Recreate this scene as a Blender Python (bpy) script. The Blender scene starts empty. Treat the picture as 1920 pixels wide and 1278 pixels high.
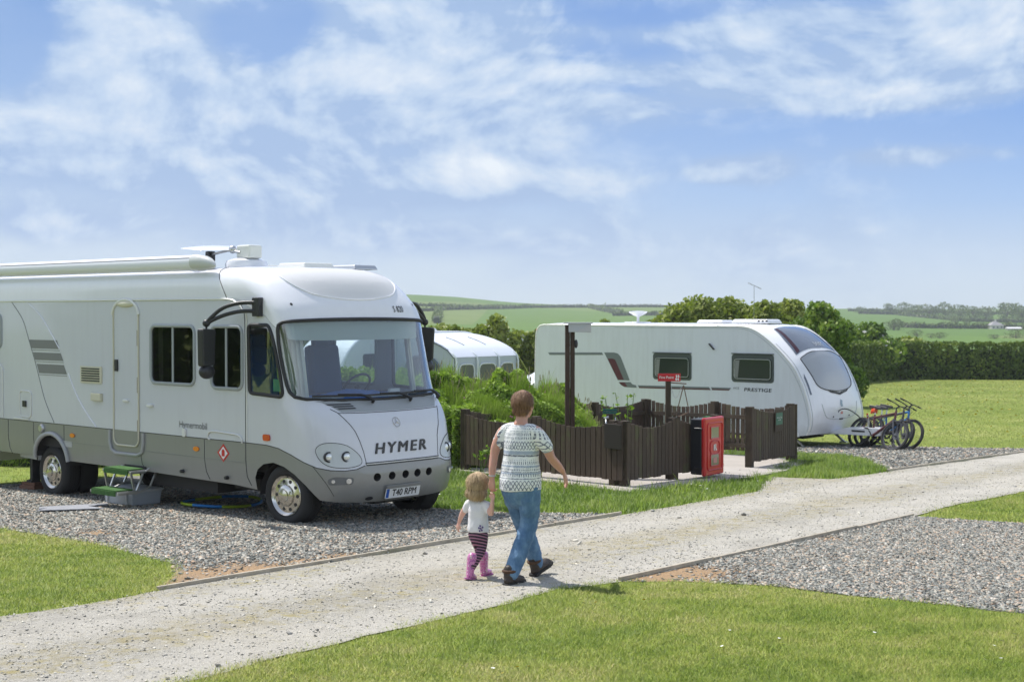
import bpy, bmesh, math, random
import numpy as np
from mathutils import Vector, Matrix, noise as mnoise
random.seed(7); rng = np.random.default_rng(7)
SC_ = bpy.context.scene
COL = SC_.collection
PI = math.pi
# ------------------------------------------------------------------ camera
CAM_H = 1.9; PITCH = math.radians(-1.16); FPX = 2667.0
cam_d = bpy.data.cameras.new('camera'); cam = bpy.data.objects.new('camera', cam_d); COL.objects.link(cam)
cam.location = (0, 0, CAM_H); cam.rotation_euler = (PI / 2 + PITCH, 0, 0)
cam_d.lens = 50.0; cam_d.sensor_width = 36.0; cam_d.clip_start = 0.1; cam_d.clip_end = 20000
cam_d.dof.use_dof = True; cam_d.dof.focus_distance = 13.5; cam_d.dof.aperture_fstop = 4.5
SC_.camera = cam
# ------------------------------------------------------------------ sun, sky, exposure
SUN_EL = math.radians(57); SUN_H = (-0.74, 0.67)           # horizontal direction towards the sun
sd = bpy.data.lights.new('sun', 'SUN'); sun = bpy.data.objects.new('sun', sd); COL.objects.link(sun)
sd.energy = 4.1; sd.angle = math.radians(0.53); sd.color = (1.0, 0.955, 0.88)
_n = math.hypot(*SUN_H)
_to = Vector((SUN_H[0] / _n * math.cos(SUN_EL), SUN_H[1] / _n * math.cos(SUN_EL), math.sin(SUN_EL)))
sun.rotation_euler = _to.to_track_quat('Z', 'Y').to_euler()
SC_.view_settings.view_transform = 'Standard'; SC_.view_settings.look = 'None'
SC_.view_settings.exposure = 0.38; SC_.view_settings.gamma = 1.0
SC_.cycles.max_bounces = 8; SC_.cycles.transparent_max_bounces = 24

class NT:
    """tiny node-tree writer"""
    def __init__(s, tree): s.t = tree; s.n = tree.nodes; s.l = tree.links
    def add(s, typ, ins=None, **props):
        n = s.n.new(typ)
        for k, v in props.items(): setattr(n, k, v)
        for k, v in (ins or {}).items(): s.put(n.inputs[k], v)
        return n
    def put(s, sock, v):
        if isinstance(v, bpy.types.NodeSocket): s.l.new(v, sock)
        elif isinstance(v, bpy.types.Node): s.l.new(v.outputs[0], sock)
        else:
            if isinstance(v, (tuple, list)) and len(v) == 3 and len(sock.default_value) == 4: v = (*v, 1)
            sock.default_value = v
    def math(s, op, a, b=0.0, c=None, clamp=False):
        n = s.add('ShaderNodeMath', operation=op, use_clamp=clamp); s.put(n.inputs[0], a); s.put(n.inputs[1], b)
        if c is not None: s.put(n.inputs[2], c)
        return n.outputs[0]
    def mix(s, fac, a, b, mode='MIX'):
        n = s.add('ShaderNodeMix', data_type='RGBA', blend_type=mode)
        s.put(n.inputs[0], fac); s.put(n.inputs[6], a); s.put(n.inputs[7], b); return n.outputs[2]
    def ramp(s, fac, stops, interp='LINEAR'):
        n = s.add('ShaderNodeValToRGB'); s.put(n.inputs[0], fac); r = n.color_ramp; r.interpolation = interp
        while len(r.elements) > 1: r.elements.remove(r.elements[-1])
        for i, (p, c) in enumerate(stops):
            e = r.elements[0] if i == 0 else r.elements.new(p)
            e.position = p; e.color = (*c, 1) if len(c) == 3 else c
        return n.outputs[0]
    def noise(s, vec, scale, detail=4, rough=.5, w=None, dist=0.0):
        n = s.add('ShaderNodeTexNoise', noise_dimensions='3D'); s.put(n.inputs['Vector'], vec)
        n.inputs['Scale'].default_value = scale; n.inputs['Detail'].default_value = detail
        n.inputs['Roughness'].default_value = rough; n.inputs['Distortion'].default_value = dist
        return n.outputs['Fac']
    def mapr(s, v, a, b, c=0.0, d=1.0, smooth=False):
        n = s.add('ShaderNodeMapRange', interpolation_type='SMOOTHSTEP' if smooth else 'LINEAR')
        for i, x in enumerate((v, a, b, c, d)): s.put(n.inputs[i], x)
        return n.outputs[0]
    def scalev(s, vec, sc, off=(0, 0, 0)):
        n = s.add('ShaderNodeMapping'); s.put(n.inputs['Vector'], vec); n.inputs['Scale'].default_value = sc
        n.inputs['Location'].default_value = off; return n.outputs[0]

world = bpy.data.worlds.new('World'); SC_.world = world; world.use_nodes = True
def build_sky():
    w = NT(world.node_tree); w.n.clear()
    tc = w.add('ShaderNodeTexCoord').outputs['Generated']
    sep = w.add('ShaderNodeSeparateXYZ', {0: tc}); X, Y, Z = sep.outputs
    h = w.math('SQRT', w.math('ADD', w.math('MULTIPLY', X, X), w.math('MULTIPLY', Y, Y)))
    h = w.math('MAXIMUM', h, 0.001)
    az = w.math('ARCTAN2', X, Y)                      # azimuth, 0 towards +Y
    el = w.math('DIVIDE', Z, h)                       # tan(elevation)
    sky = w.add('ShaderNodeTexSky', sky_type='NISHITA', sun_disc=False, sun_elevation=SUN_EL,
                sun_rotation=math.atan2(SUN_H[0], SUN_H[1]), altitude=60, air_density=1.0, dust_density=1.2, ozone_density=1.2)
    nis = w.mix(1.0, sky.outputs[0], (0.125, 0.125, 0.125), 'MULTIPLY')
    # clear air between the clouds near the horizon
    right = w.mapr(az, -.36, .36, 0, 1)
    base = w.ramp(w.math('MULTIPLY', el, 4.0), [(0.0, (.54, .62, .66)), (.09, (.50, .60, .69)), (.30, (.27, .43, .69)), (.55, (.14, .30, .64)), (.9, (.095, .235, .59)), (1.0, (.09, .225, .57))])
    basel = w.ramp(w.math('MULTIPLY', el, 4.0), [(0.0, (.54, .615, .65)), (.12, (.52, .61, .67)), (.35, (.36, .48, .65)), (.6, (.21, .35, .61)), (.9, (.10, .235, .54)), (1.0, (.09, .22, .52))])
    base = w.mix(w.math('SUBTRACT', 1.0, right), base, basel)
    # cloud field in (azimuth, elevation) stretched along the horizon
    cv = w.add('ShaderNodeCombineXYZ', {0: az, 1: w.math('MULTIPLY', w.math('POWER', w.math('MAXIMUM', el, 0.0), .85), 1.35), 2: w.math('MULTIPLY', az, .25)}).outputs[0]
    cz = w.scalev(cv, (1, 1.9, 1), (2.3, .4, 0))
    n1 = w.noise(w.scalev(cv, (1, .9, 1), (.31, .07, 0)), 6.6, 10, .56, dist=.35)      # billows
    n2 = w.noise(w.scalev(cv, (1, 1.5, 1), (1.7, 2.3, 0)), 3.4, 4, .5)                     # broad masses
    n3 = w.noise(cz, 12.0, 9, .60, dist=.6)                                                # wisps
    def blob(a, e, ra, re, k):
        da = w.math('DIVIDE', w.math('SUBTRACT', az, a), ra); de = w.math('DIVIDE', w.math('SUBTRACT', el, e), re)
        q = w.math('ADD', w.math('MULTIPLY', da, da), w.math('MULTIPLY', de, de))
        return w.math('MULTIPLY', w.math('POWER', 2.718, w.math('MULTIPLY', q, -1.0)), k)
    cover = w.math('MULTIPLY', n2, .35)
    for b in [(-.25, .195, .085, .07, .24), (-.31, .12, .09, .03, .14), (-.22, .135, .10, .035, .16), (-.10, .165, .08, .05, .15), (-.02, .195, .11, .03, .15), (.06, .145, .12, .022, .19),
              (.16, .198, .09, .014, .24), (.18, .163, .13, .013, .22), (.335, .195, .055, .04, .30), (.26, .147, .08, .014, .20), (-.025, .104, .030, .016, .46), (-.005, .098, .018, .012, .30), (-.05, .085, .10, .012, .12),
              (.165, .098, .028, .010, .46), (.135, .097, .014, .007, .35), (.30,.105,.08,.007,.16), (.055, .092, .05, .008, .14), (-.30, .06, .12, .020, .10), (-.06, .05, .08, .012, .22), (-.32, .058, .05, .014, .20), (.30, .11, .10, .008, .08), (-.15, .08, .12, .03, .08),
              (-.345, .185, .035, .035, -.50), (-.175, .195, .035, .028, -.42), (.30, .125, .10, .014, -.12), (.27, .125, .12, .018, -.10), (.07, .157, .05, .008, -.20), (.10, .205, .06, .009, -.25), (.07, .185, .04, .010, -.12), (.24, .22, .05, .014, -.10)]:
        cover = w.math('ADD', cover, blob(*b))
    dens = w.math('ADD', w.math('ADD', w.math('MULTIPLY', n1, .62), w.math('MULTIPLY', n3, .26)), cover)
    m = w.mapr(dens, .535, .80, 0, 1, True)
    m = w.math('ADD', w.math('MULTIPLY', m, .80), w.math('MULTIPLY', w.mapr(n2, .3, .62, 0, 1), w.mapr(right, .2, .95, .60, .26)))
    m = w.math('MULTIPLY', m, w.mapr(el, .0, .055, .30, 1.0), clamp=True)
    n1b = w.noise(w.scalev(cv, (1, .9, 1), (.318, .082, 0)), 6.6, 10, .56, dist=.35)
    relief = w.math('SUBTRACT', n1, n1b)                                                    # billows lit from the upper left
    lit = w.math('ADD', w.math('MULTIPLY', relief, 1.6), w.math('ADD', w.math('MULTIPLY', n3, .25), w.math('MULTIPLY', dens, .45)))
    cc = w.ramp(lit, [(.40, (.27, .39, .60)), (.51, (.40, .51, .67)), (.62, (.52, .60, .71)), (.76, (.67, .72, .77))])
    col = w.mix(m, base, cc)
    up = w.mapr(el, .26, .60, 0, 1, True)
    nisb = w.mix(.35, nis, (.62, .68, .78))             # thin bright cloud spread over the rest of the sky
    col = w.mix(up, col, nisb)
    # to the sides and behind the camera the low sky stays hazy and pale
    behind = w.mapr(w.math('ABSOLUTE', az), .6, 1.3, 0, 1, True)
    lowc = w.ramp(w.math('MULTIPLY', el, 2.0), [(0, (.86, .93, 1.0)), (1.0, (.70, .82, 1.0))])
    col = w.mix(w.math('MULTIPLY', behind, w.math('SUBTRACT', 1.0, up)), col, lowc)
    bg = w.add('ShaderNodeBackground', {0: col, 1: 1.0}); out = w.add('ShaderNodeOutputWorld'); w.l.new(bg.outputs[0], out.inputs[0])
build_sky()

# ------------------------------------------------------------------ picture <-> ground
def ray(px, py):
    x = (px - 960) / FPX; z = -(py - 639) / FPX
    return Vector((x, math.cos(PITCH) - z * math.sin(PITCH), math.sin(PITCH) + z * math.cos(PITCH)))
SLOPE = -0.032
def gz(x, y):
    """height of the near ground: a gentle slope falling away from the road"""
    if y <= 36: return SLOPE * y
    if y <= 95: return SLOPE * 36 - .0195 * (y - 36)
    return SLOPE * 36 - .0195 * 59 - .0122 * (y - 95)
def G(px, py):
    r = ray(px, py); t = -CAM_H / (r.z - SLOPE * r.y); return (r.x * t, r.y * t)
def at(px, py, y):
    """point in the vertical plane y metres in front of the camera"""
    r = ray(px, py); t = y / r.y; return Vector((r.x * t, y, CAM_H + r.z * t))

# ------------------------------------------------------------------ materials
MATS = {}
def mat(name, col, rough=.6, metal=0.0, bump=None, var=None, spec=.5, coat=0.0):
    """bump=(scale, strength); var=(scale, amount) mottles the colour"""
    if name in MATS: return MATS[name]
    m = bpy.data.materials.new(name); m.use_nodes = True; w = NT(m.node_tree)
    b = w.n['Principled BSDF']; b.inputs['Base Color'].default_value = (*col, 1); b.inputs['Roughness'].default_value = rough
    b.inputs['Metallic'].default_value = metal; b.inputs['Specular IOR Level'].default_value = spec
    if coat: b.inputs['Coat Weight'].default_value = coat; b.inputs['Coat Roughness'].default_value = .06
    tc = w.add('ShaderNodeTexCoord').outputs['Object']
    if var:
        n = w.noise(tc, var[0], 5, .6)
        k = w.mapr(n, .3, .7, 1 - var[1], 1 + var[1])
        c = w.add('ShaderNodeVectorMath', {0: col, 1: k}, operation='MULTIPLY')
        w.put(b.inputs['Base Color'], c.outputs[0])
        w.put(b.inputs['Roughness'], w.mapr(n, .3, .7, max(0, rough - .06), min(1, rough + .08)))
    if bump:
        n = w.noise(tc, bump[0], 4, .6)
        bn = w.add('ShaderNodeBump', {'Height': n, 'Strength': bump[1], 'Distance': .01}); w.put(b.inputs['Normal'], bn)
    MATS[name] = m; return m
def grime(m, amount, low=None):
    """faint rain streaks, and road dirt on the lowest part (local height low)"""
    w = NT(m.node_tree); b = w.n['Principled BSDF']; col = tuple(b.inputs['Base Color'].default_value)[:3]; tc = w.add('ShaderNodeTexCoord').outputs['Object']
    n = w.math('ADD', w.math('MULTIPLY', w.noise(w.scalev(tc, (5, 5, .5)), 2.2, 6, .65), .6), w.math('MULTIPLY', w.noise(tc, 1.3, 5, .6), .4)); f = w.math('MULTIPLY', w.mapr(n, .46, .66, 0, 1), amount)
    if low:
        s = w.add('ShaderNodeSeparateXYZ', {0: tc}); d = w.math('ADD', s.outputs[2], w.math('MULTIPLY', w.noise(tc, 6, 5, .7), .25)); f = w.math('ADD', f, w.mapr(d, low, low + .35, .55, 0))
    w.put(b.inputs['Base Color'], w.mix(f, col, (.22, .20, .165))); w.put(b.inputs['Roughness'], w.math('ADD', b.inputs['Roughness'].default_value, w.math('MULTIPLY', f, .5))); return m
def glass(name, tint, refl=1.0, rough=.02):
    if name in MATS: return MATS[name]
    m = bpy.data.materials.new(name); m.use_nodes = True; w = NT(m.node_tree); w.n.clear()
    tr = w.add('ShaderNodeBsdfTransparent', {0: (*tint, 1)}); gl = w.add('ShaderNodeBsdfGlossy', {0: (1, 1, 1, 1), 'Roughness': rough})
    ge = w.add('ShaderNodeNewGeometry'); dt = w.add('ShaderNodeVectorMath', {0: ge.outputs['Incoming'], 1: ge.outputs['Normal']}, operation='DOT_PRODUCT').outputs['Value']
    fr = w.math('ADD', .045, w.math('MULTIPLY', .95, w.math('POWER', w.math('SUBTRACT', 1.0, w.math('ABSOLUTE', dt)), 5.0)))      # same both ways through the pane
    mx = w.add('ShaderNodeMixShader', {0: w.math('MULTIPLY', fr, refl, clamp=True), 1: tr.outputs[0], 2: gl.outputs[0]})
    o = w.add('ShaderNodeOutputMaterial', {0: mx.outputs[0]}); MATS[name] = m; return m
def leafmat(name, stops, trans=.35, rough=.55, up=0.0):
    """foliage: every leaf or blade takes its own colour"""
    if name in MATS: return MATS[name]
    m = bpy.data.materials.new(name); m.use_nodes = True; w = NT(m.node_tree); w.n.clear()
    geo = w.add('ShaderNodeNewGeometry'); r = geo.outputs['Random Per Island']
    big = w.math('ADD', w.math('MULTIPLY', w.noise(geo.outputs['Position'], .45, 3, .6), .6), w.math('MULTIPLY', w.noise(geo.outputs['Position'], 2.6, 4, .65), .4))
    f = w.math('ADD', w.math('MULTIPLY', r, .52), w.mapr(big, .41, .59, 0, .48))
    c = w.ramp(f, stops)
    d = w.add('ShaderNodeBsdfPrincipled', {'Base Color': c, 'Roughness': rough, 'Specular IOR Level': .3})
    t = w.add('ShaderNodeBsdfTranslucent', {0: w.mix(1.0, c, (1.0, 1.15, .55), 'MULTIPLY')})
    if up:                                    # turf shades as one soft surface
        s1 = w.add('ShaderNodeVectorMath', {0: geo.outputs['Normal'], 1: (1 - up,) * 3}, operation='MULTIPLY'); s2 = w.add('ShaderNodeVectorMath', {0: s1.outputs[0], 1: (0, 0, up)}, operation='ADD')
        s3 = w.add('ShaderNodeVectorMath', {0: s2.outputs[0]}, operation='NORMALIZE'); w.put(d.inputs['Normal'], s3.outputs[0])
    mx = w.add('ShaderNodeMixShader', {0: trans, 1: d.outputs[0], 2: t.outputs[0]})
    w.add('ShaderNodeOutputMaterial', {0: mx.outputs[0]}); MATS[name] = m; return m
def islandmat(name, stops, rough=.8):
    if name in MATS: return MATS[name]
    m = bpy.data.materials.new(name); m.use_nodes = True; w = NT(m.node_tree)
    geo = w.add('ShaderNodeNewGeometry'); b = w.n['Principled BSDF']
    w.put(b.inputs['Base Color'], w.ramp(geo.outputs['Random Per Island'], stops)); b.inputs['Roughness'].default_value = rough
    MATS[name] = m; return m

# ------------------------------------------------------------------ objects
def link(name, me, m=None, parent=None, loc=None, rot=None):
    o = bpy.data.objects.new(name, me); COL.objects.link(o)
    if m is not None and me is not None:
        for x in (m if isinstance(m, (list, tuple)) else [m]): me.materials.append(x)
    if parent is not None: o.parent = parent
    if loc is not None: o.location = loc
    if rot is not None: o.rotation_euler = rot
    return o
def tag(o, label=None, cat=None, group=None, kind=None):
    if label: o['label'] = label
    if cat: o['category'] = cat
    if group: o['group'] = group
    if kind: o['kind'] = kind
    return o
def thing(name, label, cat, loc=(0, 0, 0), rz=0, group=None):
    o = link(name, None, loc=loc, rot=(0, 0, rz)); o.empty_display_size = .2
    return tag(o, label, cat, group)
def npmesh(name, V, F):
    """V (n,3), F (m,k) arrays of one polygon size"""
    V = np.asarray(V, np.float32); F = np.asarray(F, np.int32)
    me = bpy.data.meshes.new(name); me.vertices.add(len(V)); me.vertices.foreach_set('co', V.ravel())
    me.loops.add(F.size); me.loops.foreach_set('vertex_index', F.ravel())
    me.polygons.add(len(F)); me.polygons.foreach_set('loop_start', np.arange(0, F.size, F.shape[1], dtype=np.int32))
    me.update(calc_edges=True); return me
def smooth(o, ang=None):
    me = o.data
    me.polygons.foreach_set('use_smooth', [True] * len(me.polygons))
    if ang is not None: me.set_sharp_from_angle(angle=math.radians(ang))
    return o
def bev(o, w=.006, seg=2):
    m = o.modifiers.new('bevel', 'BEVEL'); m.width = w; m.segments = seg; m.limit_method = 'ANGLE'; m.angle_limit = math.radians(40); return o

class MB:
    """collects boxes, tubes, lathes and prisms for ONE mesh object"""
    def __init__(s): s.v = []; s.f = []; s.mi = []
    def raw(s, V, F, mi=0):
        b = len(s.v); s.v += [tuple(map(float, p)) for p in V]; s.f += [tuple(i + b for i in f) for f in F]; s.mi += [mi] * len(F); return s
    def box(s, c, d, rot=None, mi=0, taper=1.0):
        hx, hy, hz = d[0] / 2, d[1] / 2, d[2] / 2
        P = [Vector((x * hx * (taper if z > 0 else 1), y * hy * (taper if z > 0 else 1), z * hz)) for z in (-1, 1) for y in (-1, 1) for x in (-1, 1)]
        if rot is not None:
            R = rot if isinstance(rot, Matrix) else Matrix.Rotation(rot, 3, 'Z'); P = [R @ p for p in P]
        P = [p + Vector(c) for p in P]
        return s.raw(P, [(0, 2, 3, 1), (4, 5, 7, 6), (0, 1, 5, 4), (2, 6, 7, 3), (0, 4, 6, 2), (1, 3, 7, 5)], mi)
    def beam(s, a, b, wx, wy, up=(0, 0, 1), mi=0):
        a, b = Vector(a), Vector(b); d = (b - a); L = d.length; z = d / L; u = Vector(up)
        if abs(z.dot(u)) > .98: u = Vector((1, 0, 0))
        x = u.cross(z).normalized(); y = z.cross(x); R = Matrix((x, y, z)).transposed()
        return s.box((a + b) / 2, (wx, wy, L), R, mi)
    def tube(s, path, r, n=8, closed=False, mi=0, flat=1.0, cap=True):
        path = [Vector(p) for p in path]; N = len(path); rr = r if isinstance(r, (list, tuple)) else [r] * N
        V = []; F = []; prev = None
        for i, p in enumerate(path):
            a = path[i - 1] if (i or closed) else p; b = path[(i + 1) % N] if (i < N - 1 or closed) else p
            t = (b - a).normalized() if (b - a).length > 1e-9 else Vector((0, 0, 1))
            if prev is None:
                u = Vector((0, 0, 1)) if abs(t.z) < .9 else Vector((1, 0, 0)); x = u.cross(t).normalized()
            else:
                x = prev - t * prev.dot(t); x = x.normalized() if x.length > 1e-6 else prev
            prev = x; y = t.cross(x)
            for k in range(n):
                q = 2 * PI * k / n; V.append(p + x * math.cos(q) * rr[i] + y * math.sin(q) * rr[i] * flat)
        for i in range(N if closed else N - 1):
            j = (i + 1) % N
            for k in range(n): F.append((i * n + k, i * n + (k + 1) % n, j * n + (k + 1) % n, j * n + k))
        if cap and not closed: F.append(tuple(range(n))[::-1]); F.append(tuple((N - 1) * n + k for k in range(n)))
        return s.raw(V, F, mi)
    def lathe(s, prof, c=(0, 0, 0), axis='Z', n=32, mi=0, closed=False, a0=0, a1=2 * PI):
        """prof: (radius, height) pairs along the axis"""
        V = []; F = []; full = abs(a1 - a0 - 2 * PI) < 1e-6; m = n if full else n + 1
        for r, h in prof:
            for k in range(m):
                q = a0 + (a1 - a0) * k / n; p = (r * math.cos(q), r * math.sin(q), h)
                if axis == 'Y': p = (p[0], p[2], p[1])
                if axis == 'X': p = (p[2], p[0], p[1])
                V.append((p[0] + c[0], p[1] + c[1], p[2] + c[2]))
        P = len(prof)
        for i in range(P if closed else P - 1):
            j = (i + 1) % P
            for k in range(n):
                k2 = (k + 1) % m; F.append((i * m + k, i * m + k2, j * m + k2, j * m + k))
        return s.raw(V, F, mi)
    def prism(s, poly, thick, fn=None, mi=0):
        """poly: 2-D outline; fn maps (a, b, t) to 3-D, t in (0, thick)"""
        fn = fn or (lambda a, b, t: (a, b, t)); n = len(poly)
        V = [fn(a, b, 0) for a, b in poly] + [fn(a, b, thick) for a, b in poly]
        F = [tuple(range(n))[::-1], tuple(range(n, 2 * n))] + [(i, (i + 1) % n, n + (i + 1) % n, n + i) for i in range(n)]
        return s.raw(V, F, mi)
    def ball(s, c, r, nu=14, nv=9, mi=0, R=None):
        rx, ry, rz = r if isinstance(r, (tuple, list)) else (r, r, r); V = []; F = []; c = Vector(c)
        for i in range(nv + 1):
            t = PI * i / nv
            for k in range(nu):
                q = 2 * PI * k / nu; p = Vector((rx * math.sin(t) * math.cos(q), ry * math.sin(t) * math.sin(q), rz * math.cos(t)))
                V.append(c + (R @ p if R else p))
        for i in range(nv):
            for k in range(nu): F.append((i * nu + k, (i + 1) * nu + k, (i + 1) * nu + (k + 1) % nu, i * nu + (k + 1) % nu))
        return s.raw(V, F, mi)
    def build(s, name, m, parent=None, sm=None, bevel=None, loc=None, rot=None):
        me = bpy.data.meshes.new(name); me.from_pydata(s.v, [], s.f); me.update()
        o = link(name, me, m, parent, loc, rot)
        for p, i in zip(me.polygons, s.mi): p.material_index = i
        bm = bmesh.new(); bm.from_mesh(me); bmesh.ops.remove_doubles(bm, verts=bm.verts, dist=1e-5); bmesh.ops.recalc_face_normals(bm, faces=bm.faces); bm.to_mesh(me); bm.free()
        if sm is not None: smooth(o, sm)
        if bevel: bev(o, bevel)
        return o
def rrect(x0, z0, x1, z1, r, n=5):
    P = []
    for cx, cz, a in ((x1 - r, z1 - r, 0), (x0 + r, z1 - r, PI / 2), (x0 + r, z0 + r, PI), (x1 - r, z0 + r, 1.5 * PI)):
        for k in range(n + 1): q = a + PI / 2 * k / n; P.append((cx + r * math.cos(q), cz + r * math.sin(q)))
    return P
def rpoly(pts, r, n=4):
    """round the corners of an outline"""
    out = []; N = len(pts)
    for i in range(N):
        p = Vector(pts[i]); a = Vector(pts[i - 1]); b = Vector(pts[(i + 1) % N])
        ri = r[i] if isinstance(r, (list, tuple)) else r
        ra = min(ri, (a - p).length * .48); rb = min(ri, (b - p).length * .48)
        A = p + (a - p).normalized() * ra; B = p + (b - p).normalized() * rb
        for k in range(n + 1):
            t = k / n; out.append(tuple(A * (1 - t) ** 2 + p * 2 * t * (1 - t) + B * t * t))
    return out
def ellipse(cx, cy, a, b, n=20, rot=0):
    return [(cx + a * math.cos(q) * math.cos(rot) - b * math.sin(q) * math.sin(rot), cy + a * math.cos(q) * math.sin(rot) + b * math.sin(q) * math.cos(rot)) for q in [2 * PI * k / n for k in range(n)]]
def cubic(pts, n=8, closed=False):
    """Catmull-Rom through the points"""
    out = []; N = len(pts)
    for i in range(N if closed else N - 1):
        if closed: p0, p1, p2, p3 = (Vector(pts[(i + k) % N]) for k in (-1, 0, 1, 2))
        else: p0, p1, p2, p3 = Vector(pts[max(i - 1, 0)]), Vector(pts[i]), Vector(pts[i + 1]), Vector(pts[min(i + 2, N - 1)])
        for k in range(n):
            f = k / n; out.append(tuple(.5 * ((2 * p1) + (-p0 + p2) * f + (2 * p0 - 5 * p1 + 4 * p2 - p3) * f * f + (-p0 + 3 * p1 - 3 * p2 + p3) * f ** 3)))
    if not closed: out.append(tuple(pts[-1]))
    return out
def region(name, outline, fn, m, parent=None, holes=(), cuts=((), ()), off=0.0, thick=0.0, sm=30, mat_index=None):
    """a sheet cut to an outline (with holes) in a surface's own coordinates, bent onto the surface by fn(a, b, off)"""
    bm = bmesh.new()
    for loop in [outline, *holes]:
        vs = [bm.verts.new((a, b, 0)) for a, b in loop]
        for i in range(len(vs)): bm.edges.new((vs[i], vs[(i + 1) % len(vs)]))
    bmesh.ops.triangle_fill(bm, use_beauty=True, use_dissolve=False, edges=bm.edges[:])
    for ax, vals in ((0, cuts[0]), (1, cuts[1])):
        lo = min(p[ax] for p in outline); hi = max(p[ax] for p in outline)
        for c in vals:
            if lo < c < hi:
                co = (c, 0, 0) if ax == 0 else (0, c, 0); no = (1, 0, 0) if ax == 0 else (0, 1, 0)
                bmesh.ops.bisect_plane(bm, geom=bm.verts[:] + bm.edges[:] + bm.faces[:], dist=1e-5, plane_co=co, plane_no=no)
    bmesh.ops.recalc_face_normals(bm, faces=bm.faces)
    if bm.faces and sum(f.normal.z for f in bm.faces) < 0: bmesh.ops.reverse_faces(bm, faces=bm.faces)
    flat = [(v, v.co.x, v.co.y) for v in bm.verts]
    if thick:
        r = bmesh.ops.extrude_face_region(bm, geom=bm.faces[:])
        top = [g for g in r['geom'] if isinstance(g, bmesh.types.BMVert)]; ts = set(top)
        for v in bm.verts:
            v.co = Vector(fn(v.co.x, v.co.y, off + (thick if v in ts else 0)))
    else:
        for v, a, b in flat: v.co = Vector(fn(a, b, off))
    bmesh.ops.recalc_face_normals(bm, faces=bm.faces) if thick else None
    me = bpy.data.meshes.new(name); bm.to_mesh(me); bm.free()
    o = link(name, me, m, parent)
    if sm is not None: smooth(o, sm)
    return o
def offset_loop(pts, d):
    """outline moved outwards by d (counter-clockwise or not)"""
    n = len(pts); A = sum(pts[i][0] * pts[(i + 1) % n][1] - pts[(i + 1) % n][0] * pts[i][1] for i in range(n)); s = 1 if A > 0 else -1
    out = []
    for i in range(n):
        a = Vector(pts[i - 1]); p = Vector(pts[i]); b = Vector(pts[(i + 1) % n])
        t = (b - a); t = t.normalized() if t.length else Vector((1, 0)); out.append((p.x + s * d * t.y, p.y - s * d * t.x))
    return out
def textpts(body, size, bold=0.0, shear=0.0, space=1.0):
    """flat lettering as (verts, faces), centred"""
    cu = bpy.data.curves.new('lettering', 'FONT'); cu.body = body; cu.size = size; cu.align_x = 'CENTER'; cu.align_y = 'CENTER'
    cu.offset = bold; cu.shear = shear; cu.space_character = space; cu.resolution_u = 4; cu.fill_mode = 'FRONT'
    o = bpy.data.objects.new('lettering', cu); COL.objects.link(o); bpy.context.view_layer.update()
    dg = bpy.context.evaluated_depsgraph_get(); me = bpy.data.meshes.new_from_object(o.evaluated_get(dg))
    V = [(v.co.x, v.co.y) for v in me.vertices]; F = [tuple(p.vertices) for p in me.polygons]
    bpy.data.objects.remove(o); bpy.data.curves.remove(cu); bpy.data.meshes.remove(me); return V, F
def lettering(name, body, size, fn, m, parent, bold=0.0, shear=0.0, space=1.0, thick=.0, sx=1.0):
    V0, F0 = textpts(body, size, 0.0, shear, space); V = []; F = []
    sh = [(0, 0)] if bold <= 0 else [(-bold, 0), (bold, 0), (0, bold), (0, -bold)]      # heavier strokes: the same letters nudged each way
    for i, (ax, ay) in enumerate(sh):
        b = len(V); V += [(x + ax, y + ay, thick + .00025 * i) for x, y in V0]; F += [tuple(k + b for k in f) for f in F0]
    me = bpy.data.meshes.new(name); me.from_pydata([fn(x * sx, y, t) for x, y, t in V], [], F); me.update()
    o = link(name, me, m, parent)
    if thick:
        md = o.modifiers.new('solid', 'SOLIDIFY'); md.thickness = thick; md.offset = -1
    return o
def copy_thing(root, loc=None, rz=None, label=None):
    def rec(o, par):
        c = o.copy(); COL.objects.link(c); c.parent = par
        for ch in [x for x in o.children]: rec(ch, c)
        return c
    c = rec(root, None)
    if loc is not None: c.location = loc
    if rz is not None: c.rotation_euler = (c.rotation_euler[0], c.rotation_euler[1], rz)
    if label: c['label'] = label
    return c
def fr(m):
    pass
def inside(poly, X, Y):
    poly = np.asarray(poly, float); r = np.zeros(len(X), bool); j = len(poly) - 1
    for i in range(len(poly)):
        xi, yi = poly[i]; xj, yj = poly[j]
        c = ((yi > Y) != (yj > Y)) & (X < (xj - xi) * (Y - yi) / (yj - yi + 1e-12) + xi); r ^= c; j = i
    return r
def gza(X, Y):
    return np.where(Y <= 36, SLOPE * Y, np.where(Y <= 95, SLOPE * 36 - .0195 * (Y - 36), SLOPE * 36 - .0195 * 59 - .0122 * (Y - 95)))
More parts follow.
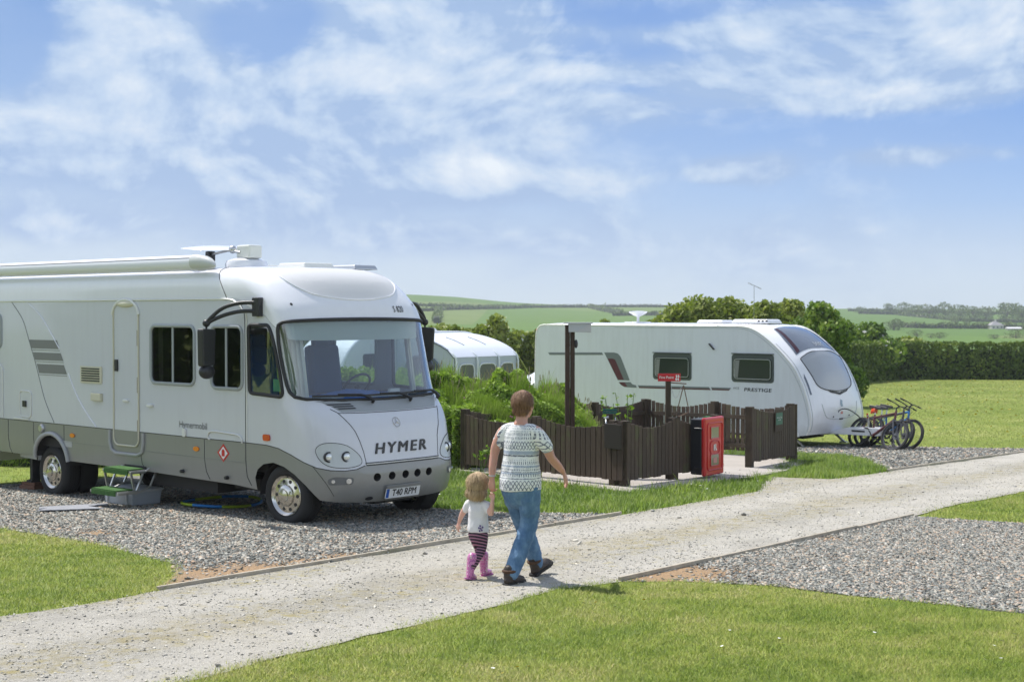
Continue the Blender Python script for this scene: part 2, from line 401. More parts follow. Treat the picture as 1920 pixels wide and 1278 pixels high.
# ================================================================== GROUND
def wob(poly, amp=.05, step=.25):
    """natural, slightly ragged border"""
    out = []; n = len(poly)
    for i in range(n):
        a = Vector(poly[i]); b = Vector(poly[(i + 1) % n]); L = (b - a).length; k = max(1, min(60, int(L / step)))
        for j in range(k):
            p = a.lerp(b, j / k); q = mnoise.noise(Vector((p.x * 1.3, p.y * 1.3, 3))) + .5 * mnoise.noise(Vector((p.x * 4, p.y * 4, 9)))
            t = (b - a).normalized(); out.append((p.x - t.y * q * amp, p.y + t.x * q * amp))
    return out
GP = lambda L: [G(*p) for p in L]
KERB_A = (G(293, 1108), G(1165, 965)); KERB_B = (G(1160, 1090), G(1712, 968)); KERB_C = (G(1662, 884), G(2150, 816))
road_poly = GP([(-500, 1235), (0, 1156), (140, 1135), (290, 1109)]) + GP([(1165, 966), (1290, 945), (1415, 922), (1420, 905), (1445, 895), (1560, 899), (1660, 885)]) + GP([(2150, 817), (2150, 893), (1920, 923), (1800, 945), (1730, 963), (1712, 969), (1160, 1091), (1050, 1106), (880, 1150), (640, 1206), (300, 1292), (-300, 1440), (-900, 1440)])
pitch_a = GP([(-500, 940), (0, 908), (70, 905), (250, 892), (450, 896), (640, 900), (760, 925), (800, 952), (900, 960), (1060, 963), (1167, 964), (293, 1109), (322, 1085), (325, 1058), (180, 1020), (0, 991), (-500, 925 + 15)])
pitch_b = GP([(1160, 1091), (1712, 969), (1760, 972), (1920, 982), (2300, 1005), (2300, 1230), (1920, 1150), (1600, 1117), (1450, 1099), (1280, 1091)])
pitch_c = GP([(1150, 838), (1350, 834), (1500, 838), (1600, 833), (1720, 838), (1800, 840), (1920, 841), (2200, 826), (2150, 816), (1662, 884), (1620, 862), (1560, 853), (1500, 851), (1470, 865), (1250, 855)])
def sheet(name, poly, m, dz, w=0.0):
    p = wob(poly, w) if w else poly
    return tag(region(name, p, lambda a, b, t: (a, b, gz(a, b) + dz + t), m, sm=None), kind='structure')
def stony(name, ramp_stops, scale, patches, patchcol, weeds=None, bump=1.0, patch_n=.56, fine=1.0, track=None):
    m = bpy.data.materials.new(name); m.use_nodes = True; w = NT(m.node_tree); b = w.n['Principled BSDF']
    pos = w.add('ShaderNodeNewGeometry').outputs['Position']
    v = w.add('ShaderNodeTexVoronoi', {'Vector': w.scalev(pos, (1, 1, .2)), 'Scale': scale, 'Randomness': 1.0})
    sx = w.add('ShaderNodeSeparateXYZ', {0: v.outputs['Color']})
    c = w.ramp(sx.outputs[0], ramp_stops)
    f = w.noise(pos, scale * 2.2, 4, .7); c = w.mix(w.mapr(f, .3, .7, 0, .5 * fine), c, (.30, .28, .25))
    big = w.noise(pos, .55, 5, .62); c = w.mix(w.mapr(big, patch_n, patch_n + .12, 0, .55), c, patchcol)
    mid = w.noise(pos, 2.6, 5, .65); c = w.mix(w.mapr(mid, .62, .74, 0, .6), c, patchcol)
    for (px, py, r) in patches:
        g = w.add('ShaderNodeVectorMath', {0: pos, 1: (px, py, gz(px, py))}, operation='DISTANCE').outputs['Value']
        g = w.math('ADD', g, w.math('MULTIPLY', w.math('SUBTRACT', mid, .5), r * 2.4))
        c = w.mix(w.mapr(g, r * .35, r, .85, 0, True), c, (.40, .265, .15))
    if weeds:
        wn = w.noise(pos, 7.0, 5, .7); wl = w.noise(pos, .8, 3, .5)
        c = w.mix(w.math('MULTIPLY', w.mapr(wn, weeds[0], weeds[0] + .07, 0, .75), w.mapr(wl, .4, .6, .15, 1)), c, weeds[1])
    if track:                                  # worn wheel lines either side of a mossier crown
        p0, nv = track; sp = w.add('ShaderNodeSeparateXYZ', {0: pos})
        dd = w.math('ADD', w.math('MULTIPLY', w.math('SUBTRACT', sp.outputs[0], p0[0]), nv[0]), w.math('MULTIPLY', w.math('SUBTRACT', sp.outputs[1], p0[1]), nv[1]))
        dd = w.math('ADD', dd, w.math('MULTIPLY', w.math('SUBTRACT', big, .5), .8)); ad = w.math('ABSOLUTE', dd)
        lane = w.math('ABSOLUTE', w.math('SUBTRACT', ad, .85)); worn = w.mapr(lane, .15, .55, 1, 0, True)
        c = w.mix(w.math('MULTIPLY', worn, w.mapr(mid, .35, .6, .25, .7)), c, (.56, .53, .47))
        moss = w.math('MULTIPLY', w.math('ADD', w.mapr(ad, .1, .5, .75, 0, True), w.mapr(ad, 1.15, 1.6, 0, .55, True)), w.mapr(w.noise(pos, 5.5, 6, .75), .45, .62, 0, 1))
        c = w.mix(moss, c, (.33, .275, .12))
        c = w.mix(w.mapr(w.noise(w.scalev(pos, (1, 1, 1)), 1.1, 6, .7), .52, .66, 0, .6), c, (.33, .315, .28)); c = w.mix(w.mapr(w.noise(pos, 13, 5, .75), .54, .66, 0, .55), c, (.30, .285, .25))
    w.put(b.inputs['Base Color'], c); b.inputs['Roughness'].default_value = .9; b.inputs['Specular IOR Level'].default_value = .25
    bn = w.add('ShaderNodeBump', {'Height': w.math('ADD', w.math('MULTIPLY', v.outputs['Distance'], .8), f), 'Strength': bump, 'Distance': .02}); w.put(b.inputs['Normal'], bn)
    return m
_KD = (Vector(KERB_A[1]) - Vector(KERB_A[0])).normalized(); _KN = Vector((_KD.y, -_KD.x)); _TRK = (Vector(KERB_A[0]) + _KN * 1.55, _KN)
PATCH = [(*G(370, 1082), 1.25), (*G(500, 1066), .8), (*G(640, 1046), .6), (*G(1290, 1072), 1.1), (*G(1220, 1082), .8), (*G(1060, 985), .5), (*G(1560, 1010), .35), (*G(180, 1000), .4)]
gravel_m = stony('slate_gravel', [(0, (.08, .09, .09)), (.25, (.16, .17, .165)), (.5, (.24, .25, .235)), (.75, (.18, .19, .185)), (.9, (.32, .28, .23)), (1, (.40, .39, .36))], 26,
                 PATCH, (.31, .235, .165), (.66, (.20, .22, .07)), patch_n=.60)
road_m = stony('compacted_stone', [(0, (.33, .315, .27)), (.3, (.45, .43, .375)), (.6, (.52, .495, .43)), (.85, (.58, .56, .50)), (1, (.30, .295, .28))], 60,
               [], (.52, .475, .38), (.55, (.40, .34, .14)), bump=.75, patch_n=.5, track=_TRK)
_KD = (Vector(KERB_A[1]) - Vector(KERB_A[0])).normalized()
conc_m = mat('pad_concrete', (.40, .365, .33), .9, bump=(60, .3), var=(3, .12))
def grass_ground():
    m = bpy.data.materials.new('turf'); m.use_nodes = True; w = NT(m.node_tree); b = w.n['Principled BSDF']
    pos = w.add('ShaderNodeNewGeometry').outputs['Position']
    n = w.noise(w.scalev(pos, (1, .6, 1)), .35, 6, .6); n2 = w.noise(pos, 3.5, 6, .7); n3 = w.noise(pos, 28, 4, .7)
    f = w.math('ADD', w.math('MULTIPLY', n, .5), w.math('ADD', w.math('MULTIPLY', n2, .28), w.math('MULTIPLY', n3, .22)))
    c = w.ramp(f, [(.38, (.13, .19, .034)), (.46, (.20, .26, .05)), (.53, (.26, .31, .07)), (.59, (.32, .34, .11)), (.66, (.37, .34, .17))])
    w.put(b.inputs['Base Color'], c); b.inputs['Roughness'].default_value = .9; b.inputs['Specular IOR Level'].default_value = .15
    bn = w.add('ShaderNodeBump', {'Height': n3, 'Strength': .9, 'Distance': .04}); w.put(b.inputs['Normal'], bn); return m
turf_m = grass_ground()
# the far country: fields rising to a low skyline
SKY_L = [(-4000, 560), (0, 556), (500, 551), (770, 552), (850, 556), (900, 561), (950, 566), (1010, 570), (1100, 574), (1240, 574), (1600, 579), (1700, 581), (1900, 583), (2400, 580), (6000, 575)]
D0, D1 = 330.0, 950.0
def sky_row(px): return float(np.interp(px, [a for a, _ in SKY_L], [b for _, b in SKY_L]))
def far_z(x, y):
    """ground beyond the hedge"""
    d = y; px = 960 + FPX * x / max(y, 1)
    z100 = gz(0, 100); zv = CAM_H - (648 - 585) * D0 / FPX
    if d <= 100: return gz(x, d)
    if d <= D0: t = (d - 100) / (D0 - 100); return z100 + (zv - z100) * t * t * (3 - 2 * t)
    ys = sky_row(px)
    if d <= D1:
        t = (d - D0) / (D1 - D0); py = 648 + (ys - 648) * (t ** .62)
        return CAM_H - (py - 585) * d / FPX
    t = min((d - D1) / 1500, 1); z1 = CAM_H - (ys - 585) * D1 / FPX
    return z1 - 30 * t
def on_hill(px, py):
    """where a picture row meets the far slope"""
    lo, hi = D0, D1
    for _ in range(40):
        m = (lo + hi) / 2; x = (px - 960) / FPX * m; z = far_z(x, m); q = 585 + (CAM_H - z) * FPX / m
        if q > py: lo = m
        else: hi = m
    return Vector(((px - 960) / FPX * lo, lo, far_z((px - 960) / FPX * lo, lo)))
def build_ground():
    ys = [-60, -20, 0, 6, 12, 18, 24, 30, 36, 37, 45, 55, 65, 75, 85, 95, 100]
    bx = np.linspace(-1, 1, 61)
    V = []; rows = []
    for y in ys:
        W = 140 + max(y, 0) * 2.2
        V += [(b * W, y, gz(b * W, y)) for b in bx]; rows.append(1)
    n = len(bx); F = [(i * n + k, i * n + k + 1, (i + 1) * n + k + 1, (i + 1) * n + k) for i in range(len(ys) - 1) for k in range(n - 1)]
    o = link('ground', npmesh('ground', V, F), turf_m); tag(o, kind='structure')
    ds = [100, 120, 150, 190, 240, 280, 330] + [330 + 20 * i for i in range(1, 32)] + [1000, 1100, 1250, 1400]
    bx = np.concatenate([np.linspace(-2.2, -.5, 14), np.linspace(-.48, .48, 121), np.linspace(.5, 2.2, 14)]); n = len(bx); V = []
    for y in ds:
        for b in bx:
            x = b * y; V.append((x, y, far_z(x, y) + (0 if y <= 100 else 0)))
    F = [(i * n + k, i * n + k + 1, (i + 1) * n + k + 1, (i + 1) * n + k) for i in range(len(ds) - 1) for k in range(n - 1)]
    m = bpy.data.materials.new('fields'); m.use_nodes = True; w = NT(m.node_tree); b_ = w.n['Principled BSDF']
    pos = w.add('ShaderNodeNewGeometry').outputs['Position']
    v = w.add('ShaderNodeTexVoronoi', {'Vector': w.scalev(pos, (1, .45, 0)), 'Scale': .0075, 'Randomness': .8})
    sx = w.add('ShaderNodeSeparateXYZ', {0: v.outputs['Color']})
    c = w.ramp(sx.outputs[0], [(0, (.085, .16, .030)), (.4, (.11, .19, .034)), (.7, (.14, .205, .05)), (1, (.17, .21, .075))])
    c = w.mix(w.mapr(w.noise(pos, .03, 6, .7), .35, .65, 0, .35), c, (.085, .135, .035))
    w.put(b_.inputs['Base Color'], c); b_.inputs['Roughness'].default_value = .95; b_.inputs['Specular IOR Level'].default_value = .1
    o = link('hills', npmesh('hills', V, F), m); smooth(o); tag(o, kind='structure')
    # one more ridge, farther and paler
    V = []; F = []; xs = np.linspace(-1200, 1900, 90)
    for i, x in enumerate(xs):
        px = 960 + FPX * x / 1550; zt = CAM_H - (float(np.interp(px, [-3000, 700, 950, 1010, 1100, 1250, 1700, 3000], [566, 566, 567.5, 569, 573.5, 577, 579, 574])) - 585) * 1550 / FPX
        V += [(x, 1250, -30), (x, 1550, zt), (x, 1700, -30)]
    for i in range(len(xs) - 1): F += [(3 * i, 3 * i + 3, 3 * i + 4, 3 * i + 1), (3 * i + 1, 3 * i + 4, 3 * i + 5, 3 * i + 2)]
    tag(link('far_ridge', npmesh('far_ridge', V, F), m), kind='structure')
build_ground()
sheet('gravel_pitch', pitch_a, gravel_m, .005, .06)
sheet('gravel_pitch', pitch_b, gravel_m, .005, .06)
sheet('gravel_pitch', pitch_c, gravel_m, .005, .06)
sheet('road', road_poly, road_m, .009, .07)
# enclosure corners (fence lines) and its concrete pad
E0 = Vector((-.80, 23.6)); E1 = Vector((1.62, 20.45)); EU = (E0 - E1).normalized(); EB = (Vector((3.30, 22.75)) - E1).normalized()
E2 = Vector((3.30, 22.75)); E3 = Vector((4.02, 24.0)); E4 = Vector((5.12, 25.8)); E5 = Vector((2.74, 29.0))
pad = [tuple(E1 - EU * .48 - EB * .50), tuple(E0 + EU * .1 - EB * .12), tuple(E5 + EU * .1), tuple(E4 + EB * .2), tuple(E4 - EU * .35), tuple(E3 - EU * .80), tuple(E2 - EU * .75)]
def slab(name, poly, top, m):
    o = region(name, poly, lambda a, b, t: (a, b, gz(a, b) - .02 + t), m, thick=top + .02, sm=None); return o
tag(slab('concrete_pad', pad, .045, conc_m), kind='structure')
def edging(a, b, label, nseg):
    a, b = Vector(a), Vector(b); t = (b - a).normalized(); L = (b - a).length
    root = thing('edging_board', label, 'edging board', (a.x, a.y, gz(*a)))
    m = mat('weathered_board', (.44, .39, .31), .9, bump=(40, .6), var=(6, .25)); k = L / nseg
    for i in range(nseg):
        p = a + t * (k * i + .01); q = a + t * (k * (i + 1) - .01); j = random.uniform(-.008, .008)
        mb = MB(); mb.beam((p.x - a.x, p.y - a.y, gz(*p) - gz(*a) + .008 + j), (q.x - a.x, q.y - a.y, gz(*q) - gz(*a) + .010 + j), .030, .07)
        mb.build('board', m, root, bevel=.004)
edging(*KERB_A, 'long pale timber edging between the motorhome gravel and the road', 5)
edging(*KERB_B, 'straight timber edging along the near side of the road by the empty gravel pitch', 4)
edging(*KERB_C, 'timber edging at the right beyond the road, beside the caravan gravel', 3)

# loose stones
def stones(name, poly, n, size, stops, bbox, label=None, falloff=True, hz=.004, clear=()):
    X = rng.uniform(bbox[0], bbox[1], n * 3); Y = rng.uniform(bbox[2], bbox[3], n * 3)
    ok = inside(poly, X, Y); ok &= np.abs(X / Y) < .42
    if falloff: ok &= rng.random(len(X)) < np.minimum(1, (13.0 / Y) ** 1.5)
    if 'slate' in name:
        for (qx, qy, qr) in PATCH: ok &= rng.random(len(X)) < np.clip(np.hypot(X - qx, Y - qy) / (qr * 1.1), .12, 1) ** 1.5
    X, Y = X[ok][:n], Y[ok][:n]; N = len(X); Z = gza(X, Y)
    base = np.array([(x, y, z) for z in (-1, 1) for y in (-1, 1) for x in (-1, 1)], float)
    S = size * rng.lognormal(0, .45, N); S = np.clip(S, size * .45, size * 2.2)
    V = base[None] * np.stack([S * rng.uniform(.6, 1.2, N), S * rng.uniform(.4, .9, N), S * rng.uniform(.12, .38, N)], 1)[:, None, :] * .5
    V = V * (1 + rng.uniform(-.35, .25, (N, 8, 1)))
    a = rng.uniform(0, 2 * PI, N); tx = rng.normal(0, .28, N); ty = rng.normal(0, .28, N)
    ca, sa = np.cos(a)[:, None], np.sin(a)[:, None]
    x = V[..., 0] * ca - V[..., 1] * sa; y = V[..., 0] * sa + V[..., 1] * ca; z = V[..., 2] + x * tx[:, None] + y * ty[:, None]
    W = np.stack([x + X[:, None], y + Y[:, None], z + Z[:, None] + hz + S[:, None] * .12], -1).reshape(-1, 3)
    f = np.array([(0, 2, 3, 1), (4, 5, 7, 6), (0, 1, 5, 4), (2, 6, 7, 3), (0, 4, 6, 2), (1, 3, 7, 5)])
    F = (f[None] + (np.arange(N) * 8)[:, None, None]).reshape(-1, 4)
    o = link(name, npmesh(name, W, F), islandmat(name + '_stone', stops, .75)); tag(o, label, 'gravel', kind='stuff'); return o
slate = [(0, (.075, .08, .075)), (.2, (.16, .168, .155)), (.45, (.245, .25, .228)), (.62, (.33, .335, .305)), (.76, (.40, .365, .295)), (.88, (.38, .26, .175)), (1, (.55, .53, .48))]
stones('slate_chippings', pitch_a, 230000, .0195, slate, (-9, 2, 12, 21), 'loose grey slate chippings under and around the motorhome')
stones('slate_chippings', pitch_b, 220000, .017, slate, (.5, 7, 10, 17.5), 'loose grey slate chippings on the empty pitch at the right')
stones('slate_chippings', pitch_c, 50000, .028, slate, (3, 16, 23, 34), 'loose grey slate chippings around the caravan and bicycles', falloff=False)
stones('road_grit', road_poly, 46000, .0095, [(0, (.20, .20, .19)), (.25, (.40, .38, .34)), (.6, (.54, .52, .45)), (.9, (.60, .56, .47)), (1, (.14, .14, .14))], (-6, 12, 7, 26), 'scattered small stones on the pale road', hz=.010)
stones('road_grit', road_poly, 170, .034, [(0, (.07, .075, .08)), (.6, (.2, .2, .2)), (1, (.42, .40, .36))], (-6, 12, 7, 26), 'larger loose stones strewn over the pale road', hz=.012)

# grass blades
def blades(name, polys, n, h, wd, bbox, stops, label, lean=.5, excl=(), fall=1.6, ref=9.5, clump=0.0, trans=.25, tanlim=.43, up=.8):
    X = rng.uniform(bbox[0], bbox[1], n * 4); Y = rng.uniform(bbox[2], bbox[3], n * 4)
    ok = np.abs(X / Y) < tanlim
    JX, JY = X + rng.normal(0, .06, len(X)), Y + rng.normal(0, .10, len(X))
    for e in excl: ok &= ~inside(e, JX, JY)
    if polys is not None:
        q = np.zeros(len(X), bool)
        for p in polys: q |= inside(p, JX, JY)
        ok &= q
    ok &= rng.random(len(X)) < np.minimum(1, (ref / Y) ** fall)
    X, Y = X[ok][:n], Y[ok][:n]; N = len(X); Z = gza(X, Y)
    pn = np.array([mnoise.noise(Vector((a * 1.1, b * 1.1, 0))) + .5 * mnoise.noise(Vector((a * 4, b * 4, 5))) for a, b in zip(X[::1], Y[::1])])
    H = h * rng.lognormal(0, .3, N) * (1 + clump * pn); H = np.maximum(H, h * .3)
    a = rng.uniform(0, 2 * PI, N); Wd = wd * rng.uniform(.6, 1.4, N) * np.maximum(1, Y / 12)
    lx = rng.normal(0, lean, N) * H; ly = rng.normal(0, lean, N) * H; dx = np.cos(a) * Wd / 2; dy = np.sin(a) * Wd / 2
    z = np.zeros(N)
    P0 = np.stack([X - dx, Y - dy, Z - .003], 1); P1 = np.stack([X + dx, Y + dy, Z - .003], 1)
    P3 = np.stack([X + lx, Y + ly, Z + H], 1)
    V = np.stack([P0, P1, P3], 1).reshape(-1, 3); F = np.arange(N * 3).reshape(-1, 3)
    o = link(name, npmesh(name, V, F), leafmat(name + '_leaf', stops, trans, up=up)); tag(o, label, 'grass', kind='stuff'); return o
lawn_st = [(.10, (.17, .26, .035)), (.35, (.27, .36, .06)), (.52, (.35, .42, .085)), (.70, (.44, .47, .13)), (.85, (.52, .49, .20)), (1, (.60, .54, .30))]
front_lawn = GP([(-200, 1440), (300, 1290), (640, 1207), (880, 1151), (1050, 1107), (1160, 1093), (1280, 1093), (1450, 1101), (1600, 1119), (1920, 1152), (2300, 1232), (2300, 1440)])
left_lawn = GP([(-500, 940), (0, 992), (180, 1021), (322, 1057), (322, 1085), (290, 1108), (140, 1134), (0, 1155), (-500, 1233)])
right_lawn = GP([(1730, 963), (1800, 945), (1920, 923), (2150, 893), (2300, 1000), (1920, 980), (1760, 971)])
verge = GP([(800, 951), (760, 924), (850, 870), (880, 840), (1020, 842), (1430, 842), (1500, 850), (1445, 894), (1415, 921), (1290, 944), (1165, 963), (1060, 962), (900, 959)])
verge2 = GP([(1440, 893), (1475, 868), (1500, 852), (1560, 854), (1620, 863), (1660, 884), (1560, 898)])
blades('mown_grass', [front_lawn], 520000, .021, .0062, (-6, 6, 7, 13), lawn_st, 'short sunlit lawn along the bottom of the view', lean=.7, ref=8.5, clump=.7)
blades('mown_grass', [left_lawn], 190000, .022, .0065, (-8, -2, 10, 19), lawn_st, 'short lawn wedge at the left edge between gravel and road', lean=.7, ref=12, clump=.7)
blades('mown_grass', [right_lawn], 70000, .022, .0065, (3, 9, 12, 22), [(p, (c[0] * 1.05, c[1] * .92, c[2])) for p, c in lawn_st], 'short lawn patch at the right edge beyond the empty pitch', lean=.6, ref=14)
long_st = [(.05, (.10, .18, .018)), (.4, (.17, .28, .03)), (.7, (.26, .38, .05)), (1, (.38, .44, .12))]
blades('verge_grass', [verge], 170000, .055, .007, (-3, 6.5, 14.5, 30), long_st, 'longer grass verge around the dark fence', lean=.45, excl=[pad], ref=17, clump=.5)
blades('verge_grass', [verge2], 46000, .06, .007, (3.5, 9, 20, 29), long_st, 'small grass island between the gateway and the caravan gravel', lean=.45, ref=25, clump=.4)
shade = [tuple(E1 - EB * .85 - EU * .5), tuple(E1 - EU * 1.0 - EB * .4), tuple(E2 - EU * 1.15), tuple(E2 - EU * .40), tuple(E1 - EU * .1 - EB * .2), tuple(E0 - EB * .3), tuple(E0 - EB * .8)]
blades('tall_grass', [shade], 16000, .10, .009, (-3, 6, 15, 26), long_st, 'tufts of uncut grass below the front of the fence', lean=.35, excl=[pad], ref=22, clump=.6)
blades('field_grass', None, 230000, .022, .0065, (-10, 48, 17, 84), [(.10, (.19, .25, .05)), (.45, (.28, .335, .075)), (.75, (.38, .39, .13)), (1, (.46, .42, .22))], 'mown camping field in front of the clipped hedge', lean=.5,
       excl=[pitch_a, pitch_b, pitch_c, road_poly, pad, front_lawn, right_lawn, left_lawn], ref=30, fall=1.2, tanlim=.40)
# daisies and buttercups
def flowers(name, poly, n, r, col, bbox, label, h=.03):
    X = rng.uniform(bbox[0], bbox[1], n * 8); Y = rng.uniform(bbox[2], bbox[3], n * 8); ok = inside(poly, X, Y)
    X, Y = X[ok], Y[ok]; k = np.array([mnoise.noise(Vector((a * .9, b * .9, 2))) for a, b in zip(X, Y)]) > .05
    X, Y = X[k][:n], Y[k][:n]; mb = MB()
    for x, y in zip(X, Y):
        z = gz(x, y) + h * random.uniform(.7, 1.3); R = r * random.uniform(.7, 1.2); ax = random.uniform(-.4, .4); ay = random.uniform(-.6, .1)
        mb.raw([(x + R * math.cos(q), y + R * math.sin(q), z + ax * R * math.cos(q) + ay * R * math.sin(q)) for q in [k * PI / 3 for k in range(6)]], [tuple(range(6))])
    tag(mb.build(name, mat(name + '_petal', col, .7)), label, 'flowers', kind='stuff')
flowers('daisies', verge, 170, .017, (.8, .8, .76), (-3, 7, 14, 30), 'white daisies dotted in the verge grass', .09)
flowers('daisies', front_lawn, 60, .012, (.8, .8, .76), (-5, 6, 7, 13), 'a few white daisies in the front lawn', .035)
flowers('buttercups', front_lawn, 12, .012, (.8, .55, .03), (-5, 6, 7, 13), 'a few yellow buttercups in the front lawn', .04)
_fld = [(6, 33), (42, 33), (42, 84), (6, 84)]
flowers('buttercups', _fld, 900, .035, (.75, .6, .05), (6, 42, 33, 84), 'yellow buttercups scattered over the far field', .05)
# ================================================================== MOTORHOME
def _curve(n, K=4000):
    a = np.linspace(0, PI / 2, K); x = np.sin(a) ** (2 / n); y = np.cos(a) ** (2 / n)
    l = np.concatenate([[0], np.cumsum(np.hypot(np.diff(x) * .9, np.diff(y) * 1.15))]); l /= l[-1]
    t = np.linspace(0, 1, 400); return np.interp(t, l, x), np.interp(t, l, y)
_T = np.linspace(0, 1, 400); _C4 = _curve(3.6); _C2 = _curve(2.4)
LC = 1.75; S0 = -.3; SC = S0 + LC
_v = np.array([.15, .22, .3, .45, .6, .75, .9, 1.1, 1.22, 1.3, 1.42, 1.6, 1.9, 2.1, 2.32, 2.5, 2.6, 2.7, 2.8, 2.9, 3.0, 3.1, 3.2])
_x = np.array([.60, .70, .78, .82, .83, .79, .76, .72, .66, .60, .46, .38, .27, .20, .12, .05, -.02, -.09, -.17, -.27, -.40, -.56, -.75])
_w = np.array([1.06, 1.09, 1.12, 1.14] + [1.15] * 13 + [1.145, 1.13, 1.09, 1.02, .92, .8])
_z = np.array([.15, .22, .3, .45, .6, .75, .9, 1.1, 1.22, 1.3, 1.42, 1.6, 1.9, 2.1, 2.32, 2.5, 2.6, 2.70, 2.80, 2.875, 2.93, 2.965, 2.98])
def _sm(tab):
    V = np.linspace(.15, 3.2, 611); return V, np.convolve(np.pad(np.interp(V, _v, tab), 6, mode='edge'), np.ones(13) / 13, 'valid')
_X = _sm(_x); _W = _sm(_w); _Z = _sm(_z)
def mh_p(s, v):
    xf = np.interp(v, *_X); w = np.interp(v, *_W); z = np.interp(v, *_Z)
    h = min(max((v - 2.35) / .85, 0), 1); xc = -.3 - 1.0 * h * h * (3 - 2 * h); sg = -1
    if s > SC: s = 2 * SC - s; sg = 1
    if s <= S0:
        x = -1.5 + (s + 1.5) * (xc + 1.5) / 1.2 if s > -1.5 else s
        return Vector((x, sg * w, z))
    t = (s - S0) / LC; A = xf - xc; q = min(max((v - 2.3) / .7, 0), 1)
    cx = (1 - q) * np.interp(t, _T, _C4[0]) + q * np.interp(t, _T, _C2[0]); cy = (1 - q) * np.interp(t, _T, _C4[1]) + q * np.interp(t, _T, _C2[1])
    return Vector((xc + A * cx, sg * w * cy, z))
def mh_n(s, v):
    e = .012
    a = mh_p(s + e, v) - mh_p(s - e, v); b = mh_p(s, min(v + e, 3.2)) - mh_p(s, max(v - e, .15)); return a.cross(b).normalized()
def MF(s, v, o=0.0):
    p = mh_p(s, v); return p + mh_n(s, v) * o if o else p
MCUT = ([-1.5, -1.2, -.9, -.6] + [-.3 + .07 * i for i in range(51)] + [3.5, 3.8, 4.1, 4.4], [.2, .3, .4, .5, .6, .75, .9, 1.1, 1.16, 1.22, 1.28, 1.34, 1.4, 1.46, 1.6, 1.8, 2.0, 2.2, 2.35] + [2.45 + .05 * i for i in range(15)])
def mir(L): return [(2 * SC - s, v) for s, v in L][::-1]

paint_side = mat('silver_white_paint', (.62, .64, .695), .28, coat=.5)
paint_cap = mat('white_gelcoat', (.80, .81, .86), .25, coat=.5)
paint_skirt = mat('grey_metallic_paint', (.275, .28, .275), .34, metal=.2, coat=.3)
paint_stripe = mat('dark_grey_paint', (.20, .205, .21), .4)
grime(paint_side, .06); grime(paint_cap, .04); grime(paint_skirt, .12, .18)
trim_w = mat('white_plastic', (.72, .73, .70), .4); trim_c = mat('cream_plastic', (.60, .58, .46), .5)
rubber = mat('black_rubber', (.018, .018, .02), .55); blackp = mat('black_plastic', (.022, .023, .026), .42, bump=(200, .1))
dark = mat('dark_underbody', (.03, .03, .032), .8); chrome = mat('polished_metal', (.62, .60, .56), .18, metal=1.0)
alu = mat('aluminium', (.55, .56, .57), .35, metal=.9); gap_m = mat('shut_line', (.05, .052, .055), .8)
glass_clear = glass('windscreen_glass', (.72, .80, .84), 3.0); glass_tint = glass('tinted_glass', (.22, .24, .24), 1.3)
amber = mat('amber_lens', (.75, .22, .015), .25, coat=.6); redlens = mat('red_orange_lens', (.62, .07, .015), .25, coat=.6)
tyre_m = mat('tyre_rubber', (.022, .022, .023), .75, bump=(90, .4), var=(5, .25))

def wheel(parent, x, y, z, side, dual=False, R=.36, name='wheel', steer=0.0):
    """side -1: outer face towards -Y"""
    w = link(name, None, parent=parent, loc=(x, y, z), rot=(0, 0, steer)); w.empty_display_size = .1
    W = .25; s = side
    mb = MB(); pr = [(.235, .01), (.25, -.004), (.30, -.012), (.335, .0), (.352, .018), (R, .05), (R, W - .05), (.352, W - .018), (.335, W), (.25, W + .004), (.235, W - .01)]
    mb.lathe([(r, -s * h) for r, h in pr], axis='Y', n=48)
    for k in range(4):
        yy = -s * (.06 + k * .035); mb.lathe([(R + .001, yy - .004), (R + .004, yy - .003), (R + .004, yy + .010), (R + .001, yy + .011)], axis='Y', n=48)
    mb.build('tyre', tyre_m, w, sm=40)
    mb = MB(); mb.lathe([(r, s * -h) for r, h in [(.238, .0), (.232, -.006), (.222, .006), (.20, .022), (.165, .020), (.125, .010), (.118, -.012), (.085, -.030), (.07, -.032), (.066, -.046), (.03, -.052), (.0, -.053)]], axis='Y', n=48)
    mb.build('rim', chrome, w, sm=35)
    for k in range(10):
        q = 2 * PI * k / 10; mb = MB(); mb.lathe([(.0, 0), (.021, 0), (.021, .012), (0, .012)], c=(.165 * math.cos(q), s * -.015 - (.012 if s > 0 else 0), .165 * math.sin(q)), axis='Y', n=10); mb.build('rim_hole', blackp, w)
    mb = MB(); mb.lathe([(0, 0), (.12, 0), (.235, .02), (.235, .2), (0, .2)], c=(0, -s * .03, 0), axis='Y', n=24) if s > 0 else mb.lathe([(0, .03), (.12, .03), (.235, .04), (.235, .2), (0, .2)], axis='Y', n=24)
    mb.build('drum', dark, w)
    if dual:
        mb = MB(); mb.lathe([(r, -s * (h + .27)) for r, h in pr], axis='Y', n=40); mb.build('inner_tyre', tyre_m, w, sm=40)
    return w

